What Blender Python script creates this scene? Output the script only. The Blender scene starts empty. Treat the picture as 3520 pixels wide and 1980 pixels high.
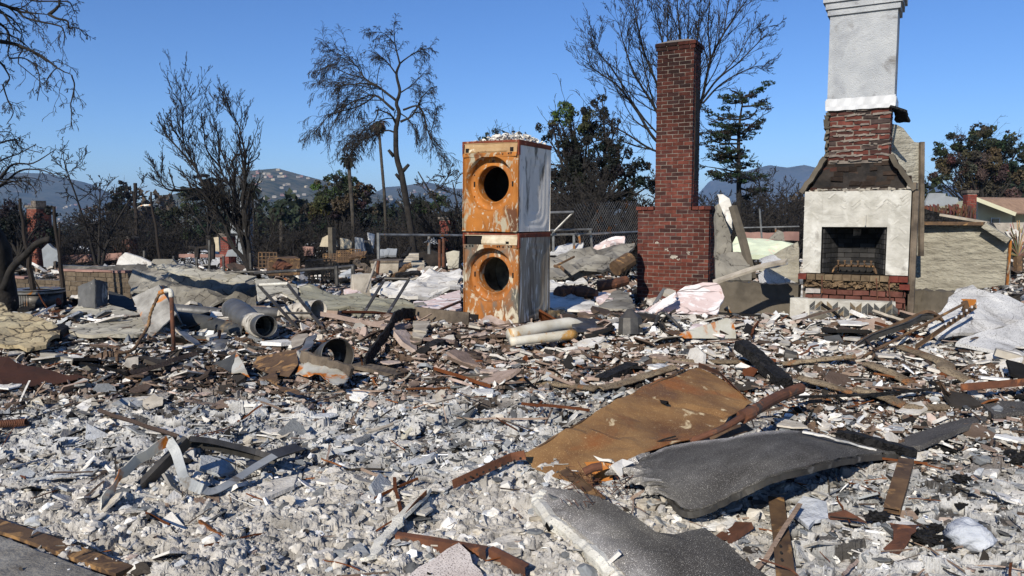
import bpy, bmesh, math, random
import numpy as np
from mathutils import Vector, Matrix, geometry
R = math.radians
random.seed(11); rng = np.random.default_rng(11)
scene = bpy.context.scene
COL = scene.collection

# ---------------------------------------------------------------- camera, world, sun
PITCH = R(5.0); CAMZ = 1.5; FPX = 2640.0
cam_data = bpy.data.cameras.new("camera"); cam = bpy.data.objects.new("camera", cam_data)
COL.objects.link(cam); scene.camera = cam
cam.location = (0, 0, CAMZ); cam.rotation_euler = (R(90) - PITCH, 0, 0)
cam_data.sensor_width = 36; cam_data.lens = 27.0
cam_data.clip_start = 0.05; cam_data.clip_end = 30000

SUNV = Vector((1.0, 2.1, -1.32)).normalized()          # direction the light travels
SUN_EL = math.asin(-SUNV.z); SUN_AZ = math.atan2(-SUNV.x, -SUNV.y)   # towards the sun, clockwise from +Y
world = bpy.data.worlds.new("World"); scene.world = world; world.use_nodes = True
wn = world.node_tree; bg = wn.nodes["Background"]
sky = wn.nodes.new("ShaderNodeTexSky"); sky.sky_type = 'NISHITA'; sky.sun_disc = False
sky.sun_elevation = SUN_EL; sky.sun_rotation = SUN_AZ
sky.altitude = 200; sky.air_density = 0.85; sky.dust_density = 0.0; sky.ozone_density = 5.5
hs_ = wn.nodes.new("ShaderNodeHueSaturation"); hs_.inputs["Saturation"].default_value = 1.12; hs_.inputs["Hue"].default_value = .508
wn.links.new(sky.outputs[0], hs_.inputs["Color"]); wn.links.new(hs_.outputs[0], bg.inputs[0]); bg.inputs[1].default_value = 0.104
sd = bpy.data.lights.new("sun", 'SUN'); sd.energy = 4.9; sd.angle = R(0.53); sd.color = (1.0, 0.94, 0.83)
sun = bpy.data.objects.new("sun", sd); COL.objects.link(sun)
sun.rotation_euler = SUNV.to_track_quat('-Z', 'Y').to_euler()
scene.view_settings.view_transform = 'Standard'; scene.view_settings.look = 'None'
scene.view_settings.exposure = 0.38; scene.view_settings.gamma = 1.0
scene.view_settings.use_curve_mapping = False
scene.render.engine = 'CYCLES'; scene.cycles.max_bounces = 5; scene.cycles.diffuse_bounces = 3
scene.cycles.transparent_max_bounces = 6

# ---------------------------------------------------------------- photo pixel -> place
def W(u, v, D):
    """The place seen at photo pixel (u, v) whose distance along the view's ground direction is D metres."""
    a = (u - 1760) / FPX; b = (990 - v) / FPX
    d = Vector((a, math.cos(PITCH) + b * math.sin(PITCH), -math.sin(PITCH) + b * math.cos(PITCH)))
    return Vector((0, 0, CAMZ)) + d * (D / d.y)
def T(r, k, x, y):
    """Notes taken on enlarged crops of the photo -> photo pixel."""
    s = 2.1955 if r < 3 else 2.0125
    return 880 * k + x / s, (0, 0, 600, 1260)[r] + y / s

# ---------------------------------------------------------------- noise and terrain
_perm = np.random.default_rng(5).permutation(4096)
def _h(ix, iy): return _perm[(_perm[ix & 4095] + iy) & 4095] / 4095.0
def vnoise(x, y):
    x = np.asarray(x, float); y = np.asarray(y, float)
    ix = np.floor(x).astype(int); iy = np.floor(y).astype(int); fx = x - ix; fy = y - iy
    fx = fx * fx * (3 - 2 * fx); fy = fy * fy * (3 - 2 * fy)
    a = _h(ix, iy); b = _h(ix + 1, iy); c = _h(ix, iy + 1); d = _h(ix + 1, iy + 1)
    return (a + (b - a) * fx) * (1 - fy) + (c + (d - c) * fx) * fy - 0.5
def fbm(x, y, o=4, g=.5):
    s = 0; a = 1.0; f = 1.0
    for i in range(o): s = s + a * vnoise(np.asarray(x) * f + 17.3 * i, np.asarray(y) * f - 9.1 * i); a *= g; f *= 2.03
    return s
def cells(x, y, seed=0):
    """Nearest jittered cell: random value, offset to its centre, distance."""
    x = np.asarray(x, float); y = np.asarray(y, float); ix = np.floor(x).astype(int); iy = np.floor(y).astype(int)
    best = np.full(x.shape, 9.0); r0 = np.zeros(x.shape); r1 = np.zeros(x.shape); dx = np.zeros(x.shape); dy = np.zeros(x.shape)
    for i in (-1, 0, 1):
        for j in (-1, 0, 1):
            a, b = ix + i + seed * 31, iy + j + seed * 17; px = ix + i + .1 + .8 * _h(a, b); py = iy + j + .1 + .8 * _h(b + 71, a + 7); d = (x - px) ** 2 + (y - py) ** 2; k = d < best
            best = np.where(k, d, best); r0 = np.where(k, _h(a + 13, b + 5), r0); r1 = np.where(k, _h(a + 3, b + 91), r1); dx = np.where(k, x - px, dx); dy = np.where(k, y - py, dy)
    return r0, r1, dx, dy, np.sqrt(best)
def facet(x, y, seed=0, tilt=1.0):
    """Broken plates: every cell is a tilted plane at its own height."""
    r0, r1, dx, dy, f = cells(x, y, seed); a = r1 * 6.283; return (r0 - .5) + tilt * (np.cos(a) * dx + np.sin(a) * dy) * (.3 + r0)
PY = [-8, 0, 2.5, 3.2, 5, 7, 8.4, 9.5, 11, 14, 18, 30, 60, 100, 200, 600, 1500, 9000]
PZ = [-.2, -.15, -.05, 0, .10, .27, .38, .17, .02, -.09, -.22, -.7, -2.2, -4.4, -9, -25, -45, -62]
def hb(x, y):
    x = np.asarray(x, float); y = np.asarray(y, float)
    z = np.interp(y, PY, PZ)
    far = np.clip((y - 14) / 30, 0, 1) * np.clip((x / (np.abs(y) + 1) + .05) / .6, 0, 1)
    return z * (1 - .55 * far * (y < 400))
def hgt(x, y):
    near = np.clip(1 - (np.asarray(y) - 12) / 10, 0, 1)
    b = fbm(np.asarray(x) * .9, np.asarray(y) * .9, 4) * .085 * near + fbm(np.asarray(x) * 5, np.asarray(y) * 5, 3) * .03 * near
    mid = np.clip((np.asarray(y) - 12) / 10, 0, 1) * np.clip(1 - (np.asarray(y) - 60) / 60, 0, 1)
    return hb(x, y) + b + fbm(np.asarray(x) * .5, np.asarray(y) * .5, 4) * .45 * mid
def G(u, v, lift=0.0):
    """Where the ray through (u, v) meets the ground."""
    if v > 1330 and (u < 2700 or v > 1600): lift += .028          # the ash bed lies on the ground there
    p0 = Vector((0, 0, CAMZ)); d = (W(u, v, 10) - p0) / 10; t = 1.5
    while t < 4000:
        p = p0 + d * t
        if p.z < float(hb(p.x, p.y)) + lift:
            ts = np.linspace(max(t - 2.0, 1), t + 3.0, 500); z = p0.z + d.z * ts
            k = np.nonzero(z < hgt(d.x * ts, d.y * ts) + lift)[0]
            return p0 + d * (float(ts[k[0]]) if len(k) else t)
        t += .02 + t * .004
    return p0 + d * t
def PT(t):
    if isinstance(t, Vector): return t
    return G(*t) if len(t) == 2 else W(*t)

# ---------------------------------------------------------------- tags and mesh building
def tag(o, label=None, cat=None, group=None, kind=None):
    if label: o["label"] = label
    if cat: o["category"] = cat
    if group: o["group"] = group
    if kind: o["kind"] = kind
    return o
WM = {}
def empty(name, loc, rz=0.0, label=None, cat=None, group=None):
    o = bpy.data.objects.new(name, None); COL.objects.link(o)
    o.location = loc; o.rotation_euler = (0, 0, rz); o.empty_display_size = .2
    WM[o.name] = Matrix.Translation(Vector(loc)) @ Matrix.Rotation(rz, 4, 'Z')
    return tag(o, label, cat, group, "thing" if label else None)
def copy_tree(o, parent=None):
    c = o.copy(); COL.objects.link(c); c.parent = parent
    for ch in list(o.children): copy_tree(ch, c)
    return c
class MB:
    def __init__(s): s.v = []; s.f = []; s.c = []
    def add(s, vs, fs, col=None):
        b = len(s.v); s.v.extend([tuple(p) for p in vs]); s.f.extend([tuple(i + b for i in f) for f in fs])
        s.c.extend([col or (1, 1, 1)] * len(vs)); return s
    def box(s, c, sz, rot=None, col=None, jit=0.0, taper=1.0):
        hx, hy, hz = sz[0] / 2, sz[1] / 2, sz[2] / 2; vs = []
        for z in (-hz, hz):
            k = taper if z > 0 else 1
            for x, y in ((-hx, -hy), (hx, -hy), (hx, hy), (-hx, hy)):
                p = Vector((x * k, y * k, z))
                if jit: p += Vector((random.uniform(-jit, jit), random.uniform(-jit, jit), random.uniform(-jit, jit)))
                if rot is not None: p = rot @ p
                vs.append(p + Vector(c))
        return s.add(vs, [(0, 3, 2, 1), (4, 5, 6, 7), (0, 1, 5, 4), (1, 2, 6, 5), (2, 3, 7, 6), (3, 0, 4, 7)], col)
    def tube(s, pts, r, n=8, caps=True, col=None, r2=None, hollow=0.0):
        pts = [Vector(p) for p in pts]; m = len(pts)
        rs = r if isinstance(r, (list, tuple, np.ndarray)) else ([r] * m if r2 is None else [r + (r2 - r) * i / (m - 1) for i in range(m)])
        t0 = (pts[1] - pts[0]).normalized(); a = t0.orthogonal().normalized(); vs = []
        for i in range(m):
            t = (pts[min(i + 1, m - 1)] - pts[max(i - 1, 0)])
            t = t.normalized() if t.length > 1e-9 else t0
            a = (a - t * a.dot(t)); a = a.normalized() if a.length > 1e-6 else t.orthogonal().normalized()
            b = t.cross(a)
            for k in range(n):
                w = 2 * math.pi * k / n; vs.append(pts[i] + (a * math.cos(w) + b * math.sin(w)) * rs[i])
        fs = [(i * n + k, i * n + (k + 1) % n, (i + 1) * n + (k + 1) % n, (i + 1) * n + k) for i in range(m - 1) for k in range(n)]
        if hollow:
            base = len(vs); ins = []
            for i in range(m):
                for k in range(n): ins.append(pts[i] + (vs[i * n + k] - pts[i]) * (1 - hollow / rs[i]))
            vs += ins
            fs += [(base + i * n + k, base + (i + 1) * n + k, base + (i + 1) * n + (k + 1) % n, base + i * n + (k + 1) % n) for i in range(m - 1) for k in range(n)]
            for i in (0, m - 1): fs += [(i * n + k, i * n + (k + 1) % n, base + i * n + (k + 1) % n, base + i * n + k) for k in range(n)]
        elif caps: fs += [tuple(range(n))[::-1], tuple((m - 1) * n + k for k in range(n))]
        return s.add(vs, fs, col)
    def sweep(s, pts, prof, up=(0, 0, 1), col=None, closed=True, twist=None):
        """prof: list of (a, b): a across, b along up."""
        pts = [Vector(p) for p in pts]; m = len(pts); n = len(prof); vs = []
        for i in range(m):
            t = (pts[min(i + 1, m - 1)] - pts[max(i - 1, 0)]).normalized()
            u = Vector(up[i]) if isinstance(up, list) else Vector(up)
            sd_ = t.cross(u); sd_ = sd_.normalized() if sd_.length > 1e-6 else t.orthogonal().normalized(); u = sd_.cross(t)
            if twist:
                q = Matrix.Rotation(twist[i] if isinstance(twist, list) else twist * i / (m - 1), 3, t); sd_ = q @ sd_; u = q @ u
            for a, b in prof: vs.append(pts[i] + sd_ * a + u * b)
        fs = [(i * n + k, i * n + (k + 1) % n, (i + 1) * n + (k + 1) % n, (i + 1) * n + k) for i in range(m - 1) for k in range(n if closed else n - 1)]
        if closed: fs += [tuple(range(n))[::-1], tuple((m - 1) * n + k for k in range(n))]
        return s.add(vs, fs, col)
    def grid(s, P, thick=0.0, flip=False, col=None):
        """P: array rows x cols x 3; closed solid when thick."""
        P = np.asarray(P, float); r, c = P.shape[:2]
        idx = lambda i, j: i * c + j
        fs = [(idx(i, j), idx(i, j + 1), idx(i + 1, j + 1), idx(i + 1, j)) for i in range(r - 1) for j in range(c - 1)]
        if not thick: return s.add(P.reshape(-1, 3), [f[::-1] for f in fs] if flip else fs, col)
        du = np.gradient(P, axis=1); dv = np.gradient(P, axis=0); N = np.cross(du, dv); N /= (np.linalg.norm(N, axis=2, keepdims=True) + 1e-9)
        if flip: N = -N
        Q = P - N * thick; o = r * c
        vs = np.concatenate([P.reshape(-1, 3), Q.reshape(-1, 3)])
        fb = [tuple(o + i for i in f[::-1]) for f in fs]
        rim = []
        for j in range(c - 1): rim += [(idx(0, j), o + idx(0, j), o + idx(0, j + 1), idx(0, j + 1)), (idx(r - 1, j + 1), o + idx(r - 1, j + 1), o + idx(r - 1, j), idx(r - 1, j))]
        for i in range(r - 1): rim += [(idx(i + 1, 0), o + idx(i + 1, 0), o + idx(i, 0), idx(i, 0)), (idx(i, c - 1), o + idx(i, c - 1), o + idx(i + 1, c - 1), idx(i + 1, c - 1))]
        allf = fs + fb + rim
        if flip: allf = [f[::-1] for f in allf]
        return s.add(vs, allf, col)
    def build(s, name, m, parent=None, world=True, smooth=False, label=None, cat=None, group=None, kind=None, bevel=0.0):
        V = np.array(s.v, dtype=float)
        me = bpy.data.meshes.new(name); o = bpy.data.objects.new(name, me); COL.objects.link(o)
        if parent is not None:
            o.parent = parent; WM[o.name] = WM[parent.name]
            if world:
                M = np.array(WM[parent.name].inverted()); V = V @ M[:3, :3].T + M[:3, 3]
        else:
            org = Vector(((V[:, 0].min() + V[:, 0].max()) / 2, (V[:, 1].min() + V[:, 1].max()) / 2, V[:, 2].min()))
            o.location = org; WM[o.name] = Matrix.Translation(org); V = V - np.array(org)
        me.from_pydata(V.tolist(), [], s.f)
        ca = me.color_attributes.new("Col", 'FLOAT_COLOR', 'POINT')
        c4 = np.ones((len(s.v), 4)); c4[:, :3] = np.array(s.c); ca.data.foreach_set("color", c4.ravel())
        me.materials.append(m); me.validate()
        if smooth: me.polygons.foreach_set("use_smooth", [True] * len(me.polygons))
        if bevel:
            b = o.modifiers.new("bevel", 'BEVEL'); b.width = bevel; b.segments = 1; b.limit_method = 'ANGLE'
        me.update()
        return tag(o, label, cat, group, kind or ("thing" if label and parent is None else None))
def smoothpath(pts, n=6):
    """Catmull-Rom through points."""
    P = [Vector(p) for p in pts]; P = [P[0] * 2 - P[1]] + P + [P[-1] * 2 - P[-2]]; out = []
    for i in range(1, len(P) - 2):
        a, b, c, d = P[i - 1:i + 3]
        for k in range(n):
            t = k / n
            out.append(.5 * ((2 * b) + (c - a) * t + (2 * a - 5 * b + 4 * c - d) * t * t + (-a + 3 * b - 3 * c + d) * t ** 3))
    return out + [P[-2]]
def cgrid(rows, nu, nv, jit=0.0, wob=0.0, seed=0, ws=3.0):
    """Control rows of PT specs -> smooth fine grid array with ragged rim."""
    rr = [smoothpath([PT(p) for p in r], nu) for r in rows]
    cols = list(zip(*rr)); cc = [smoothpath(list(c), nv) for c in cols]
    P = np.array([[tuple(cc[j][i]) for j in range(len(cc))] for i in range(len(cc[0]))])
    g = np.random.default_rng(seed)
    if jit:
        k = P.shape
        for sl in ((0, slice(None)), (-1, slice(None)), (slice(None), 0), (slice(None), -1)):
            P[sl] += g.normal(0, jit, P[sl].shape) * np.array([1, 1, .3])
    if wob:
        n = fbm(P[..., 0] * ws + seed, P[..., 1] * ws + P[..., 2] * ws, 4)
        P[..., 2] += n * wob; P[..., 1] += n * wob * .5
    return P
def poly(outline, thick=.02, dens=.08, jag=.01, wob=.01, seed=0, bulge=0.0, holes=0):
    """A thin broken slab: outline of PT specs; follows the outline's own curvature; real thickness."""
    P = [PT(p) for p in outline]; rd = random.Random(seed)
    c = sum(P, Vector()) / len(P); A = np.array([tuple(p - c) for p in P])
    _, _, vt = np.linalg.svd(A); e1 = Vector(vt[0]); e2 = Vector(vt[1]); n = Vector(vt[2])
    if n.dot(Vector((0, 0, CAMZ)) - c) < 0: n = -n
    if e1.cross(e2).dot(n) < 0: e2 = -e2
    q = [((p - c).dot(e1), (p - c).dot(e2), (p - c).dot(n)) for p in P]
    ol = []
    for i in range(len(q)):
        a, b = q[i], q[(i + 1) % len(q)]; L = math.hypot(b[0] - a[0], b[1] - a[1]); m = max(1, int(L / dens))
        for k in range(m):
            t = k / m; j = jag if k else jag * .3
            ol.append((a[0] + (b[0] - a[0]) * t + rd.gauss(0, j), a[1] + (b[1] - a[1]) * t + rd.gauss(0, j)))
    from mathutils.geometry import delaunay_2d_cdt
    xs = [p[0] for p in ol]; ys = [p[1] for p in ol]; ins = []
    def inside(x, y):
        r = False; m = len(ol); j = m - 1
        for i in range(m):
            if (ol[i][1] > y) != (ol[j][1] > y) and x < (ol[j][0] - ol[i][0]) * (y - ol[i][1]) / (ol[j][1] - ol[i][1]) + ol[i][0]: r = not r
            j = i
        return r
    x = min(xs)
    while x < max(xs):
        y = min(ys)
        while y < max(ys):
            px, py = x + rd.uniform(-.25, .25) * dens, y + rd.uniform(-.25, .25) * dens
            if inside(px, py) and min(math.hypot(px - a, py - b) for a, b in ol) > dens * .45: ins.append((px, py))
            y += dens
        x += dens
    pts = [Vector(p) for p in ol + ins]
    vv, _, ff, *_r = delaunay_2d_cdt(pts, [], [list(range(len(ol)))], 1, 1e-5)
    Q = np.array([[a, b] for a, b in vv]); K = np.array(q)
    d2 = (Q[:, None, 0] - K[None, :, 0]) ** 2 + (Q[:, None, 1] - K[None, :, 1]) ** 2 + 1e-4
    w = 1 / d2; h = (w * K[None, :, 2]).sum(1) / w.sum(1)
    h = h + fbm(Q[:, 0] * 3 + seed, Q[:, 1] * 3 + seed, 4) * wob * 1.4 + facet(Q[:, 0] * 2.2 + seed, Q[:, 1] * 2.2, seed) * wob * .7
    if bulge:
        L = max(max(xs) - min(xs), 1e-3); h = h + bulge * np.clip(1 - (2 * Q[:, 0] / L) ** 2, 0, 1)
    top = [c + e1 * Q[i, 0] + e2 * Q[i, 1] + n * h[i] for i in range(len(Q))]
    bot = [p - n * thick for p in top]; N = len(top)
    fs = [tuple(f) for f in ff]
    cnt = {}
    for f in fs:
        for i in range(len(f)):
            e = (f[i], f[(i + 1) % len(f)]); cnt[e] = cnt.get(e, 0) + 1
    rim = [(a, a + N, b + N, b) for (a, b) in cnt if (b, a) not in cnt]
    return MB().add(top + bot, fs + [tuple(i + N for i in f[::-1]) for f in fs] + rim)

# ---------------------------------------------------------------- materials
def shade(c, a, b):
    k = random.uniform(a, b); return tuple(q * k for q in c)
def S(r, g, b):
    f = lambda c: (c / 255 / 12.92) if c / 255 <= .04045 else ((c / 255 + .055) / 1.055) ** 2.4
    return (f(r), f(g), f(b), 1)
MATS = {}
def mat(name, c1, c2=None, ns=6.0, rough=.85, bump=.4, bs=40.0, bd=.01, metal=0.0, attr=False, patch=(), crack=None, speck=None,
        stretch=(1, 1, 1), spec=.3, wave=None, bdet=6.0):
    if name in MATS: return MATS[name]
    m = bpy.data.materials.new(name); m.use_nodes = True; nt = m.node_tree; N = nt.nodes; L = nt.links
    b = N["Principled BSDF"]; b.inputs["Roughness"].default_value = rough; b.inputs["Metallic"].default_value = metal
    b.inputs["Specular IOR Level"].default_value = spec
    tc = N.new("ShaderNodeTexCoord"); mp = N.new("ShaderNodeMapping"); mp.inputs["Scale"].default_value = stretch
    L.new(tc.outputs["Object"], mp.inputs[0]); co = mp.outputs[0]
    def noise(scale, det=5.0, dist=0.0):
        n = N.new("ShaderNodeTexNoise"); n.inputs["Scale"].default_value = scale; n.inputs["Detail"].default_value = det
        n.inputs["Roughness"].default_value = .6; n.inputs["Distortion"].default_value = dist; L.new(co, n.inputs["Vector"]); return n.outputs["Fac"]
    def ramp(src, lo, hi):
        r = N.new("ShaderNodeMapRange"); r.inputs[1].default_value = lo; r.inputs[2].default_value = hi; L.new(src, r.inputs[0]); return r.outputs[0]
    def mix(f, a, c, mode='MIX'):
        x = N.new("ShaderNodeMix"); x.data_type = 'RGBA'; x.blend_type = mode
        if isinstance(f, float): x.inputs[0].default_value = f
        else: L.new(f, x.inputs[0])
        for k, s_ in ((6, a), (7, c)):
            if isinstance(s_, tuple): x.inputs[k].default_value = s_
            else: L.new(s_, x.inputs[k])
        return x.outputs[2]
    col = mix(ramp(noise(ns), .35, .65), c1, c2 or c1)
    for i, (pc, ps, lo, hi) in enumerate(patch): col = mix(ramp(noise(ps, 6, .6), lo, hi), col, pc)
    if speck: col = mix(ramp(noise(speck[1], 2), speck[2], speck[3]), col, speck[0])
    if attr:
        a = N.new("ShaderNodeAttribute"); a.attribute_name = "Col"; col = mix(1.0, col, a.outputs["Color"], 'MULTIPLY')
    hs = noise(bs, bdet)
    if wave:
        wv = N.new("ShaderNodeTexWave"); wv.inputs["Scale"].default_value = wave[0]; wv.inputs["Distortion"].default_value = wave[1]
        wv.inputs["Detail"].default_value = 3; wv.inputs["Detail Scale"].default_value = wave[3] if len(wave) > 3 else 1.0; wv.bands_direction = wave[2]; L.new(co, wv.inputs["Vector"])
        ad = N.new("ShaderNodeMath"); ad.operation = 'MULTIPLY_ADD'; L.new(wv.outputs["Fac"], ad.inputs[0]); ad.inputs[1].default_value = .6; L.new(hs, ad.inputs[2]); hs = ad.outputs[0]
    if crack:
        # crack: (cell scale, width, colour)
        ds = N.new("ShaderNodeTexNoise"); ds.inputs["Scale"].default_value = crack[0] * 2.5; L.new(co, ds.inputs["Vector"])
        ad = N.new("ShaderNodeMix"); ad.data_type = 'VECTOR'; ad.inputs[0].default_value = .12 if len(crack) < 4 else crack[3]
        L.new(co, ad.inputs[4]); L.new(ds.outputs["Color"], ad.inputs[5])
        vo = N.new("ShaderNodeTexVoronoi"); vo.feature = 'DISTANCE_TO_EDGE'; vo.inputs["Scale"].default_value = crack[0]; L.new(ad.outputs[1], vo.inputs["Vector"])
        ck = ramp(vo.outputs["Distance"], crack[1], 0.0)
        gate = ramp(noise(crack[0] * .9, 4), .42, .52)
        mm = N.new("ShaderNodeMath"); mm.operation = 'MULTIPLY'; L.new(ck, mm.inputs[0]); L.new(gate, mm.inputs[1])
        col = mix(mm.outputs[0], col, crack[2])
        sb = N.new("ShaderNodeMath"); sb.operation = 'SUBTRACT'; L.new(hs, sb.inputs[0]); L.new(mm.outputs[0], sb.inputs[1]); hs = sb.outputs[0]
    bp = N.new("ShaderNodeBump"); bp.inputs["Strength"].default_value = bump; bp.inputs["Distance"].default_value = bd
    L.new(hs, bp.inputs["Height"]); L.new(bp.outputs[0], b.inputs["Normal"]); L.new(col, b.inputs["Base Color"])
    MATS[name] = m; return m
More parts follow.
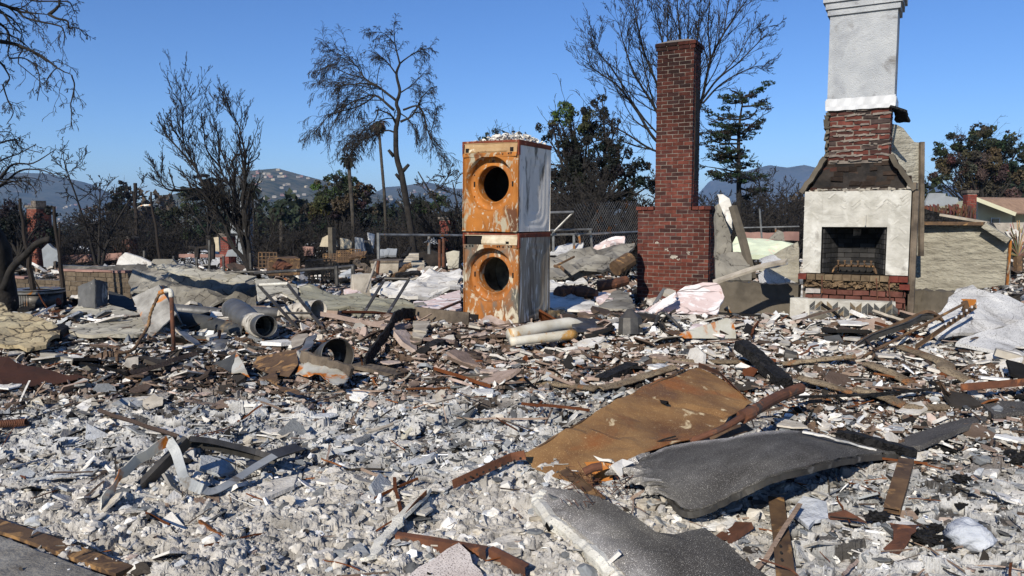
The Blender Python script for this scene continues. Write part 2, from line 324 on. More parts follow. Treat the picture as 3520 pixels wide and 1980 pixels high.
# ---------------------------------------------------------------- materials used
M = dict(
 ash=mat('ash_bed', S(250,248,245), S(205,202,198), 9, .97, 1.0, 60, .012, attr=True, spec=.08, patch=((S(150,146,142),30,.58,.68),)),
 ground=mat("ground", S(120,112,104), S(66,60,56), 3, .95, .8, 30, .02, patch=((S(190,186,180),9,.52,.6),(S(60,52,46),5,.6,.68))),
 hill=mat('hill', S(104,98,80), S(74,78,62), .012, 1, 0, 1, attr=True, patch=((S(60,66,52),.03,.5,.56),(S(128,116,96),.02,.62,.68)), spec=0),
 chips=mat("chips", S(250,250,250), S(215,212,208), 9, .95, .9, 55, .01, attr=True, spec=.15),
 rubble=mat("rubble", S(255,255,255), S(225,222,218), 14, .95, .5, 70, .006, attr=True, spec=.12),
 brick=mat("brick", S(255,255,255), S(205,200,200), 12, .9, .6, 90, .004, attr=True, spec=.2),
 mortar=mat('mortar', S(128,118,108), S(92,84,78), 6, .95, .7, 60, .006),
 mortar_dark=mat("mortar_dark", S(120,110,100), S(60,54,50), 10, .95, .9, 40, .015),
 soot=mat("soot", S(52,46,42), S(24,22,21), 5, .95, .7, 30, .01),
 firebrick=mat("firebrick", S(110,104,98), S(60,58,58), 4, .95, .5, 40, .006),
 orange=mat('orange_rust', S(164,102,38), S(124,74,26), 4, .7, .5, 120, .003, spec=.3, patch=((S(86,50,26),5,.54,.64),(S(150,140,118),8,.55,.62),(S(170,160,140),24,.59,.66)), stretch=(1,1,.5)),
 orange2=mat('streaked_rust', S(156,96,40), S(108,66,30), 5, .7, .5, 120, .003, spec=.3, patch=((S(92,86,76),4,.5,.6),(S(176,166,144),11,.54,.61),(S(66,72,68),4,.6,.68),(S(170,160,140),30,.62,.68)), stretch=(1,1,.45)),
 khaki=mat("burnt_enamel", S(168,140,102), S(140,108,70), 6, .6, .3, 90, .002, patch=((S(206,196,170),7,.6,.66),(S(110,66,40),9,.6,.68))),
 khaki2=mat("pale_enamel", S(196,186,164), S(160,142,112), 7, .55, .3, 90, .002, patch=((S(160,110,60),9,.6,.68),)),
 enamel=mat('sooty_white_enamel', S(222,214,202), S(200,192,180), 3, .55, .2, 60, .003, spec=.3, patch=((S(92,86,76),2.2,.55,.62),(S(120,112,100),14,.6,.7)), stretch=(1,1.6,.45)),
 enamel2=mat("scorched_enamel", S(150,140,124), S(104,92,76), 5, .5, .3, 60, .003, spec=.4, patch=((S(206,200,190),6,.55,.6),(S(86,70,54),4,.55,.65)), stretch=(1,2.4,.35)),
 rustlid=mat("rust_rim", S(122,58,34), S(80,40,28), 12, .85, .5, 90, .003, patch=((S(150,120,100),20,.6,.7),)),
 dark=mat("dark_void", S(26,22,20), S(14,13,13), 6, .9, .3, 40, .004),
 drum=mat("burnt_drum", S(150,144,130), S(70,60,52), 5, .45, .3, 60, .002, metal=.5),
 sheet_rust=mat("rusted_sheet", S(140,106,66), S(100,68,40), 2.2, .75, .35, 220, .002, spec=.3,
     patch=((S(128,80,42),1.6,.52,.62),(S(98,70,48),2.5,.56,.66),(S(198,178,140),6,.63,.69)), speck=(S(190,160,110),160,.62,.7)),
 rust=mat('rust', S(104,66,46), S(66,45,36), 7, .88, .7, 90, .004, patch=((S(134,84,52),10,.57,.66),(S(60,54,50),5,.58,.66))),
 rust_dull=mat("dull_rust", S(98,76,54), S(66,50,38), 8, .8, .5, 110, .003, patch=((S(146,112,72),8,.55,.65),)),
 galv=mat("galvanised", S(150,148,142), S(104,102,98), 5, .45, .3, 60, .003, metal=.6, patch=((S(168,110,52),3.5,.58,.64),)),
 galv_dark=mat("sooty_galvanised", S(96,92,86), S(60,58,56), 6, .5, .3, 60, .003, metal=.6, patch=((S(150,146,140),6,.6,.7),)),
 galv_bright=mat("bright_galvanised", S(158,160,160), S(128,130,130), 5, .5, .3, 50, .003, metal=.35, patch=((S(104,98,90),8,.58,.66),)),
 duct=mat("foil_duct", S(104,103,101), S(66,65,64), 3, .5, .4, 50, .004, metal=.35, patch=((S(170,166,158),5,.6,.68),)),
 duct_ash=mat("ash_crusted_tin", S(190,184,172), S(140,132,120), 8, .9, .8, 50, .006, patch=((S(60,54,48),9,.58,.64),)),
 rustwhite=mat("rust_streaked_tin", S(196,194,184), S(168,160,140), 3, .5, .25, 50, .003, metal=.3, patch=((S(178,104,36),3.2,.5,.56),(S(120,66,30),5,.62,.68))),
 stucco=mat('white_stucco', S(176,177,177), S(158,160,162), 3, .95, 1.0, 70, .02, spec=.1, patch=((S(136,138,142),1.4,.5,.68),(S(112,108,104),3.5,.60,.74))),
 flash=mat("tin_flashing", S(192,192,192), S(172,172,172), 3, .5, .2, 20, .004),
 plaster=mat('mortar_bed', S(178,174,164), S(150,146,136), 4, .95, .5, 50, .006, wave=(3.5, 10, 'Z', 2.5), patch=((S(190,187,178),3,.5,.66),(S(112,106,98),3.2,.6,.72))),
 plaster_hi=mat('pale_mortar_scar', S(186,182,172), S(160,156,146), 5, .95, .6, 50, .004),
 wrinkle=mat('wrinkled_stucco', S(176,171,156), S(142,136,122), 3, .95, 1.0, 9, .05, stretch=(1,1,3.2), patch=((S(120,112,98),1.2,.55,.7),)),
 wrinkle2=mat('grey_wrinkled_stucco', S(160,154,138), S(128,122,108), 3, .95, 1.0, 7, .09, stretch=(1,1,2.6), patch=((S(84,78,66),1.0,.55,.7),)),
 concrete=mat("concrete", S(98,90,78), S(70,64,55), 2.5, .95, .6, 30, .006, wave=(2.5, 1.5, 'Z'), patch=((S(70,64,56),2,.58,.7),)),
 concrete_l=mat("pale_concrete", S(170,162,148), S(138,130,118), 4, .95, .6, 40, .006, patch=((S(90,84,76),5,.6,.7),)),
 slab_hex=mat("hex_cracked_stucco", S(182,176,158), S(146,140,126), 3, .95, .6, 40, .008, crack=(4.6,.035,S(40,35,30),.08), patch=((S(140,132,112),2.5,.56,.68),)),
 slab_hex_b=mat("fine_cracked_cream_stucco", S(186,172,138), S(150,134,104), 4, .95, .6, 40, .008, crack=(8,.10,S(34,28,22),.06), patch=((S(150,134,106),3,.58,.68),)),
 slab_grey=mat("cracked_grey_stucco", S(142,137,126), S(98,93,84), 1.6, .95, .6, 40, .008, crack=(3.6,.03,S(40,36,32)), patch=((S(84,80,74),1.4,.56,.68),)),
 slab_green=mat("cracked_olive_stucco", S(164,159,136), S(132,127,106), 2, .95, .6, 40, .008, crack=(3.6,.03,S(50,44,36)), patch=((S(120,112,92),3,.58,.7),)),
 slab_pink=mat("pink_plaster", S(216,196,188), S(200,176,168), 3, .95, .5, 60, .005, crack=(1.6,.02,S(90,76,70)), patch=((S(230,222,216),3,.5,.56),(S(176,140,124),7,.6,.66))),
 slab_white=mat("white_plaster", S(212,208,200), S(176,171,162), 3, .95, .5, 60, .005, crack=(2.5,.015,S(90,84,78)), patch=((S(150,142,132),5,.6,.68),)),
 slab_spot=mat("sooty_white_stucco", S(200,198,194), S(168,166,163), 2, .95, .8, 120, .006, crack=(1.8,.007,S(120,114,108)), patch=((S(110,106,102),1.6,.5,.62),), speck=(S(90,86,82),90,.58,.66)),
 slab_mint=mat("mint_plaster", S(206,214,186), S(190,196,170), 3, .95, .5, 60, .005, patch=((S(214,190,170),3,.58,.64),)),
 grit=mat('black_grit_stucco', S(88,85,82), S(62,59,57), 2, attr=True, rough=.95, bump=1.0, bs=220, bd=.006, speck=(S(170,165,158),260,.60,.68), patch=((S(150,146,140),.9,.56,.72),(S(48,45,43),3,.6,.72)), spec=.1),
 gritwhite=mat("white_grit_edge", S(214,210,198), S(190,184,170), 6, .95, 1.0, 120, .008, speck=(S(90,84,78),120,.64,.7)),
 granite=mat("speckled_stucco", S(200,190,182), S(176,164,156), 5, .95, .8, 160, .005, speck=(S(110,100,94),150,.55,.63)),
 boulder=mat("grey_boulder", S(150,154,160), S(196,198,202), 3, .95, .9, 12, .03, wave=(2,6,'Z')),
 char=mat("char", S(34,32,31), S(18,17,17), 9, .8, 1.0, 22, .03, crack=(16,.12,S(8,8,8),.05)),
 wood=mat("burnt_board", S(110,98,84), S(66,58,50), 5, .95, .8, 40, .006, wave=(7,3,'X')),
 lath=mat("mesh_lath", S(140,124,100), S(96,82,64), 4, .95, .8, 90, .006, speck=(S(60,48,38),90,.55,.62), patch=((S(130,84,44),4,.55,.65),)),
 board=mat("pale_board", S(170,160,144), S(132,122,108), 6, .9, .6, 40, .006),
 slate=mat("slate_tile", S(66,66,64), S(44,45,46), 6, .6, .3, 60, .003, patch=((S(124,106,78),3,.56,.66),)),
 bark=mat("burnt_bark", S(46,42,38), S(24,22,21), 5, .95, .7, 20, .02),
 bark_g=mat("grey_bark", S(70,64,56), S(40,37,33), 3, .95, .6, 12, .03),
 leaf=mat("foliage", S(255,255,255), S(200,200,200), 2, .8, 0, 10, .01, attr=True, spec=.2),
 roofw=mat("white_roof", S(210,212,216), S(180,184,190), 2, .7, .2, 10, .01),
 wallgrey=mat("painted_wall", S(140,144,146), S(120,122,124), 1, .9, .2, 20, .005),
 wallyel=mat("yellow_siding", S(192,188,160), S(180,176,150), 1, .8, .2, 20, .005, wave=(3,0,'X')),
 shingle=mat("brown_shingle", S(160,130,106), S(130,104,84), 5, .95, .8, 30, .02),
 pinkwall=mat("far_block_wall", S(150,118,106), S(120,92,84), 2, .95, .4, 10, .02),
 cream=mat("cream_wall", S(190,176,150), S(150,140,120), 1.5, .95, .5, 12, .02, patch=((S(70,60,54),1,.55,.66),)),
 pole=mat("old_pole", S(48,40,34), S(28,24,22), 3, .9, .5, 20, .01),
 carwhite=mat("white_car_paint", S(176,178,180), S(160,162,165), 1, .3, .0, 10, .001, spec=.5),
 glass=mat("car_glass", S(30,36,44), S(20,26,32), 1, .12, 0, 10, .001, spec=.6),
 tyre=mat("tyre_rubber", S(20,20,20), S(14,14,14), 5, .8, .2, 20, .002),
)
# ---------------------------------------------------------------- ground, hills
ys = list(np.linspace(-8, 1.6, 40)) 
y = 1.62
while y < 26: ys.append(y); y *= 1.0075
while y < 9000: ys.append(y); y *= 1.05
ys = np.array(ys); ts = np.linspace(-1, 1, 420)
Y, Tt = np.meshgrid(ys, ts, indexing='ij'); X = Tt * (np.abs(Y) * .95 + 6); Z = hgt(X, Y) - .03
mb = MB(); mb.grid(np.stack([X, Y, Z], 2)); mb.build("ground", M['ground'], kind="structure", smooth=True)

def ridge(pts, D, name, depth, seed, col, n=220, rows=26):
    """pts: (u, v) skyline points in the photo at distance D; a hill with a near flank and a far flank."""
    us = np.array([p[0] for p in pts]); vs_ = np.array([p[1] for p in pts]); m = MB()
    uu = np.linspace(us[0], us[-1], n); vv = np.interp(uu, us, vs_)
    P = []
    for j, t in enumerate(np.linspace(-1, 1, rows)):
        row = []
        for i in range(n):
            top = W(uu[i], vv[i], D); base = -60.0
            k = ((1 - abs(t)) ** .8 if t < 0 else (1 - t) ** 1.3) * min(1, min(i, n - 1 - i) / 10) ** .5
            x = top.x; yy = D + t * depth
            z = base + (top.z - base) * k
            rg = fbm(np.array(x * .004 + seed), np.array(yy * .0016 + seed * 3), 5)
            z += float(rg) * (top.z - base) * .35 * (1 - k) * (k > 0)
            row.append((x * (yy / D) ** .5, yy, z))
        P.append(row)
    m.grid(np.array(P))
    m.c = [col] * len(m.v)  # bluish tint puts distance haze into the hill's own colour
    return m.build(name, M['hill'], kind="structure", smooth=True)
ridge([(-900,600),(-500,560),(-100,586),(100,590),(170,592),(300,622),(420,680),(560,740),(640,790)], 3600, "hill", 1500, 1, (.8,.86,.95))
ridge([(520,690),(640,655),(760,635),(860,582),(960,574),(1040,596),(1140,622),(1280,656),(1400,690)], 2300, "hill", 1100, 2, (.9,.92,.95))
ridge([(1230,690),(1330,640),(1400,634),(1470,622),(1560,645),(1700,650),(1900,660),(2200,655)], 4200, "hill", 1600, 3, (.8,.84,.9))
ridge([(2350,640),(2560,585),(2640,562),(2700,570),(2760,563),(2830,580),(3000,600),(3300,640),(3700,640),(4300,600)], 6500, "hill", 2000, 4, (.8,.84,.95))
# ---------------------------------------------------------------- brickwork
def brick_ring(mb, x0, x1, y0, y1, z0, n, colf, bh=.0677, bl=.208, bd=.1, mo=.011, jit=.0038, skip=0.0, sides=(1, 1, 1, 1)):
    """n courses of real bricks round a rectangle (front, back, left, right)."""
    for i in range(n):
        z = z0 + i * bh + bh / 2; full = i % 2 == 0
        def run(a, b, off):
            out = []; p = a - (bl / 2 if off else 0)
            while p < b - .02:
                s, e = max(p, a), min(p + bl, b)
                if b - e < .05: e = b
                if e - s > .03: out.append((s, e))
                p = max(p + bl, e) if e < b else b
            return out
        if sides[0] or sides[1]:
            a, b = (x0, x1) if full else (x0 + bd, x1 - bd)
            if not full: a, b = x0, x1
            for s, e in run(x0, x1, not full):
                for k, yy in ((0, y0 + bd / 2), (1, y1 - bd / 2)):
                    if not sides[k] or random.random() < skip: continue
                    mb.box(((s + e) / 2, yy, z), (e - s - mo, bd, bh - mo), col=colf(s, z), jit=jit)
        for k, xx, sg in ((2, x0 + bd / 2, -1), (3, x1 - bd / 2, 1)):
            if not sides[k]: continue
            for s, e in run(y0 + bd + .004, y1 - bd - .004, full):
                if random.random() < skip: continue
                mb.box((xx, (s + e) / 2, z), (bd, e - s - mo, bh - mo), col=colf(xx, z), jit=jit)
def lin(r, g, b): return S(r, g, b)[:3]
def redbrick(x, z):
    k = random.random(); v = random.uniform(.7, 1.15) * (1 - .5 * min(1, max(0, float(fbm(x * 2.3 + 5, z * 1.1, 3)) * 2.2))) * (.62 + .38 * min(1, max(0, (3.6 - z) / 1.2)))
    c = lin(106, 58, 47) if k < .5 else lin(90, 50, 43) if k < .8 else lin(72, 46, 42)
    return tuple(min(1, q * v) for q in c)

# ---------------------------------------------------------------- red brick chimney
rc = empty("brick_chimney", W(2307, 1060, 14.0) - Vector((0, 0, .1)), R(-28), "tall red brick chimney with square shoulders standing in front of the bare spreading tree", "chimney")
zz = lambda v, D, u=2307: W(u, v, D).z - rc.location.z
zs, zt = zz(716, 14), zz(160, 14)
m = MB(); nb = int(zs / .0677)
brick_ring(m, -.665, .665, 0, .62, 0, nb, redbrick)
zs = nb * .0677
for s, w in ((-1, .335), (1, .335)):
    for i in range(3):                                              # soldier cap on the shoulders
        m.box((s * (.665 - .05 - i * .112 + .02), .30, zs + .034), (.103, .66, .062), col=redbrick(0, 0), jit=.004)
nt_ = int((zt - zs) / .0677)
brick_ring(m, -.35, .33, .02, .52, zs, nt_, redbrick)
zc = zs + nt_ * .0677
for i, o in enumerate((.018, .036)):
    brick_ring(m, -.35 - o, .33 + o, .02 - o, .52 + o, zc + i * .0677, 1, redbrick)
m.build("brickwork", M['brick'], rc, world=False)
m = MB(); m.box((0, .31, zs / 2), (1.314, .604, zs - .01)); m.box((-.01, .27, (zs + zc) / 2 + .05), (.664, .484, zc - zs + .12)); m.build("mortar", M['mortar'], rc, world=False)
m = MB(); h0 = zc + .1354
m.add([(-.37, 0, h0), (.35, 0, h0), (.35, .54, h0), (-.37, .54, h0), (-.16, .16, h0 + .07), (.16, .16, h0 + .07), (.16, .38, h0 + .07), (-.16, .38, h0 + .07)],
      [(0, 1, 5, 4), (1, 2, 6, 5), (2, 3, 7, 6), (3, 0, 4, 7), (4, 5, 6, 7)]); m.build("crown", M['mortar'], rc, world=False)
for x, v_, w_, h_ in ((.01, 882, .12, .05), (-.10, 858, .05, .03), (.30, 870, .06, .03), (-.30, 835, .05, .04), (.12, 893, .05, .03)):
    m = MB(); z_ = zz(v_, 14)
    for _q in range(4): m.box((x + random.gauss(0, w_ * .3), .0, z_ + random.gauss(0, h_ * .3)), (w_ * .6, .008, h_ * .6), Matrix.Rotation(random.gauss(0, .5), 3, 'Y'), jit=.006)
    m.build("mortar_smear", M['concrete_l'], rc, world=False)
m = MB(); m.box((.333, .3, zs + 1.35), (.012, .3, 1.6)); m.build("dark_side_patch", M['soot'], rc, world=False)  # near-black sheet on the right side of the upper stack

# ---------------------------------------------------------------- fireplace chimney
FD = 10.5
fp = empty("fireplace_chimney", W(2925, 1115, FD) - Vector((0, 0, .12)), R(-29), "freestanding fireplace with pale mortar surround below a white stucco chimney stack", "chimney")
fz = lambda v: W(2925, v, FD).z - fp.location.z
z_pb, z_pt, z_fl, z_st, z_fs, z_co = fz(942), fz(656), fz(549), fz(368), fz(337), fz(38)
ox0, ox1, oz1 = -.42, .40, fz(780)
# mortar surround with the opening
m = MB(); rd = random.Random(3)
def panel(x0, x1, za, zb, y=0.0):
    nx, nz = max(2, int((x1 - x0) / .03)), max(2, int((zb - za) / .03))
    P = np.zeros((nz + 1, nx + 1, 3))
    for i in range(nz + 1):
        for j in range(nx + 1):
            x = x0 + (x1 - x0) * j / nx; z = za + (zb - za) * i / nz
            P[i, j] = (x, y - .012 * float(fbm(x * 6, z * 6, 3)), z)
    m.grid(P, .05)
panel(-.655, ox0, z_pb, z_pt); panel(ox1, .67, z_pb + .0, z_pt); panel(ox0 + .001, ox1 - .001, oz1, z_pt, .002)
m.box((.135, -.03, fz(758)), (.012, .07, .14)); m.build("surround", M['plaster'], fp, world=False)
m = MB()                                                            # chevron scars left by the lost tiles, a millimetre proud
for i in range(9):
    xx = -.6 + i * .15; s = 1 if i % 2 else -1
    for q in (0, .05, .1, .15):
        if random.random() < .7: m.box((xx + random.gauss(0, .006), .0, z_pt - .06 - q), (random.uniform(.06, .16), .009, .022), Matrix.Rotation(s * R(42), 3, 'Y'), jit=.003)
for sx in (-.56, .54):
    for j in range(9):
        if random.random() < .7: m.box((sx + (.05 if j % 2 else -.05), .0, z_pb + .1 + j * .10), (.12, .009, .02), Matrix.Rotation((1 if j % 2 else -1) * R(42), 3, 'Y'), jit=.003)
m.build("tile_scar", M['plaster_hi'], fp, world=False); m = MB()
# firebox
m = MB(); yb = .55
m.add([(ox0, .05, z_pb), (ox1, .05, z_pb), (ox1, .05, oz1), (ox0, .05, oz1), (-.27, yb, z_pb), (.25, yb, z_pb), (.25, yb, oz1 + .1), (-.27, yb, oz1 + .1)],
      [(0, 4, 7, 3), (4, 5, 6, 7), (5, 1, 2, 6), (3, 7, 6, 2), (0, 1, 5, 4)]); m.build("firebox_shell", M['dark'], fp, world=False)
m = MB()
def fb(a, b, n=10, L=.2):
    a, b = Vector(a), Vector(b); d = (b - a); w = d.length; d.normalize(); nrm = Vector((d.y, -d.x, 0))
    for i in range(n):
        p = -(i % 2) * L / 2
        while p < w:
            s, e = max(p, 0), min(p + L, w)
            if e - s > .02:
                c = a + d * ((s + e) / 2) + nrm * .012 + Vector((0, 0, z_pb + .035 + i * .068)); g = random.uniform(.05, .20)
                m.box(c, (e - s - .008, .02, .06), Matrix.Rotation(math.atan2(d.y, d.x), 3, 'Z'), col=(g, g, g * 1.02), jit=.001)
            p += L
fb((ox0 + .01, .06, 0), (-.27, yb, 0)); fb((-.27, yb, 0), (.25, yb, 0)); fb((.25, yb, 0), (ox1 - .01, .06, 0))
m.build("firebrick", mat("firebrick_attr", S(150,146,142), S(96,94,94), 5, .95, .5, 40, .006, attr=True), fp, world=False)
# log grate
m = MB(); gz = z_pb + .10
for y in (.16, .30): m.tube([(-.22, y, gz), (.24, y, gz)], .011, 6)
for i in range(6):
    x = -.2 + i * .083; m.tube([(x, .36, gz + .012), (x, .12, gz + .012), (x, .10, gz + .02), (x, .095, gz + .07)], .010, 6); m.box((x, .095, gz + .075), (.03, .022, .018))
for x in (-.22, .24):
    m.tube([(x, .16, gz), (x + (.03 if x > 0 else -.03), .08, gz - .03), (x + (.05 if x > 0 else -.05), .05, z_pb + .005)], .012, 6); m.tube([(x, .30, gz), (x, .30, z_pb)], .012, 6)
gr = m.build("grate", M['rust_dull'], fp, world=False)
# core mass and side returns
m = MB(); m.box((.0, .40, (z_pb + z_pt) / 2 + .0), (.10, .02, .1))
for x0, x1 in ((-.655, ox0 - .005), (ox1 + .005, .67)): m.box(((x0 + x1) / 2, .40, (z_pb + z_pt) / 2), (x1 - x0, .68, z_pt - z_pb - .01))
m.box((-.01, .40, (oz1 + .1 + z_pt) / 2 + .04), (.83, .68, z_pt - oz1 - .12)); m.box((-.01, .66, (z_pb + oz1) / 2), (.83, .16, oz1 - z_pb + .2))
m.box((.0, .40, z_pb / 2 - .15), (1.30, .68, z_pb + .25))
m.build("core", M['mortar_dark'], fp, world=False)
m = MB(); m.box((.70, .22, (z_pt + .1) / 2), (.05, .42, z_pt + .1), jit=.01); m.box((.735, .03, z_pt / 2), (.05, .07, z_pt - .02), jit=.006); m.build("side_post", M['wood'], fp, world=False)
# throat: rough soot-dark brick between two sloping shoulders
def darkbrick(x, z):
    v = random.uniform(.35, 1.0); c = lin(84, 54, 46) if random.random() < .2 else lin(62, 50, 42); return tuple(q * v for q in c)
m = MB(); nrow = int((z_fl - z_pt) / .0677) + 1
for i in range(nrow):
    k = 1 - i / nrow; z = z_pt + i * .0677 + .034; hw = .40 + .20 * k; x = -hw
    while x < hw:
        L = random.uniform(.09, .21); dep = random.uniform(.0, .07)
        m.box((x + L / 2, .12 + dep + .06 * (1 - k), z), (L - .01, .12, .056), Matrix.Rotation(random.gauss(0, .05), 3, 'Y'), col=darkbrick(x, z), jit=.008); x += L
m.build("throat_brick", M['brick'], fp, world=False)
m = MB(); m.add([(-.62, .1, z_pt), (.64, .1, z_pt), (.40, .14, z_fl + .02), (-.40, .14, z_fl + .02), (-.62, .74, z_pt), (.64, .74, z_pt), (.40, .62, z_fl + .02), (-.40, .62, z_fl + .02)],
      [(0, 1, 2, 3), (1, 5, 6, 2), (5, 4, 7, 6), (4, 0, 3, 7), (3, 2, 6, 7)]); m.build("throat_mortar", M['soot'], fp, world=False)
for s in (-1, 1):
    m = MB(); a = Vector((s * .70, .33, z_pt - .01)); b = Vector((s * .41, .33, z_fl + .04))
    pts = [a + (b - a) * t / 8 + Vector((random.gauss(0, .008), 0, random.gauss(0, .008))) for t in range(9)]
    m.sweep(pts, [(-.36, -.03), (.34, -.03), (.34, .035), (-.36, .03)]); m.build("shoulder", M['concrete'], fp, world=False)
m = MB()
for i in range(40):
    x = random.uniform(-.62, .66); m.box((x, random.uniform(.0, .16), z_pt + random.uniform(0, .035)), (random.uniform(.02, .09), random.uniform(.02, .06), random.uniform(.01, .04)), Matrix.Rotation(random.random() * 3, 3, 'Z'), jit=.012)
m.build("mortar_crumble", M['concrete_l'], fp, world=False)
# brick stack
def dirtybrick(x, z):
    v = random.uniform(.55, 1.15); k = random.random()
    c = lin(104, 58, 49) if k < .6 else lin(84, 54, 48) if k < .85 else lin(72, 60, 56); return tuple(q * v for q in c)
m = MB(); ns_ = int((z_st - z_fl) / .0677) + 1
brick_ring(m, -.385, .385, .10, .60, z_fl, ns_, dirtybrick, jit=.007, mo=.017)
m.build("stack_brick", M['brick'], fp, world=False)
m = MB(); m.box((0, .35, (z_fl + z_st) / 2), (.75, .465, z_st - z_fl + .08))
for i in range(95):                                                # squeezed-out mortar
    x = random.uniform(-.37, .37); z = z_fl + .0677 * random.randint(0, ns_ - 1) + random.gauss(0, .003)
    m.box((x, .1, z), (random.uniform(.04, .14), random.uniform(.02, .045), random.uniform(.012, .026)), Matrix.Rotation(random.gauss(0, .1), 3, 'Y'), jit=.006)
m.build("stack_mortar", M['mortar'], fp, world=False)
m = MB()
for i in range(12): m.box((-.405, .2 + random.uniform(-.05, .1), z_fl + .1 + i * .06), (.05, .28, .07), jit=.02)
m.build("edge_stucco", M['concrete'], fp, world=False)
# flashing, stucco stack, cornice
m = MB(); nn = 30; P = np.zeros((4, nn + 1, 3))
for i in range(4):
    for j in range(nn + 1):
        x = -.43 + .86 * j / nn; P[i, j] = (x, .055 - .012 * i / 3 * 0 + .006 * math.sin(j * 1.1 + i) * (i % 2), z_st - .02 + (z_fs - z_st + .04) * i / 3 + .003 * math.sin(j * .9))
m.grid(P, .006)
for x, s in ((.432, 1), (-.432, -1)): m.box((x, .34, (z_st + z_fs) / 2), (.008, .55, z_fs - z_st), jit=.006)
m.build("flashing", M['flash'], fp, world=False)
def stuccobox(x0, x1, y0, y1, za, zb, amp=.006):
    mb = MB(); h = .06
    def face(fn, a, b, nz):
        n = max(2, int((b - a) / h)); k = max(2, int((zb - za) / h)); P = np.zeros((k + 1, n + 1, 3))
        for i in range(k + 1):
            for j in range(n + 1):
                s = a + (b - a) * j / n; z = za + (zb - za) * i / k; q = fn(s); o = float(fbm(s * 7 + nz * 5, z * 7, 4)) * amp * (0 < j < n)
                P[i, j] = (q[0] + q[2] * o, q[1] + q[3] * o, z)
        mb.grid(P)
    face(lambda s: (s, y0, 0, -1), x0, x1, 1); face(lambda s: (x1, s, 1, 0), y0, y1, 2)
    face(lambda s: (x1 + x0 - s, y1, 0, 1), x0, x1, 3); face(lambda s: (x0, y1 + y0 - s, -1, 0), y0, y1, 4)
    mb.add([(x0, y0, zb), (x1, y0, zb), (x1, y1, zb), (x0, y1, zb), (x0, y0, za), (x1, y0, za), (x1, y1, za), (x0, y1, za)], [(0, 1, 2, 3), (7, 6, 5, 4)])
    return mb
m = stuccobox(-.415, .415, .07, .62, z_fs, z_co); m.build("stucco_stack", M['stucco'], fp, world=False)
m = MB()
for (a, b, o) in ((z_co, fz(17), .03), (fz(17), fz(-6), .055), (fz(-6), fz(-40), .085)):
    q = stuccobox(-.415 - o, .415 + o, .07 - o, .62 + o, a, b - .002, .008); m.add(q.v, q.f)
m.build("cornice", M['stucco'], fp, world=False)
m = poly([Vector(p) for p in ((.36, -.0, z_st - .02), (.56, .05, z_st - .10), (.60, .25, z_st - .22), (.44, .35, z_st - .2), (.38, .2, z_st - .03))], .03, .04, .01, .01, 3)
m.build("loose_flap", M['char'], fp, world=False)
# courses under the firebox and the herringbone tiled hearth front
m = MB(); x = -.70
for i in range(12):
    L = .115; c = lin(104, 52, 43) if i in (0, 10, 11) else shade(lin(118, 102, 80), .7, 1.1)
    m.box((x + L / 2, -.02, z_pb - .05), (L - .008, .16, .075), col=c, jit=.004); x += L
m.box((.64, -.02, z_pb - .15), (.12, .16, .07), col=lin(104, 52, 43), jit=.004); m.build("ledge_brick", M['brick'], fp, world=False)
m = MB()
for i in range(150): m.box((random.uniform(-.6, .58), random.uniform(-.06, .02), z_pb - .09 - random.uniform(.01, .09)), (random.uniform(.02, .09), .06, random.uniform(.012, .03)), Matrix.Rotation(random.gauss(0, .3), 3, 'Y'), jit=.01)
m.box((0, .05, z_pb - .15), (1.24, .1, .13)); m.build("rough_mortar", mat("tan_mortar", S(128,106,80), S(62,50,38), 14, .95, .9, 40, .015), fp, world=False)
m = MB(); m_top = z_pb - .2
for i in range(4):
    x = -.60 - (i % 2) * .1
    while x < .66:
        L = .205; s, e = max(x, -.60), min(x + L, .66)
        if e - s > .03:
            k = random.random(); c = lin(176, 172, 166) if (k < .14 and i < 2) else shade(lin(106, 68, 58), .6, 1.1)
            m.box(((s + e) / 2, .0, m_top - .05 - i * .078), (e - s - .014, .14, .062), Matrix.Rotation(random.gauss(0, .02), 3, 'Y'), col=c, jit=.006)
        x += L
m.build("base_brick", M['brick'], fp, world=False)
hz0, hz1 = -.2, fz(1026)
m = MB(); m.box((-.10, -.30, (hz0 + hz1) / 2), (1.30, .06, hz1 - hz0), jit=.006); m.box((-.10, -.17, hz1 - .03), (1.28, .2, .05), jit=.01)
m.box((.50, -.17, hz1 / 2 - .1), (.03, .24, hz1 + .2)); m.build("hearth_front", M['plaster'], fp, world=False)
m = MB(); rd = random.Random(5)                                     # herringbone tiles, some fallen off
for c in range(8):
    xc = -.50 + c * .145
    for j in range(-1, 12):
        for s in (-1, 1):
            cx = xc + s * .036; cz = hz0 + .02 + j * .058 + (.0 if c % 2 == 0 else .0)
            if cz > hz1 - .02 - (.12 if xc < -.25 or abs(xc + .0) < .1 else .02) * rd.random() or cz < hz0: continue
            if c == 0 and s < 0: continue
            g = rd.uniform(.6, 1.25) ; col = tuple(q * g for q in (lin(74, 74, 72) if rd.random() < .8 else lin(120, 104, 80)))
            vs = [(cx - .036, -.337, cz - s * .036 - .026), (cx + .036, -.337, cz + s * -.036 * -1 - .026 - 0), (cx + .036, -.337, cz + s * .036 + .026), (cx - .036, -.337, cz - s * .036 + .026)]
            w = .034; sg = -s if c % 2 else s
            v4 = [(cx - w, -.338, cz - sg * w - .026), (cx + w, -.338, cz + sg * w - .026), (cx + w, -.338, cz + sg * w + .026), (cx - w, -.338, cz - sg * w + .026)]
            v8 = v4 + [(a, -.328, b) for a, _, b in v4]
            m.add(v8, [(0, 1, 2, 3), (0, 4, 5, 1), (1, 5, 6, 2), (2, 6, 7, 3), (3, 7, 4, 0)], col)
m.build("herringbone_tile", mat("tile_attr", S(255,255,255), S(190,190,190), 8, .5, .3, 60, .003, attr=True, patch=((S(170,150,116),4,.6,.66),)), fp, world=False)
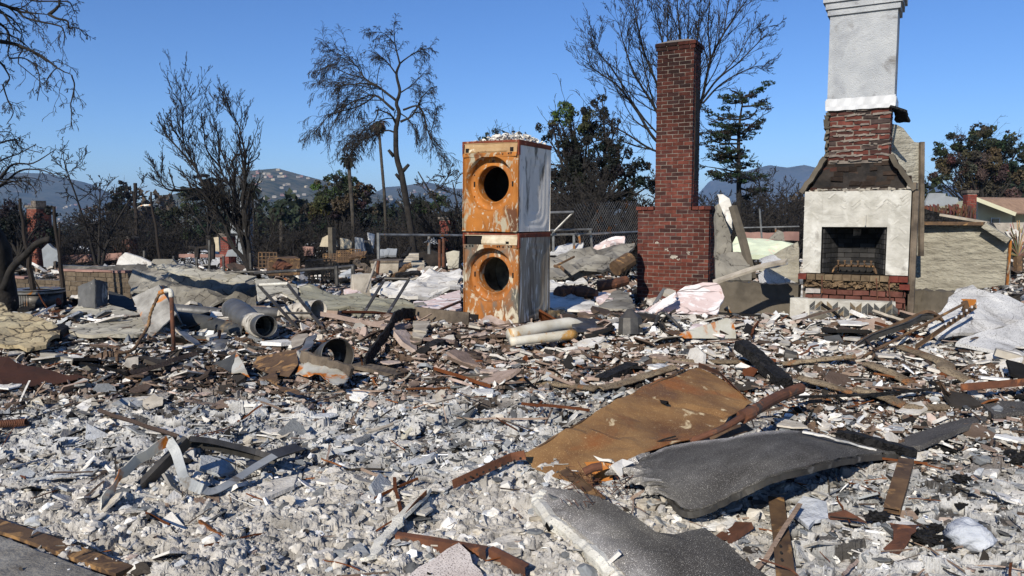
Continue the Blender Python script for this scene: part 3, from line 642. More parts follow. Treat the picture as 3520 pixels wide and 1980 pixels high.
for x, h in ((-.38, .36), (.30, .30), (.45, .30)):
    m = MB(); m.tube([(x - .16, -.2, hz1 + .0), (x, -.18, hz1 + .02), (x + .01, -.13, hz1 + .08), (x, -.12, hz1 + h * .85)] if x < 0 else [(x + .03, -.14, hz1 - .02), (x, -.13, hz1 + h)], .008, 6)
    m.build("rebar", M['rust'], fp, world=False)
tile = empty("tiled_block", W(2810, 1108, 9.75), R(-20), "small grey block faced with square mosaic tiles leaning on the herringbone hearth", "rubble block")
m = MB(); m.box((0, .07, .06), (.19, .08, .17), jit=.004); m.build("block_body", M['concrete_l'], tile, world=False)
m = MB()
for i in range(5):
    for j in range(4):
        g = random.uniform(.16, .5); m.box((-.075 + i * .038, .028, -.005 + j * .04), (.033, .01, .034), col=(g, g, g * 1.05), jit=.001)
m.build("mosaic_tile", MATS["tile_attr"], tile, world=False)

# ---------------------------------------------------------------- the stub of wall and the stem walls
m = poly([(3056,1168/2.1955,11.1), (3060,425,11.1), (3084,428,11.12), (3106,440,11.15), (3122,462,11.2), (3143,487,11.22), (3162,490,11.25), (3168,700,11.3), (3166,880,11.3), (3100,880,11.2), (3056,760,11.1)][1:], .10, .09, .008, .004, 5)
st = m.build("stucco_wall_stub", M['wrinkle'], label="torn piece of wrinkled pale stucco wall behind the white chimney stack", cat="wall")
m = MB(); m.tube([W(3169, 488, 11.2), W(3166, 880, 11.2)], .04, 4); m.build("stud", M['wood'], st)
m = MB(); m.tube([W(3052, 428, 11.0), W(3054, 570, 11.0)], .025, 4); m.build("edge_trim", M['plaster'], st)
gw = empty("garden_wall", W(3300, 1000, 11.2), 0, "low grey wall of wrinkled stucco behind the fireplace", "wall")
m = poly([(3120,773,11.9), (3160,768,11.9), (3388,770,11.3), (3430,790,11.2), (3474,824,11.1), (3470,978,11.1), (3300,1000,11.4), (3120,1000,11.8)], .16, .12, .006, .012, 7)
m.build("wall", M['wrinkle2'], gw)
m = MB(); m.sweep([W(3130, 768, 11.9), W(3386, 770, 11.3)], [(-.02, -.02), (.18, -.02), (.18, .03), (-.02, .03)]); m.build("coping", M['rust_dull'], gw)
m = MB(); m.sweep([W(3388, 772, 11.25), W(3474, 826, 11.05)], [(-.03, -.05), (.18, -.05), (.18, .03), (-.03, .03)]); m.build("sloping_edge", M['wrinkle2'], gw)
m = MB(); m.tube([W(3474, 826, 11.04), W(3462, 980, 11.04)], .018, 4); m.build("corner_bead", M['orange'], gw)
m = poly([(3130,690,12.6), (3170,715,12.6), (3250,738,12.5), (3385,764,12.0), (3300,769,12.2), (3165,768,12.6), (3130,750,12.6)], .04, .1, .01, .01, 3)
m.build("roof_board", M['char'], label="charred board lying along the top of the low grey stucco wall", cat="board")
m = MB(); m.sweep([W(3238, 738, 12.2), W(3400, 765, 11.7)], [(-.02, -.02), (.1, -.02), (.1, .015), (-.02, .015)]); m.build("pale_batten", M['board'], label="pale batten lying on the charred board above the grey stucco wall", cat="board")
def stem(name, a, b, top, bot, thick, label, m_=None):
    A, B = Vector(a), Vector(b); d = (B - A).normalized(); n = Vector((-d.y, d.x, 0)); k = 24; P = []
    for i in range(10):
        P.append([tuple(A + (B - A) * (j / k) + Vector((0, 0, bot + (top + .012 * math.sin(j * 1.3) - bot) * i / 9)) - n * float(fbm(j * .4, i * .5, 3)) * .02) for j in range(k + 1)])
    mb = MB(); mb.grid(np.array(P), thick); return mb.build(name, m_ or M['concrete'], label=label, cat="foundation wall")
def xy(u, v, D): p = W(u, v, D); return (p.x, p.y, 0)
stem("foundation_wall", xy(3085, 900, 10.6), xy(3300, 900, 10.0), W(3150, 997, 10.4).z, -.3, .2, "board-marked concrete foundation wall beside the fireplace under the grey stucco wall")
stem("foundation_wall", xy(2470, 960, 11.6), xy(2745, 960, 10.9), W(2600, 972, 11.3).z, -.3, .2, "dark concrete foundation wall between the brick chimney and the fireplace")
stem("foundation_wall", xy(1920, 960, 9.7), xy(2010, 960, 9.55), W(1965, 1066, 9.6).z, -.1, .15, "short concrete footing just beside the stacked dryers", M['concrete_l'])
stem("foundation_wall", xy(2010, 960, 9.5), xy(2270, 960, 9.3), W(2140, 1078, 9.4).z, -.1, .15, "low concrete footing under the curled plaster strip", M['concrete'])
pl = poly([(2742,830,11.6), (2748,930,11.4), (2742,970,11.3), (2690,966,11.4), (2610,930,11.7), (2640,890,11.8), (2700,850,11.8)], .03, .08, .006, .01, 9)
pl.build("stucco_sheet", M['wrinkle2'], label="brown stucco sheet leaning against the side of the fireplace", cat="stucco sheet")

# ---------------------------------------------------------------- the two dryers
def rrect(hw, hh, r, n=6):
    out = []
    for cx, cz, a0 in ((hw - r, hh - r, 0), (-hw + r, hh - r, 90), (-hw + r, -hh + r, 180), (hw - r, -hh + r, 270)):
        for i in range(n + 1): a = R(a0 + 90 * i / n); out.append((cx + r * math.cos(a), cz + r * math.sin(a)))
    return out
def dryer(name, loc, rz, mats, label, lower):
    rt = empty(name, loc, rz, label, "dryer")
    fm, cm, sm = mats; hw = .345; H = .975; zc = .52; Dp = .76
    ZP = .82                                                        # top of the bulging front
    # front panel: rectangle with a stepped round recess
    corner = [math.atan2(ZP - zc, hw), math.atan2(ZP - zc, -hw), math.atan2(.01 - zc, -hw) + 2 * math.pi, math.atan2(.01 - zc, hw) + 2 * math.pi]
    angs = sorted(set([2 * math.pi * i / 72 for i in range(72)] + [a % (2 * math.pi) for a in corner]))
    def outer(a):
        c, s = math.cos(a), math.sin(a); k = 1e9
        if abs(c) > 1e-6: k = min(k, hw / abs(c))
        if s > 1e-6: k = min(k, (ZP - zc) / s)
        if s < -1e-6: k = min(k, (zc - .01) / -s)
        return k
    rings = []
    def bul(x, z): return -.035 - .02 * (1 - (x / hw) ** 2)
    for kind in range(13):
        row = []
        for a in angs:
            c, s = math.cos(a), math.sin(a); ro = outer(a)
            if kind == 0: r_, y = .192, .17
            elif kind == 1: r_, y = .192, .062
            elif kind == 2: r_, y = .196, .044
            elif kind == 3: r_, y = .206, .044
            elif kind == 4: r_, y = .212, .053
            elif kind == 5: r_, y = .274, .050
            elif kind == 6: r_, y = .286, .034
            elif kind == 7: r_, y = .296, None
            elif kind == 8: r_, y = .302, None
            else:
                t = (kind - 8) / 4; r_, y = .302 + (ro - .302) * t, None
            x, z = c * r_, s * r_ + zc
            if y is None:
                y = bul(x, z)
                e = max(0, abs(x) / hw - .86) / .14; y += .03 * e * e
                if kind == 12: y = -.005 if abs(abs(x) - hw) < 1e-3 else y
                if kind == 8: y -= .004
            row.append((x, y, z))
        rings.append(row)
    m = MB(); n = len(angs); vs = [p for r_ in rings for p in r_]
    fs = [(i * n + k, (i + 1) * n + k, (i + 1) * n + (k + 1) % n, i * n + (k + 1) % n) for i in range(12) for k in range(n)]
    m.add(vs, fs)
    fp_ = m.build("front_panel", fm, rt, world=False, smooth=True)
    # skirts closing the panel to the cabinet
    m = MB()
    for x in (-hw, hw): m.box((x * .985, -.012, .415), (.008, .03, .80))
    m.box((0, -.02, .012), (hw * 2 - .01, .05, .012)); m.box((0, -.018, ZP + .012), (hw * 2 - .03, .055, .035), jit=.004)
    if not lower: m.box((0, -.045, ZP + .0), (.66, .02, .03), jit=.003)
    m.build("header_strip", fm, rt, world=False)
    # slots: dark blocks painted as the shade inside them
    sl = [((x, -.048, ZP + .012 + random.uniform(-.006, .006)), (.012, .012, .018)) for x in (-.29, -.245, -.21, .10, .125, .17, .24, .27)]
    for x in (-.238, .238): sl += [((x, .050, zc + .0), (.016, .012, .055)), ((x, .050, zc + .1), (.01, .012, .012)), ((x, .050, zc - .14), (.01, .012, .02))]
    for c_, z_ in sl: m = MB(); m.box(c_, z_); m.build("slot", M['dark'], rt, world=False)
    # control panel
    m = MB(); z0, z1 = ZP + .03, .945
    P = np.zeros((7, 25, 3))
    for i in range(7):
        for j in range(25):
            x = -.325 + .65 * j / 24; z = z0 + (z1 - z0) * i / 6; y = -.012 - .016 * (1 - i / 6) - .006 * float(fbm(x * 9, z * 20, 2))
            if .12 < (j / 24) < .82 and 1 <= i <= 3: y -= .012
            if lower and x < -.11 and True: y = None
            P[i, j] = (x, y if y is not None else .0, z)
    if lower: P = P[:, 8:]
    m.grid(P, .004); 
    m.box((0, .0, z1 + .006), (.66, .035, .01), jit=.002)
    cp = m.build("control_panel", cm, rt, world=False)
    m = MB()
    for c_, z_ in ((((-.21, .02, (z0 + z1) / 2), (.2, .03, z1 - z0 - .01)), ((.21, -.030, z0 + .025), (.034, .01, .024))) if lower else (((-.285, -.02, z0 + .03), (.036, .03, .042)), ((.265, -.02, z0 + .03), (.036, .03, .042)))):
        m = MB(); m.box(c_, z_); m.build("control_opening", M['dark'], rt, world=False)  # solid dark block, painted for the shade inside the opening
    # cabinet with embossed right side
    m = MB(); nz, ny = 60, 36; P = np.zeros((nz + 1, ny + 1, 3))
    for i in range(nz + 1):
        for j in range(ny + 1):
            y = Dp * j / ny; z = .01 + (H - .03) * i / nz; q = 0
            for (a, b, r_) in ((.27, .40, .12), (.19, .33, .10), (.12, .25, .07)):
                dx, dz = abs(y - .40) - (a - r_), abs(z - .47) - (b - r_); d = math.hypot(max(dx, 0), max(dz, 0)) + min(max(dx, dz), 0) - r_
                q -= .007 / (1 + math.exp(d * 160)); q -= .004 * math.exp(-(d / .010) ** 2)
            q += .010 * float(fbm(y * 2.2 + (7 if lower else 0), z * 2.2, 3))
            P[i, j] = (hw + q, y, z)
    m.grid(P); P2 = P.copy(); P2[..., 0] = -P2[..., 0]; m.grid(P2, flip=True)
    m.add([(-hw, Dp, .01), (hw, Dp, .01), (hw, Dp, H), (-hw, Dp, H)], [(0, 3, 2, 1)]); m.add([(-hw, 0, .01), (hw, 0, .01), (hw, Dp, .01), (-hw, Dp, .01)], [(0, 3, 2, 1)])
    m.build("cabinet", sm, rt, world=False, smooth=True)
    m = MB()
    m.box((0, Dp / 2 - .005, H - .008), (hw * 2 + .012, Dp + .03, .022), jit=.002); m.box((hw + .002, Dp / 2, H - .03), (.012, Dp, .035), jit=.003)
    m.box((-hw + .004, -.01, (ZP + H) / 2), (.02, .03, H - ZP), jit=.002); m.box((hw - .004, -.01, (ZP + H) / 2), (.02, .03, H - ZP), jit=.002)
    m.build("top_rim", M['rustlid'], rt, world=False)
    # drum
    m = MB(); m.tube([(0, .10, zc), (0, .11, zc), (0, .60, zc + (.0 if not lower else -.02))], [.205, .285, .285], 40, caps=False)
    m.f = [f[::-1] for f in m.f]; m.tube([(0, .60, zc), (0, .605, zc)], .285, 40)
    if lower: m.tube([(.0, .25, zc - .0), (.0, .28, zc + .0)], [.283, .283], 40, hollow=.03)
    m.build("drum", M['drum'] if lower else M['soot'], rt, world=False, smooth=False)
    if lower:
        m = MB(); m.box((-.2, -.058, .055), (.13, .012, .06)); m.build("kick_opening", M['dark'], rt, world=False)  # dark block whose colour stands for the shaded opening
    else:
        m = MB(); m.box((-.0, .046, zc + .245), (.02, .02, .02), jit=.004); m.build("latch", M['rust'], rt, world=False)
    return rt
WB = W(1690, 1108, 8.35)
d1 = dryer("dryer", WB, R(-28), (M['orange2'], M['khaki2'], M['enamel2']), "lower of the two stacked rusted dryers, its cabinet side scorched brown and standing in rubble", True)
d2 = dryer("dryer", WB + Vector((-.008, 0, .985)), R(-28.5), (M['orange'], M['khaki'], M['enamel']), "upper of the two stacked rusted dryers, grey embossed side, ash heaped on its lid", False)
d2.rotation_euler.y = R(.7)
# ---------------------------------------------------------------- debris of the burnt house
def Zm(x0, y0, s): return lambda x, y, *d: (x0 + x / s, y0 + y / s) + tuple(d)
def r2(k, x, y, *d): return T(2, k, x, y) + tuple(d)
def r3(k, x, y, *d): return T(3, k, x, y) + tuple(d)
def g3(k, x, y, lift=0.0): return G(*T(3, k, x, y), lift)
def g2(k, x, y, lift=0.0): return G(*T(2, k, x, y), lift)
z5 = Zm(500, 900, 3.622); zA = Zm(0, 820, 4.83); zC = Zm(1000, 1000, 4.14); zD = Zm(3000, 1000, 3.45); zE = Zm(2150, 980, 6.44)
def one(m, name, mt, label, cat, group=None, smooth=False, bevel=0): return m.build(name, mt, label=label, cat=cat, group=group, smooth=smooth, bevel=bevel)
def slab(name, outline, mt, label, cat="slab", thick=.03, dens=.09, jag=.008, wob=.012, seed=1, group=None):
    return one(poly(outline, thick, dens, jag, wob, seed), name, mt, label, cat, group)
def strip(pts, w, t, n=5, lean=0.0, jag=0.0, ups=None):
    P = smoothpath([PT(p) for p in pts], n); m = MB()
    if jag: P = [p + Vector((random.gauss(0, jag), random.gauss(0, jag), random.gauss(0, jag * .6))) for p in P]
    m.sweep(P, [(-w / 2, -t / 2), (w / 2, -t / 2), (w / 2, t / 2), (-w / 2, t / 2)], twist=[lean] * len(P)); return m
def chan(pts, w, h, t=.003, lean=0.0, n=1):
    P = [PT(p) for p in pts]; P = smoothpath(P, n) if n > 1 else P
    return MB().sweep(P, [(-w / 2, h), (-w / 2, 0), (w / 2, 0), (w / 2, h), (w / 2 - t, h), (w / 2 - t, t), (-w / 2 + t, t), (-w / 2 + t, h)], twist=[lean] * len(P))
def angle(pts, w, h, t=.003, lean=0.0):
    P = [PT(p) for p in pts]; return MB().sweep(P, [(0, 0), (w, 0), (w, t), (t, t), (t, h), (0, h)], twist=[lean] * len(P))
def holes(parent, a, b, n, r, off=Vector((0, 0, 0)), nm="hole_shade"):
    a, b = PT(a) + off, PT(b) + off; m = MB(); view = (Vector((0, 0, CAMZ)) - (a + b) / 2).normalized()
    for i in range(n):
        p = a + (b - a) * ((i + .5) / n); m.tube([p - view * .002, p + view * .0035], r, 8)  # dark discs on the face, painted as the shade inside holes
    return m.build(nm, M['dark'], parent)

# --- near ground
m = MB(); P = smoothpath([r3(0,705,1040,3.95), r3(0,712,930,4.0), r3(0,800,800,4.1), r3(0,890,690,4.2), r3(0,1160,508,4.42)] and [PT(p) for p in (r3(0,700,1045,3.60), r3(0,718,925,3.64), r3(0,805,800,3.74), r3(0,895,690,3.85), r3(0,1160,510,4.0))], 4)
P = [p + Vector((random.gauss(0,.004), 0, random.gauss(0,.005))) for p in P]
m.sweep(P, [(-.002,-.03),(.002,-.03),(.002,.03),(-.002,.03)], twist=[.12 + .1 * math.sin(i) for i in range(len(P))]); 
fs_ = empty("folded_metal_strip", G(*T(3,0,1100,840)), 0, "kinked loop of folded metal strip, rusty on one arm and bright on the other", "metal strip")
m.build("rusty_arm", M['rustwhite'], fs_)
m = MB(); P = smoothpath([PT(p) for p in (r3(0,1162,508,4.0), r3(0,1215,590,3.98), r3(0,1250,700,3.93), r3(0,1285,790,3.88), r3(0,1380,842,3.84), r3(0,1470,862,3.84), r3(0,1600,800,3.92), r3(1,0,690,4.1), r3(1,130,615,4.2))], 5)
m.sweep(P, [(-.028,-.0015),(.028,-.0015),(.028,.0015),(-.028,.0015)], up=[(-.15,-.95,.35)] * 22 + [(0,-.35,.95)] * (len(P) - 22)); m.build("bright_arm", M['galv_bright'], fs_)
one(chan([r3(0,1305,500,4.14), r3(0,1480,520,4.2), r3(0,1771,590,4.28), r3(1,130,622,4.26)], .065, .035, lean=math.pi*.75, n=4), "steel_stud", M['galv_dark'], "sooty steel stud running down from the kinked metal loop", "steel stud")
one(chan([r3(0,1310,520,4.12), r3(0,1150,680,4.0), r3(0,985,850,3.86)], .075, .03, lean=math.pi*.4, n=3), "steel_stud", M['galv_dark'], "short dark steel stud propped up behind the rusty arm of the metal loop", "steel stud")
one(strip([g3(1,-20,700,.03), g3(1,100,620,.05), g3(1,300,555,.05)], .10, .01, lean=.2), "bent_sheet", M['galv_dark'], "grey bent sheet end lying where the bright metal loop meets the ash", "metal strip")
cb = empty("concrete_curb", G(150, 1905), 0, "low concrete edge with a steel plate beside it cutting into the ash", "curb")
A, B = G(-120, 1795), G(430, 1990); up = Vector((0, 0, 1))
m = MB(); m.sweep([A + up * .015, (A + B) / 2 + up * .02, B + up * .01], [(-.04, -.25), (.04, -.25), (.04, .03), (-.04, .03)]); m.build("steel_plate", M['rust_dull'], cb)
A2, B2 = G(-150, 1835), G(400, 2050)
m = MB(); P = []
for i in range(14): 
    q = A2 + (B2 - A2) * i / 13; P.append([tuple(q + up * (-.10 + .012 * random.random())), tuple(q + Vector((-.3, -.35, -.05))), tuple(q + Vector((-.9, -1.0, -.06)))])
m.grid(np.array(P), .15, flip=True); m.build("concrete", mat('rough_concrete', S(150,145,134), S(112,106,97), 5, .95, 1.0, 30, .012, patch=((S(70,64,58),4,.6,.7),)), cb)
one(strip([g3(0,250,1190,.03), g3(0,520,1260,.03), g3(0,800,1400,.03)], .06, .03, jag=.006), "charred_batten", M['char'], "charred batten lying along the near concrete edge", "board")
a = angle([g3(1,1365,845,.03), g3(1,1771,655,.07), g3(2,100,640,.10)], .005, .05, .004); o = one(a, "perforated_angle", M['rust'], "rusty perforated steel angle resting against the big rusted sheet", "steel angle")
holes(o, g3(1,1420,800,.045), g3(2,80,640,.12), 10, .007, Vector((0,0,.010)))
ch = one(chan([g3(1,965,1215,.02), g3(1,1200,1250,.03), g3(1,1590,1320,.03)], .075, .03, lean=-math.pi*.45), "rusty_channel", M['rust'], "rusty steel channel half buried in the near ash beside the speckled slab corner", "steel channel")
one(chan([g3(1,1610,1310,.03), g3(2,90,1440,.02)], .07, .03, lean=-math.pi*.45), "rusty_channel", M['rust'], "shorter rusty channel end behind the speckled slab corner", "steel channel")
one(strip([g3(1,1180,870,.10), g3(1,1090,960,.08), g3(1,1010,1060,.05), g3(1,940,1180,.03)], .035, .004, lean=1.2), "perforated_strap", M['rust'], "thin rusty strap standing over an ash-crusted strip", "metal strap")
one(strip([g3(1,1180,860,.05), g3(1,1000,1060,.05), g3(1,870,1200,.04), g3(1,780,1330,.03), g3(1,640,1300,.0)], .06, .018, lean=.3, jag=.006), "plaster_strip", M['gritwhite'], "curved ash-white plaster strip under the thin rusty strap", "plaster strip")
slab("speckled_slab", [g3(1,960,1500,.03), g3(1,1400,1215,.09), g3(1,1480,1290,.08), g3(1,1600,1500,.05)], M['granite'], "speckled pinkish white stucco corner in front of the rusty channel", thick=.04, dens=.06, wob=.006)
# big rusted sheet
rs = poly([g3(2,60,640,.03), g3(2,330,470,.08), g3(2,700,265,.12), g3(2,1000,110,.15), g3(2,1225,5,.18), g3(2,1290,-5,.18), g3(2,1400,50,.13), g3(2,1560,170,.07), g3(2,1660,255,.04), g3(2,1600,300,.05),
    g3(2,1450,420,.06), g3(2,1300,500,.06), g3(2,1120,560,.07), g3(2,880,640,.08), g3(2,700,700,.08), g3(2,540,800,.06), g3(2,420,790,.04), g3(2,290,750,.03), g3(2,150,710,.02)], .004, .06, .003, .020, 3, bulge=.02)
rs = one(rs, "rusted_sheet", M['sheet_rust'], "broad rusted steel sheet with tan burn marks lying across the rubble", "metal sheet", smooth=False)
m = MB(); m.tube(smoothpath([g3(2,60,640,.03), g3(2,330,468,.085), g3(2,700,262,.125), g3(2,1225,3,.185)], 6), .007, 6); m.build("rolled_edge", M['rust_dull'], rs)
one(angle([g3(2,1290,0,.17), g3(2,1450,60,.12), g3(2,1640,250,.03)], .01, .05, .004, lean=.6), "sheet_flange", M['rust'], "folded rusty flange standing behind the top corner of the broad rusted sheet", "metal strip")
# two black-grit slabs
rows_ = [[g3(2,815,700,.10), g3(2,1080,552,.14), g3(2,1480,492,.20), g3(3,0,442,.24), g3(3,270,442,.20), g3(3,600,512,.12), g3(3,984,566,.05)],
         [g3(2,800,770,.13), g3(2,1130,740,.17), g3(2,1500,660,.25), g3(3,0,600,.30), g3(3,320,550,.25), g3(3,660,556,.14), g3(3,986,570,.05)],
         [g3(2,1010,860,.09), g3(2,1225,985,.13), g3(2,1520,870,.22), g3(3,0,757,.28), g3(3,400,655,.24), g3(3,680,606,.15), g3(3,990,575,.05)]]
bs_ = empty("arched_slab", G(*T(3,3,0,850)), 0, "large arched stucco slab with a black gritty face and dark hollow below", "slab")
P = cgrid(rows_, 12, 14, .0022, .010, 4); m = MB(); rg_ = random.Random(5); off_ = [0.0]
for i in range(P.shape[0]): off_.append(off_[-1] * .5 + rg_.gauss(0, .045))
for i in range(P.shape[0]):
    for j in range(9): P[i, j, 0] += off_[i] * (1 - j / 9) + .03 * rg_.random() * (1 - j / 9) * (j < 2); P[i, j, 2] += .012 * rg_.gauss(0, 1) * (1 - j / 9) ** 2
m.grid(P, .022, flip=True); nr_, nc_ = P.shape[:2]; cg_ = np.ones((nr_, nc_))
for i in range(nr_):
    for j in range(nc_): cg_[i, j] = 1 + 3.2 * max(0, 1 - i / 2.6 + .5 * float(vnoise(j * .7, i * .9))) * (j < nc_ * .62) + 2.4 * max(0, 1 - j / 6 + .8 * float(vnoise(j * .7, i * .9))) + .7 * max(0, float(fbm(j * .25, i * .3, 3)))
cg_ = np.clip(cg_, 1, 4.4).ravel(); m.c = [(q, q, q * .97) for q in cg_] * 2; m.build("grit_face", M['grit'], bs_)
m = MB(); m.sweep([tuple(p) for p in P[-1] - np.array([0, -.004, .024])], [(-.008,-.018),(.008,-.018),(.008,.012),(-.008,.012)]); m.build("steel_edge", M['galv_dark'], bs_)
ls = poly([g3(2,180,900,.05), g3(2,225,845,.05), g3(2,420,885,.07), g3(2,600,940,.08), g3(2,720,1000,.09), g3(2,850,1085,.09), g3(2,1000,1190,.08), g3(2,1130,1198,.08), g3(2,1330,1155,.09), g3(2,1500,1265,.09), g3(2,1800,1470,.08),
    g3(2,1900,1600,.06), g3(2,900,1640,.04), g3(2,740,1430,.05), g3(2,600,1300,.05), g3(2,400,1130,.05), g3(2,210,985,.05)], .03, .07, .008, .012, 6, bulge=.03)
lo = empty("near_slab", G(*T(3,2,1000,1300)), 0, "black gritty stucco slab with a pale raised rim", "slab")
qe = g3(2,190,930,.06); qf = g3(2,740,1440,.055); dn = (qf - qe).normalized()
ls.c = [(lambda d_: (d_, d_, d_ * .97))(min(4.2, 1 + 3.0 * max(0, 1 - ((Vector(p) - qe) - dn * (Vector(p) - qe).dot(dn)).length / .16 + .7 * float(fbm(p[0] * 9, p[1] * 9, 3))) + .8 * max(0, float(fbm(p[0] * 3, p[1] * 3, 3)) * 1.2))) for p in ls.v]
ls.build("grit_face", M['grit'], lo)
m = MB(); P = [p + Vector((random.gauss(0,.004), random.gauss(0,.004), random.gauss(0,.003))) for p in smoothpath([g3(2,215,870,.06), g3(2,190,930,.06), g3(2,290,1050,.065), g3(2,420,1150,.06), g3(2,600,1310,.06), g3(2,740,1440,.055), g3(2,880,1620,.05)], 8)]
m.sweep(P, [(-.035,-.04),(.03,-.04),(.04,.0),(.012,.018),(-.02,.012)]); m.build("pale_rim", M['gritwhite'], lo)
# wire and rusty scraps between the slabs
wn_ = empty("wire_netting", g3(2,650,850), 0, "tangle of rusty hexagonal wire netting between the broad rusted sheet and the gritty slabs", "wire netting")
m = MB(); rw = random.Random(4)
for i in range(9):
    for j in range(7):
        def hp(a, b): 
            x = 330 + (a + (b % 2) * .5) * 52; y = 680 + b * 38 + (a * 6); return g3(2, x + rw.uniform(-8,8), y + rw.uniform(-8,8), .11 + .05 * math.sin(a * .7 + b) )
        if rw.random() < .25: continue
        p = hp(i, j); q = hp(i + 1, j) if rw.random() < .7 else None; s = hp(i + (j % 2), j + 1)
        for e in (q, s):
            if e is not None: m.tube([p, (p + e) / 2 + Vector((0, 0, rw.uniform(-.004, .006))), e], .0017, 4)
for k in range(10):
    p = g3(2, rw.uniform(300, 850), rw.uniform(680, 900), .05); m.tube([p, p + Vector((rw.uniform(-.12,.12), rw.uniform(-.1,.1), rw.uniform(.02,.12)))], .0022, 4)
m.build("wire", M['rust'], wn_)
m = poly([g3(2,500,660,.13), g3(2,690,650,.13), g3(2,700,820,.03), g3(2,590,800,.02)], .004, .05, .002, .004, 2); m.build("rusty_plate", M['orange'], wn_)
one(chan([g3(2,350,720,.07), g3(2,620,930,.06)], .05, .015, lean=.3), "rusty_bracket", M['rust_dull'], "olive-rusty slotted bracket crossing the wire netting", "bracket")
m = MB(); m.tube([g3(2,500,730,.14), g3(2,560,700,.15), g3(2,620,690,.15)], .022, 12, hollow=.004); one(m, "pipe_stub", M['rust'], "short open rusty pipe stub inside the wire netting", "pipe")
slab("stucco_flake", [g3(2,560,620,.15), g3(2,690,640,.16), g3(2,710,665,.15), g3(2,600,650,.14)], M['slab_white'], "white flake lying on the lower edge of the broad rusted sheet", "plaster flake", thick=.012, dens=.05)
slab("stucco_flake", [g3(2,690,680,.16), g3(2,760,645,.16), g3(2,840,665,.15), g3(2,760,700,.14), g3(2,770,780,.10)], M['slab_white'], "bent white flake at the tip of the arched slab", "plaster flake", thick=.012, dens=.05, seed=4)
# pipes right of the rusted sheet
pp = empty("long_rusty_pipe", g3(2,1240,512), 0, "rusty pipe with a coupling slanting up beside the broad rusted sheet", "pipe")
m = MB(); m.tube(smoothpath([g3(2,1235,518,.16), g3(2,1450,430,.22), g3(2,1600,345,.25)], 4), .017, 10, r2=.021); m.build("thin_pipe", M['rust'], pp)
m = MB(); m.tube([g3(2,1590,350,.25), g3(2,1660,315,.255)], .041, 12); m.build("coupling", M['rust'], pp)
m = MB(); m.tube(smoothpath([g3(2,1650,318,.255), g3(3,60,215,.28), g3(3,225,150,.29)], 4), .034, 12, r2=.037, hollow=.005); m.build("thick_pipe", M['rust'], pp)
one(strip([g3(2,1370,500,.10), g3(2,1500,455,.14), g3(2,1640,415,.12)], .07, .004, lean=.5), "bent_sheet", M['rust_dull'], "curved rusty sheet scrap under the slanting rusty pipe", "metal strip")
# right near ground
st_ = one(chan([g3(3,55,900,.05), g3(3,90,1150,.045), g3(3,130,1500,.05)], .075, .012, lean=math.pi), "yellowed_stud", M['rust_dull'], "yellow-brown steel stud with punched holes coming from under the arched slab", "steel stud")
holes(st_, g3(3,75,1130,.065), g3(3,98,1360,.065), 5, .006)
m = MB(); m.tube(smoothpath([g3(3,-60,1330,.09), g3(3,60,1370,.09), g3(3,180,1420,.05), g3(3,260,1520,.03)], 5), .004, 5); one(m, "rusty_wire", M['rust'], "rusty wire crossing the yellow-brown stud", "wire")
o = one(chan([g3(3,1010,660,.12), g3(3,975,800,.10), g3(3,915,1010,.04)], .03, .075, lean=math.pi*.5), "upright_channel", M['rust_dull'], "tan steel channel standing on edge in the pale rubble below the arched slab", "steel channel")
one(chan([g3(2,1430,1195,.03), g3(2,1600,1075,.06)], .10, .03, lean=math.pi*.9), "rusty_channel", M['rust'], "short rusty channel in the shadow beneath the arched slab", "steel channel")
slab("rusty_plate", [g3(3,840,1070,.04), g3(3,960,1100,.05), g3(3,1060,1095,.05), g3(3,985,1190,.05), g3(3,900,1290,.03), g3(3,780,1270,.02), g3(3,870,1190,.03)], M['rust'], "torn rusty plate lying among black charcoal lumps", "metal plate", thick=.004, dens=.05)
slab("rusty_plate", [g3(3,380,1020,.02), g3(3,540,995,.03), g3(3,680,1075,.03), g3(3,560,1060,.02), g3(3,440,1060,.02)], M['rust'], "flat rusty plate scrap left of the charcoal lumps", "metal plate", thick=.004, dens=.05, seed=7)
def lump(name, k, x, y, rpx, mt, label, sq=.6, seed=1, cat="lump", amp=.5, sub=4, fr=2.0, asp=1.0):
    c = g3(k, x, y); r = rpx / 2.0125 * c.y / 2640; bm = bmesh.new(); bmesh.ops.create_icosphere(bm, subdivisions=sub, radius=1)
    V = np.array([tuple(v.co) for v in bm.verts]); F = [tuple(v.index for v in f.verts) for f in bm.faces]; bm.free()
    n = fbm(V[:,0] * fr + seed * 9, V[:,1] * fr + V[:,2] * fr * 1.3, 4); V = V * (1 + amp * n)[:, None] * np.array([r * asp, r, r * sq]) + np.array(tuple(c + Vector((0, 0, r * sq * .55))))
    return one(MB().add(V, F), name, mt, label, cat, smooth=mt is not M['char'])
lump("boulder", 3, 1390, 1225, 150, M['boulder'], "smooth swirled grey boulder at the near right among charcoal", .75, 2, "rock", .35)
for i, (x, y, r_) in enumerate(((770,1065,75),(1090,1200,90),(1230,1270,70),(1160,1130,50),(1260,600,70),(1690,650,75),(1340,790,55),(1000,1140,45))):
    lump("charcoal_lump", 3, x, y, r_, M['char'], ["black charcoal lump above the torn rusty plate","largest charcoal lump between the torn rusty plate and the swirled boulder","charcoal lump touching the swirled grey boulder","charcoal lump just behind the largest one near the boulder","charcoal lump at the end of the thin black slab","charcoal lump near the far end of the pale ash slope","small charcoal lump beyond the tan upright channel","small charcoal lump right of the torn rusty plate"][i], .5, i + 3, "charcoal", .9, 4, 3.5)
slab("ash_flake", [g3(3,150,1010,.03), g3(3,240,890,.05), g3(3,400,930,.05), g3(3,420,1040,.03), g3(3,280,1110,.02)], M['boulder'], "pale blue-grey ash slab beside the yellow-brown stud", "ash slab", thick=.02, dens=.05, wob=.01)
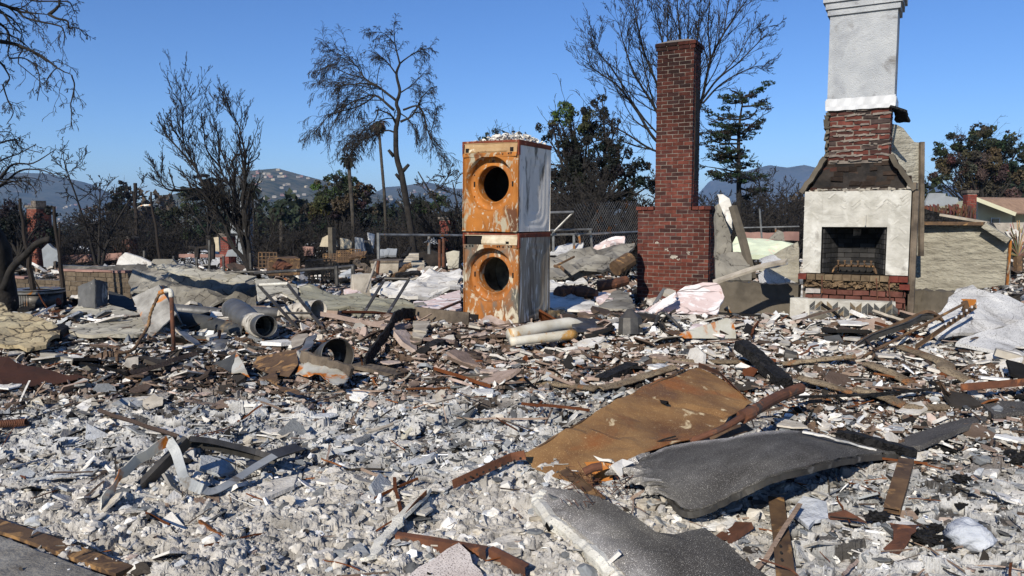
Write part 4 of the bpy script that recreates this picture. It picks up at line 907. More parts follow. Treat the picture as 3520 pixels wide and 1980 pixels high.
# thin black slab, charred beam
slab("thin_black_slab", [g3(3,850,560,.07), g3(3,960,480,.06), g3(3,1200,400,.05), g3(3,1440,340,.05), g3(3,1510,345,.06), g3(3,1380,410,.09), g3(3,1200,480,.10), g3(3,1050,545,.09)], M['grit'], "long thin black slab continuing behind the charred beam", thick=.03, wob=.004)
slab("far_black_slab", [g3(3,1440,225,.03), g3(3,1771,240,.04), g3(3,1850,290,.06), g3(3,1640,325,.07), g3(3,1560,335,.06)], M['grit'], "grey gritty slab corner at the edge of the view beyond the thin black slab", thick=.03, wob=.004, seed=5)
m = strip([g3(3,480,470,.12), g3(3,640,500,.14), g3(3,830,550,.13), g3(3,1010,600,.07)], .07, .045, jag=.008); one(m, "charred_beam", M['char'], "charred beam lying across the end of the arched slab", "beam")
m = strip([g3(3,240,450,.245), g3(3,420,490,.23), g3(3,620,545,.16), g3(3,740,575,.13)], .02, .01, jag=.003); one(m, "ash_line", M['slab_white'], "white strip of plaster lying on the arched slab", "plaster strip")

# --- middle right: rods, pipes and lath
m = MB(); m.tube([r2(3,700,1385,6.75) and W(*r2(3,690,1388,6.6)), W(*r2(3,1110,1170,7.1)), W(*zD(1090,150,7.45))], .0135, 10); rd_ = one(m, "long_rod", M['rust_dull'], "long brown pipe rising to a rusty bracket against the white stucco sheet", "pipe")
m = MB(); m.tube([W(*zD(1085,125,7.46)), W(*zD(1105,190,7.46)), W(*zD(1090,230,7.5))], .03, 10); m.build("elbow", M['rust_dull'], rd_)
m = MB(); m.tube([W(*r3(3,335,75,6.3)), W(*r3(3,600,0,6.6)), W(*r2(3,700,1385,6.74))], .034, 12, hollow=.004); one(m, "fat_pipe", M['rust'], "thick rusty pipe end lying below the long brown pipe", "pipe")
P = [W(*zD(x, y, d)) for x, y, d in ((-190,600,7.0),(0,495,7.1),(300,370,7.25),(560,255,7.45),(660,245,7.47),(760,290,7.5),(815,350,7.5),(810,420,7.5),(740,470,7.45))]
one(chan(P, .05, .03, lean=math.pi*.8, n=3), "bent_rail", M['rust_dull'], "long brown rail curling into a loop beside the fireplace hearth", "rail")
P = [W(*zD(x, y, d)) for x, y, d in ((-190,655,6.9),(0,535,7.0),(400,400,7.15),(560,310,7.35),(720,310,7.4))]
one(chan(P, .055, .02, lean=math.pi*.5, n=2), "lower_rail", M['galv_dark'], "dark straight rail directly under the looping brown rail", "rail")
an = one(angle([W(*zD(500,690,6.85)), W(*zD(860,440,7.1)), W(*zD(1215,205,7.35))], .015, .048, .004, lean=.2), "perforated_angle", M['rust_dull'], "dark steel angle with bright slots leaning up to the rusty bracket", "steel angle")
m = MB()
for i in range(7):
    p = W(*zD(840 + i * 62, 435 - i * 40, 7.06 + i * .035)); m.box(p + Vector((0, -.03, .04)), (.014, .012, .022))
m.build("slot", M['flash'], an)
bk = one(poly([W(*zD(1050,95,7.5)), W(*zD(1230,100,7.5)), W(*zD(1235,200,7.5)), W(*zD(1170,215,7.5)), W(*zD(1120,160,7.5))], .006, .04, .002, .002), "rusty_bracket", M['orange'], "flat orange rusty bracket plate at the head of the long brown pipe", "bracket")
slab("stucco_sheet", [W(*zD(800,530,7.25)), W(*zD(650,440,7.4)), W(*zD(690,330,7.6)), W(*zD(820,245,7.8)), W(*zD(960,30,8.1)), W(*zD(1120,-60,8.2)), W(*zD(1200,-90,8.2)), W(*zD(1260,-30,8.1)), W(*zD(1400,20,8.1)), W(*zD(1600,60,8.1)), W(*zD(1800,160,8.0)), W(*zD(1900,300,7.7)), W(*zD(1780,330,7.5)), W(*zD(1540,430,7.4)), W(*zD(1200,510,7.3))],
     M['slab_spot'], "big soot-speckled white stucco sheet leaning up behind the rusty bracket", "stucco sheet", thick=.035, dens=.09, jag=.012, wob=.03, seed=8)
slab("stucco_sheet", [W(*zD(990,610,6.95)), W(*zD(1250,500,7.15)), W(*zD(1540,430,7.25)), W(*zD(1780,325,7.4)), W(*zD(2000,300,7.5)), W(*zD(2050,820,6.7)), W(*zD(1790,800,6.6)), W(*zD(1470,700,6.7)), W(*zD(1250,660,6.8))],
     M['slab_spot'], "lower pale stucco sheet sloping down from the soot-speckled one", "stucco sheet", thick=.035, dens=.09, jag=.01, wob=.01, seed=9)
m = strip([W(*zD(1450,720,6.55)), W(*zD(1800,820,6.45))], .09, .06); one(m, "sheet_edge_board", M['concrete_l'], "pale broken edge board under the lower stucco sheet", "board")
def lath(name, pts, w, label, mt='lath'): 
    P = smoothpath([PT(p) for p in pts], 6); rows = []
    for i, p in enumerate(P):
        t = (P[min(i+1,len(P)-1)] - P[max(i-1,0)]).normalized(); s = t.cross(Vector((0,0,1))).normalized(); rows.append([tuple(p + s * (a * w / 2 + random.gauss(0,.003)) + Vector((0,0,.02 * (1 - a * a) + random.gauss(0,.002)))) for a in (-1,-.5,0,.5,1)])
    m = MB(); m.grid(np.array(rows), .012, flip=True); 
    return one(m, name, M[mt], label, "mesh lath")
lath("mesh_lath", [g3(3,690,-10,.08), g3(3,850,50,.08), g3(3,1000,130,.03)], .11, "tan strip of wire-mesh plaster running from the thick rusty pipe end")
lath("mesh_lath", [g3(3,600,165,.08), g3(3,780,210,.09), g3(3,950,280,.05)], .13, "pale strip of wire-mesh plaster in front of the dark thin rod")
lath("mesh_lath", [g3(3,950,285,.04), g3(3,1080,295,.05), g3(3,1230,290,.03)], .11, "brown wire-mesh strip continuing beyond the pale one")
lath("mesh_lath", [g2(3,1010,1310,.06), g2(3,1180,1370,.07), g2(3,1330,1430,.06), g3(3,1240,30,.05), g3(3,1400,110,.03)], .13, "light grey wire-mesh strip below the dark slotted steel angle")
lath("mesh_lath", [g2(3,100,1440,.05), g2(3,380,1410,.07), g2(3,660,1385,.10)], .07, "narrow tan wire-mesh strip running to the head of the thick rusty pipe")
lath("mesh_lath", [g2(2,1060,1415,.04), g2(2,1400,1420,.05), g2(2,1760,1425,.04)], .09, "long tan wire-mesh strip behind the broad rusted sheet")
lath("mesh_lath", [g3(2,-20,95,.05), g3(2,300,130,.06), g3(2,600,165,.05)], .10, "brown wire-mesh strip running from the cracked concrete board")
lath("mesh_lath", [g3(2,600,165,.05), g3(2,760,125,.06), g3(2,930,70,.06), g3(2,1110,15,.07)], .10, "brown wire-mesh strip bending up behind the broad rusted sheet")
lath("mesh_lath", [g3(3,230,90,.09), g3(3,420,140,.09), g3(3,580,190,.06)], .10, "rusty brown wire-mesh strip between the dark rod and the thick pipe")
one(strip([g3(1,1360,80,.04), g3(1,1660,88,.05)], .08, .06), "concrete_board", M['concrete'], "grey-brown concrete board lying flat in the pinkish rubble", "board")
one(strip([g3(1,1672,88,.05), g3(1,1800,95,.05)], .08, .06), "concrete_board", M['concrete'], "broken end piece of the grey-brown concrete board", "board")
one(strip([PT(zC(880,1050,6.5)), PT(zC(1300,1130,6.35)), PT(zC(1560,1200,6.25))], .16, .03), "tan_board", M['wood'], "tan board lying flat between the folded rusty tin and the concrete board", "board")
m = MB(); m.tube([g3(3,190,212,.10), g3(3,700,195,.12), g3(3,1210,150,.12)], .013, 6); one(m, "thin_rod", M['char'], "dark thin rod lying level under the crumpled tin", "rod")
one(angle([g3(3,1330,165,.12), g3(3,1820,125,.14)], .02, .05, .004), "level_angle", M['rust'], "rusty steel angle running level out of the view past the crumpled tin", "steel angle")
slab("crumpled_tin", [g3(3,1150,110,.16), g3(3,1205,100,.19), g3(3,1225,165,.15), g3(3,1265,190,.13), g3(3,1250,220,.08), g3(3,1205,200,.08), g3(3,1200,150,.11)], M['rust_dull'], "small crumpled tin piece between the thin rod and the level angle", "metal scrap", thick=.004, dens=.03)
eb = empty("junction_box", g2(3,150,1420), 0, "rusty round junction box with a bent arm lying in the rubble", "junction box")
c = W(*r2(3,155,1362,6.75)); m = MB(); m.tube([c + Vector((-.05,-.03,.0)), c + Vector((.045,-.055,-.02))], .058, 18); m.build("box_body", M['galv_dark'], eb)
m = MB(); m.box(c + Vector((.055,-.06,-.03)), (.02,.09,.10), Matrix.Rotation(-.3,3,'Z')); m.build("cover", M['rust_dull'], eb)
m = MB(); m.tube([c + Vector((.06,-.05,-.0)), W(*r2(3,300,1335,6.75)), W(*r2(3,325,1300,6.8)), W(*r2(3,380,1288,6.85))], .010, 6); m.build("bent_arm", M['rust'], eb)
m = strip([W(*r2(2,1720,1280,6.55)), W(*r2(2,1820,1355,6.4)), W(*r3(3,0,10,6.25)), W(*r3(3,110,110,6.0))], .13, .08, jag=.004); one(m, "charred_post", M['char'], "black charred post leaning behind the top corner of the broad rusted sheet", "beam")
m = strip([g3(2,615,95,.05), g3(2,830,-10,.08)], .11, .05, jag=.006); one(m, "dark_block", M['char'], "dark burnt wood block on the pinkish rubble before the dryers", "wood block")
for i, (a, b, w_) in enumerate(((r2(3,240,1400,.0),0,0),)): pass

# --- centre: in front of the brick chimney
rollP = [W(*r2(2,-12,1222,7.3)), W(*r2(2,200,1165,7.6)), W(*r2(2,430,1125,7.9))]
gt = empty("gutter_roll", g2(2,200,1270), 0, "pale crushed gutter rolls lying before the stacked dryers", "gutter")
m = MB(); m.tube(smoothpath([W(*r2(2,-12,1215,7.35)), W(*r2(2,200,1165,7.6)), W(*r2(2,430,1128,7.9)), W(*r2(2,600,1135,8.0))], 6), [.07]*8 + [.068,.066,.066,.07,.07,.06,.05,.03,.02,.01,.01], 14); m.build("upper_roll", mat("cream_tin", S(206,200,184), S(176,164,140), 4, .5, .3, 40, .003, patch=((S(176,132,70),4,.56,.62),)), gt, smooth=True)
m = MB(); m.tube(smoothpath([W(*r2(2,-12,1262,7.05)), W(*r2(2,220,1235,7.2)), W(*r2(2,470,1205,7.4))], 6), .042, 12, r2=.05); m.build("lower_roll", MATS["cream_tin"], gt, smooth=True)
m = poly([W(*r2(2,440,1110,7.95)), W(*r2(2,500,1088,8.1)), W(*r2(2,640,1105,8.1)), W(*r2(2,790,1140,8.0)), W(*r2(2,660,1160,7.8)), W(*r2(2,540,1190,7.6)), W(*r2(2,460,1190,7.6))], .006, .07, .004, .02, 4); m.build("torn_flap", M['galv_dark'], gt)
slab("pink_sheet", [W(*r2(2,1045,1120,8.9)), W(*r2(2,1130,1010,9.3)), W(*r2(2,1235,930,9.6)), W(*r2(2,1250,885,9.8)), W(*r2(2,1310,840,9.9)), W(*r2(2,1440,812,10)), W(*r2(2,1545,815,10)), W(*r2(2,1585,870,9.8)), W(*r2(2,1602,925,9.6)), W(*r2(2,1560,1030,9.2)), W(*r2(2,1490,1140,8.8)), W(*r2(2,1300,1145,8.75))],
     M['slab_pink'], "large pinkish white plaster sheet leaning beside the brick chimney", "plaster sheet", thick=.03, dens=.1, jag=.01, wob=.012, seed=12)
cs = cgrid([[r2(2,470,1012,9.5), r2(2,620,1010,9.5), r2(2,830,1025,9.5), r2(2,980,1025,9.4), r2(2,1080,970,9.3), r2(2,1230,890,9.3)],
            [r2(2,540,1042,9.1), r2(2,700,1058,9.1), r2(2,850,1068,9.1), r2(2,1000,1062,9.0), r2(2,1110,1015,9.0), r2(2,1240,935,9.1)]], 10, 6, .006, .01, 3)
m = MB(); m.grid(cs, .02, flip=True); one(m, "curled_strip", M['slab_pink'], "long curled plaster strip sagging in front of the brick chimney foot", "plaster strip")
m = strip([W(*r2(2,1072,985,9.3)), W(*r2(2,1110,925,9.35)), W(*r2(2,1152,862,9.4))], .05, .02); one(m, "upright_stick", M['galv'], "short pale stick standing against the brick chimney foot", "stick")
m = poly([W(*r2(2,1150,890,9.3)), W(*r2(2,1170,855,9.4)), W(*r2(2,1240,875,9.4)), W(*r2(2,1215,905,9.3))], .05, .05, .01, .01, 3); one(m, "mortar_chunk", M['concrete_l'], "mortar chunk perched at the end of the curled plaster strip", "rubble chunk")
m = MB(); m.tube(smoothpath([PT(p) for p in (zE(330,1050,7.6), zE(520,970,7.7), zE(640,890,7.8), zE(690,780,7.85), zE(720,670,7.9), zE(800,615,7.9), zE(900,640,7.9), zE(1050,770,7.8), zE(1220,950,7.7), zE(1420,1150,7.4))], 6), .017, 8); one(m, "hose", M['galv_dark'], "dark hose standing in a high arc before the pinkish plaster sheet", "hose", smooth=True)
m = MB(); m.tube(smoothpath([PT(p) for p in (zE(670,860,7.9), zE(760,880,7.9), zE(850,980,7.7))], 5), .022, 8); one(m, "hose_end", M['char'], "short black hose end beside the arching hose", "hose")
m = MB(); m.tube([W(*zE(2230,500,10.2)), W(*zE(2260,540,10.2))], .04, 8); m.tube([W(*zE(2260,540,10.2)), W(*zE(2390,730,9.9))], .022, 8); m.tube([W(*zE(2370,710,9.9)), W(*zE(2410,770,9.9))], .034, 8); one(m, "valve_rod", M['orange'], "orange rusty valve rod leaning on the dark foundation wall", "pipe")
cp_ = [[zE(1400,1000,7.7), zE(1800,1080,7.4), zE(2080,1150,7.3), zE(2180,1170,7.3)], [zE(1460,910,7.85), zE(1850,960,7.6), zE(2200,960,7.5), zE(2280,940,7.5)], [zE(1540,860,8.1), zE(1850,900,7.9), zE(2150,930,7.8), zE(2310,1010,7.7)]]
m = MB(); m.grid(cgrid(cp_, 8, 6, .004, .005, 4), .006, flip=True); one(m, "curved_sheet", M['slab_pink'], "curved brownish tin sheet lying below the pinkish plaster sheet", "metal sheet")
m = MB(); P = []
for i in range(13):
    a_ = math.pi * i / 12; c = W(*zE(2225,1180,7.35)); P.append([tuple(c + Vector((.12 * math.cos(a_) * .8, 0, .20 * math.sin(a_)))), tuple(c + Vector((.12 * math.cos(a_) - .34, .0, .08 * math.sin(a_)))) ])
m.grid(np.array(P), .005); one(m, "half_duct", M['rustwhite'], "half-round rusty tin duct with a dark open mouth beneath the pinkish sheet", "duct")
m = poly([zE(560+290,1000,7.7), zE(1000,985,7.8), zE(1240,1030,7.7), zE(1400,1120,7.4), zE(1100,1120,7.4)], .006, .06, .004, .004, 3); one(m, "olive_sheet", M['rust_dull'], "flat olive-brown metal sheet under the arching hose", "metal sheet")
m = MB(); c = W(*r2(2,895,1165,7.6)); m.tube([c + Vector((0,0,-.05)), c + Vector((.0,.02,.11)), c + Vector((-.01,.03,.2))], [.13,.12,.02], 10); one(m, "crushed_can", M['galv_dark'], "crushed grey bucket with a pointed top before the curled plaster strip", "bucket")
m = strip([W(*r2(2,905,1080,7.7)), W(*r2(2,990,1150,7.5))], .05, .012); one(m, "splinter", M['board'], "pale splinter leaning off the crushed grey bucket", "stick")
m = strip([W(*r2(2,1520,815,10.4)), W(*r2(2,1700,752,10.3)), W(*r2(2,1900,690,10.2)), W(*r2(3,140,656,10.0))], .10, .035, lean=.4); one(m, "long_plank", M['board'], "long pale plank propped across the dark foundation wall", "board")
slab("stucco_sheet", [r2(2,1900,700,10.2), r2(3,60,690,10.2), r2(3,150,665,10.3), r2(3,30,600,10.9), r2(2,1860,640,11)], M['slab_spot'], "pale stucco sheet piece on top of the dark foundation wall by the plank", "stucco sheet", thick=.03, seed=3)
slab("stucco_sheet", [r2(3,0,700,10.8), r2(3,100,760,10.6), r2(3,215,820,10.4), r2(3,0,820,10.6), r2(2,1870,815,10.9), r2(2,1860,760,11)], M['slab_spot'], "dark tilted stucco piece between the plank and the fireplace ledge", "stucco sheet", thick=.03, seed=6)
# behind the brick chimney
slab("stucco_remnant", [r2(2,1545,230,13.6), r2(2,1575,210,13.6), r2(2,1640,330,13.6), r2(2,1662,430,13.6), r2(2,1655,600,13.4), r2(2,1540,620,13.4)], M['slab_grey'], "sooty remnant of stucco wall standing behind the brick chimney", "wall", thick=.08, seed=2)
slab("stucco_strip", [r2(2,1548,150,13.3), r2(2,1590,150,13.3), r2(2,1640,180,13.2), r2(2,1668,300,13.2), r2(2,1664,420,13.2), r2(2,1620,350,13.2), r2(2,1580,250,13.3)], M['slab_white'], "pale torn stucco strip hanging on the leaning post", "stucco sheet", thick=.05, dens=.07, seed=3)
m = strip([W(*r2(2,1665,240,13.0)), W(*r2(2,1740,490,12.8)), W(*r2(2,1815,790,12.5))], .10, .10); one(m, "leaning_post", M['concrete'], "grey-brown post leaning between the brick chimney and the fireplace", "post")
slab("stucco_sheet", [r2(2,1530,620,12.6), r2(2,1620,600,12.8), r2(2,1760,600,12.8), r2(2,1800,700,12.5), r2(2,1810,790,12.3), r2(2,1540,800,12.3)], M['slab_grey'], "grey bulging stucco sheet at the foot of the leaning post", "stucco sheet", thick=.04, dens=.12, wob=.04, seed=4)
slab("mint_wall", [r2(2,1665,520,17), r2(2,1690,470,17), r2(2,1800,480,17.2), r2(2,1932,485,17), r2(3,100,500,16.6), r2(3,208,520,16.5), r2(3,60,612,16), r2(2,1800,610,16), r2(2,1668,595,16.5)], M['slab_mint'], "fallen mint and pink plaster wall between the leaning post and the fireplace", "wall", thick=.1, dens=.2, wob=.04, seed=5)

# --- centre left
slab("stucco_sheet", [r2(1,325,840,11.2), r2(1,400,830,11.6), r2(1,540,880,11.4), r2(1,620,920,11.2), r2(1,760,905,11.6), r2(1,860,925,11.4), r2(1,1180,965,10.8), r2(1,1330,1015,9.8), r2(1,1260,1075,9.0), r2(1,1000,1100,8.7), r2(1,780,1105,8.6), r2(1,700,1000,9.2), r2(1,540,1040,9.0), r2(1,345,985,9.6)],
     M['slab_green'], "broad cracked olive stucco sheet lying behind the tubular frames", "stucco sheet", thick=.03, dens=.12, jag=.01, wob=.03, seed=11)
slab("stucco_sheet", [r2(1,1185,960,10.6), r2(1,1290,950,10.9), r2(1,1540,868,12), r2(1,1545,1010,9.6), r2(1,1330,1045,9.2), r2(1,1310,1000,9.6), r2(1,1230,985,10)], M['slab_pink'], "smooth pink plaster sheet against the foot of the stacked dryers", "plaster sheet", thick=.03, dens=.1, seed=13)
slab("stucco_sheet", [r2(1,1190,970,10.3), r2(1,1270,965,10.3), r2(1,1320,1035,9.4), r2(1,1240,1040,9.4), r2(1,1200,1010,9.8)], M['slab_grey'], "small grey cracked piece between the olive and the pink sheets", "stucco sheet", thick=.03, dens=.07, seed=15)
slab("plaster_sheet", [r2(1,860,870,12.5), r2(1,960,820,13), r2(1,1180,770,13.5), r2(1,1310,735,14), r2(1,1540,720,14.2), r2(1,1540,860,12), r2(1,1400,890,11.8), r2(1,1220,920,11.5), r2(1,1000,915,11.7)], M['slab_white'], "heap of bright white plaster sheets just left of the stacked dryers", "plaster sheet", thick=.05, dens=.15, jag=.03, wob=.09, seed=14)
slab("plaster_sheet", [r2(1,660,870,12.5), r2(1,740,850,12.8), r2(1,810,900,12), r2(1,780,915,11.9), r2(1,690,905,12)], M['slab_pink'], "small pink plaster piece beside the pale leaning rod", "plaster sheet", thick=.05, dens=.1, seed=16)
m = MB(); m.tube([W(*r2(1,1325,1048,8.9)), W(*r2(1,1540,958,9.6))], .017, 6); one(m, "rust_bar", M['rust'], "rust-red bar lying on the pink plaster toward the dryers", "bar")
P = [W(*r2(1,1200,1045,8.3)), W(*r2(1,1400,1070,8.2)), W(*r2(1,1610,1092,8.1))]
m = MB(); m.sweep(P, [(-.02,-.06),(.02,-.06),(.02,.07),(-.02,.07)]); one(m, "edge_board", M['wood'], "dark board on edge running to the foot of the stacked dryers", "board")
P = smoothpath([W(*r2(1,815,1420,6.45)), W(*r2(1,900,1300,6.8)), W(*r2(1,1000,1170,7.2)), W(*r2(1,1045,1080,7.6)), W(*r2(1,1110,1035,8.0)), W(*r2(1,1200,1040,8.2))], 6)
m = MB(); m.sweep([p + Vector((random.gauss(0,.006),0,random.gauss(0,.008))) for p in P], [(-.010,-.07),(.010,-.07),(.010,.04),(-.010,.04)]); one(m, "curved_board", M['char'], "dark charred board standing on edge and curving through the brown rubble", "board")
for i, (pts, mt, lb) in enumerate((
    ([zC(1740,410), zC(1980,410), zC(1930,560), zC(1750,545)], 'concrete_l', "square grey shingle on the pink rubble before the dryers"),
    ([zC(1740,565), zC(1945,560), zC(1870,675), zC(1735,650)], 'concrete_l', "pale shingle just below the square grey one"),
    ([zC(1580,770), zC(1620,640), zC(1760,650), zC(1880,690), zC(1760,760)], 'wood', "brown tilted shingle casting a deep shadow over the rubble"))):
    slab("shingle", [G(p[0], p[1], .10 - .02 * i) for p in pts], M[mt], lb, "shingle", thick=.02, dens=.06, seed=i)
m = strip([G(*zC(1880,880), .03), G(*zC(2000,790), .06), G(*zC(2140,720), .07)], .12, .05, jag=.008); one(m, "charred_chunk", M['char'], "charred wood chunk right of the brown tilted shingle", "wood block")
# tubular frames
for (lbl, a1, b1, a2, b2, cr, mt) in (("slanting dark metal frame with a white upper bar behind the foil ducts", r2(1,25,840,8.6), r2(1,335,1185,8.0), r2(1,240,830,8.6), r2(1,520,1180,7.9), True, 'galv_dark'),
                                  ("second slanting metal frame standing over the olive stucco sheet", r2(1,970,792,9.3), r2(1,778,1105,8.5), r2(1,1152,795,9.3), r2(1,935,1145,8.2), False, 'galv_dark')):
    e = empty("tubular_frame", PT(b1), 0, lbl, "metal frame")
    for p, q in ((a1, b1), (a2, b2)):
        m = MB(); m.sweep([PT(p), PT(q)], [(-.016,-.009),(.016,-.009),(.016,.009),(-.016,.009)]); m.build("leg", M[mt], e)
    m = MB(); m.tube([PT(a1) + Vector((0,0,.01)), PT(a2) + Vector((0,0,.01))], .018, 8); m.build("top_bar", M['gritwhite'] if cr else M[mt], e)
    if cr: m = MB(); m.tube([W(*r2(1,225,1045,8.2)), W(*r2(1,415,1047,8.1))], .014, 6); m.build("cross_bar", M[mt], e)
m = MB(); m.tube([W(*r2(1,905,660,12.5)), W(*r2(1,822,895,11.5))], .018, 6); one(m, "leaning_rod", M['board'], "pale thin rod leaning by the planter box", "rod")
# ducts
def duct(name, pts, radii, mt, label, ribs=0, n=24, hollow=.006, cap=None, flat=1.0):
    P = smoothpath([PT(p) for p in pts], 10); rr = np.interp(np.linspace(0, 1, len(P)), np.linspace(0, 1, len(radii)), radii)
    if ribs: rr = rr * (1 + .035 * np.sin(np.linspace(0, ribs * 2 * np.pi, len(P))))
    e = MB(); e.tube(P, list(rr), n, hollow=hollow)
    if flat != 1.0:
        cz = np.mean([p.z for p in P]); e.v = [(x, y, P[min(range(len(P)), key=lambda i: abs(P[i].x - x) + abs(P[i].y - y))].z * (1 - flat) + z * flat) for x, y, z in e.v]
    return one(e, name, mt, label, "duct", smooth=True)
dd = duct("foil_duct", [z5(1090,590,8.8), z5(1230,690,8.3), z5(1370,780,7.8), z5(1505,800,7.4)], [.13,.14,.12,.11,.108], M['duct'], "fat ribbed foil duct with its round mouth open toward the view", ribs=20)
m = MB(); q1, q2 = W(*z5(1350,775,7.85)), W(*z5(1430,792,7.6)); m.tube([q1, q2], .122, 20, hollow=.02); m.build("ash_crust", M['duct_ash'], dd)
duct("foil_duct", [z5(360,600,9.3), z5(600,615,9.3), z5(960,650,9.2)], [.075,.07,.07], M['duct'], "slim foil duct lying level behind the rusty standpipe", ribs=12, hollow=.004)
duct("foil_duct", [z5(1330,625,9.4), z5(1550,640,9.3), z5(1745,660,9.2)], [.07,.07,.06], M['duct'], "slim foil duct continuing beyond the fat ribbed duct", ribs=9, hollow=.004)
duct("foil_duct", [z5(1580,780,8.9), z5(1660,740,9.0), z5(1745,690,9.1)], [.05,.05,.05], M['duct'], "short thin foil duct rising right of the fat duct's mouth", hollow=.004)
duct("smooth_duct", [z5(390,730,8.2), z5(700,775,8.0), z5(1000,835,7.8), z5(1240,870,7.7)], [.10,.10,.085,.05], M['slate'], "smooth dark duct lying under the slim foil duct", hollow=.004)
dk = duct("round_duct", [r2(1,215,1062,8.9), r2(1,340,1035,8.7), r2(1,475,1022,8.5)], [.10,.11,.115], M['duct_ash'], "short ash-white round duct with a black mouth behind the slanting frame", hollow=.006)
cd = duct("cone_duct", [zC(470,950,6.65), zC(560,930,6.55), zC(670,915,6.4)], [.10,.13,.145], M['galv_dark'], "grey cone-shaped duct half buried with a dark half-round mouth", hollow=.005)
slab("grey_sheet", [z5(400,1225,6.7), z5(560,1100,7.0), z5(830,1010,7.3), z5(960,1020,7.4), z5(1250,1060,7.3), z5(1480,1125,7.1), z5(1300,1180,6.9), z5(1040,1180,6.9), z5(860,1260,6.6), z5(620,1290,6.4), z5(470,1270,6.5)], M['galv'], "crumpled pale grey tin sheet beside the foot of the rusty standpipe", "metal sheet", thick=.005, dens=.07, jag=.004, wob=.06, seed=21)
slab("tin_strip", [z5(410,860,7.3), z5(480,850,7.4), z5(740,1030,7.2), z5(690,1060,7.1), z5(520,960,7.2)], M['galv'], "narrow pale tin strip leaning over the crumpled tin sheet", "metal strip", thick=.005, dens=.06, seed=22)
m = strip([W(*z5(370,950,7.4)), W(*z5(700,955,7.4)), W(*z5(1000,1010,7.3)), W(*z5(1470,1110,7.15))], .03, .05); one(m, "dark_batten", M['galv_dark'], "dark batten crossing above the crumpled tin sheet", "board")
m = MB(); m.tube([W(*z5(905,980,7.4)), W(*z5(928,855,7.45))], .018, 6); one(m, "short_stub", M['rust'], "short upright rusty stub on the dark batten", "pipe")
ff = empty("folded_tin", W(*z5(1150,1400,6.2)), 0, "folded rusty tin with an orange triangular face and a dark hollow", "metal sheet")
m = poly([W(*z5(825,1275,6.5)), W(*z5(1130,1135,6.45)), W(*z5(1080,1340,6.3)), W(*z5(1060,1380,6.25)), W(*z5(960,1320,6.4))], .004, .05, .003, .006, 2); m.build("dark_panel", M['slate'], ff)
m = poly([W(*z5(1130,1135,6.45)), W(*z5(1200,1230,6.3)), W(*z5(1300,1440,6.05)), W(*z5(1180,1370,6.1)), W(*z5(1070,1385,6.15))], .004, .05, .003, .006, 3); m.build("orange_panel", M['rustwhite'], ff)
ft = empty("long_folded_tin", W(*zC(300,1150,6.1)), 0, "long folded tin sheet, brown outside and rust-spotted white inside, among brown rubble", "metal sheet")
m = poly([z5(1330,1300,6.4), z5(1395,1180,6.6), z5(1500,1165,6.6), z5(1811,1110,6.5), W(*zC(75,835,6.5)), W(*zC(110,1060,6.2)), z5(1790,1440,6.0), z5(1500,1380,6.2)], .004, .07, .003, .01, 4); m.build("brown_panel", M['rust_dull'], ft)
rr_ = [[zC(70,845,6.5), zC(150,890,6.45), zC(190,1000,6.35), zC(350,1040,6.25), zC(540,1080,6.15), zC(830,1230,6.0)], [zC(110,1060,6.25), zC(150,1150,6.15), zC(200,1170,6.1), zC(360,1200,6.0), zC(560,1260,5.9), zC(760,1290,5.85)], [zC(60,1200,6.1), zC(120,1220,6.05), zC(250,1240,6.0), zC(400,1210,5.95), zC(600,1340,5.75), zC(660,1370,5.7)]]
m = MB(); m.grid(cgrid(rr_, 9, 6, .004, .05, 7, 6), .004, flip=True); m.build("white_panel", M['rustwhite'], ft, smooth=True)
m = strip([W(*zC(140,930,6.3)), W(*zC(400,1010,6.2)), W(*zC(650,1090,6.1)), W(*zC(860,1160,6.0))], .03, .10, jag=.006); one(m, "crusted_board", M['wood'], "crusted brown board lying on the long folded tin", "board")
slab("bent_sheet", [z5(1420,1440,5.9), z5(1560,1360,6.1), z5(1640,1370,6.1), W(*zC(-180,1400,5.7)), W(*zC(340,1449,5.4)), W(*zC(100,1400,5.6)), W(*zC(-100,1370,5.8))], M['rust_dull'], "curved olive-brown metal strip below the long folded tin", "metal strip", thick=.005, dens=.06, seed=24)
slab("grey_board", [W(*zC(0,700,7.0)), W(*zC(100,620,7.2)), W(*zC(230,610,7.2)), W(*zC(250,650,7.0)), W(*zC(120,780,6.7)), W(*zC(10,820,6.6))], M['board'], "pale curled board before the slanting dark frame", "board", thick=.01, dens=.06, seed=25)
slab("grey_board", [W(*zC(120,850,6.6)), W(*zC(260,650,7.0)), W(*zC(380,600,7.1)), W(*zC(330,740,6.8)), W(*zC(240,850,6.5))], M['galv'], "pale tin piece standing between the curled board and the cone-shaped duct", "metal sheet", thick=.006, dens=.06, seed=26)
# standpipe and hose
sp = empty("standpipe", W(*z5(355,1150,7.1)), 0, "rusty upright standpipe with a white elbow and a limp hose", "standpipe")
m = MB(); m.tube([W(*z5(355,1165,6.9)), W(*z5(322,415,6.95))], .019, 12); m.build("pipe", M['rust'], sp, smooth=True)
m = MB(); m.tube(smoothpath([W(*z5(322,440,6.95)), W(*z5(318,380,6.95)), W(*z5(290,355,6.95)), W(*z5(240,365,6.95))], 4), [.024]*3+[.022]*10, 12); m.build("elbow", M['gritwhite'], sp, smooth=True)
m = MB(); m.tube([W(*z5(245,362,6.95)), W(*z5(175,390,6.95))], .022, 10); m.build("nut", M['orange'], sp)
m = MB(); P = smoothpath([W(*p) for p in (z5(180,385,7.15), z5(110,530,7.1), z5(65,640,7.1), z5(45,740,7.05), r2(0,1120,1140,7.0), r2(0,1060,1240,6.8), r2(0,1000,1325,6.6), r2(0,895,1355,6.5), r2(0,885,1410,6.4))], 7)
m.tube(P, [.014 + .003 * math.sin(i * 1.9) for i in range(len(P))], 10); m.build("hose", M['rust_dull'], sp, smooth=True)
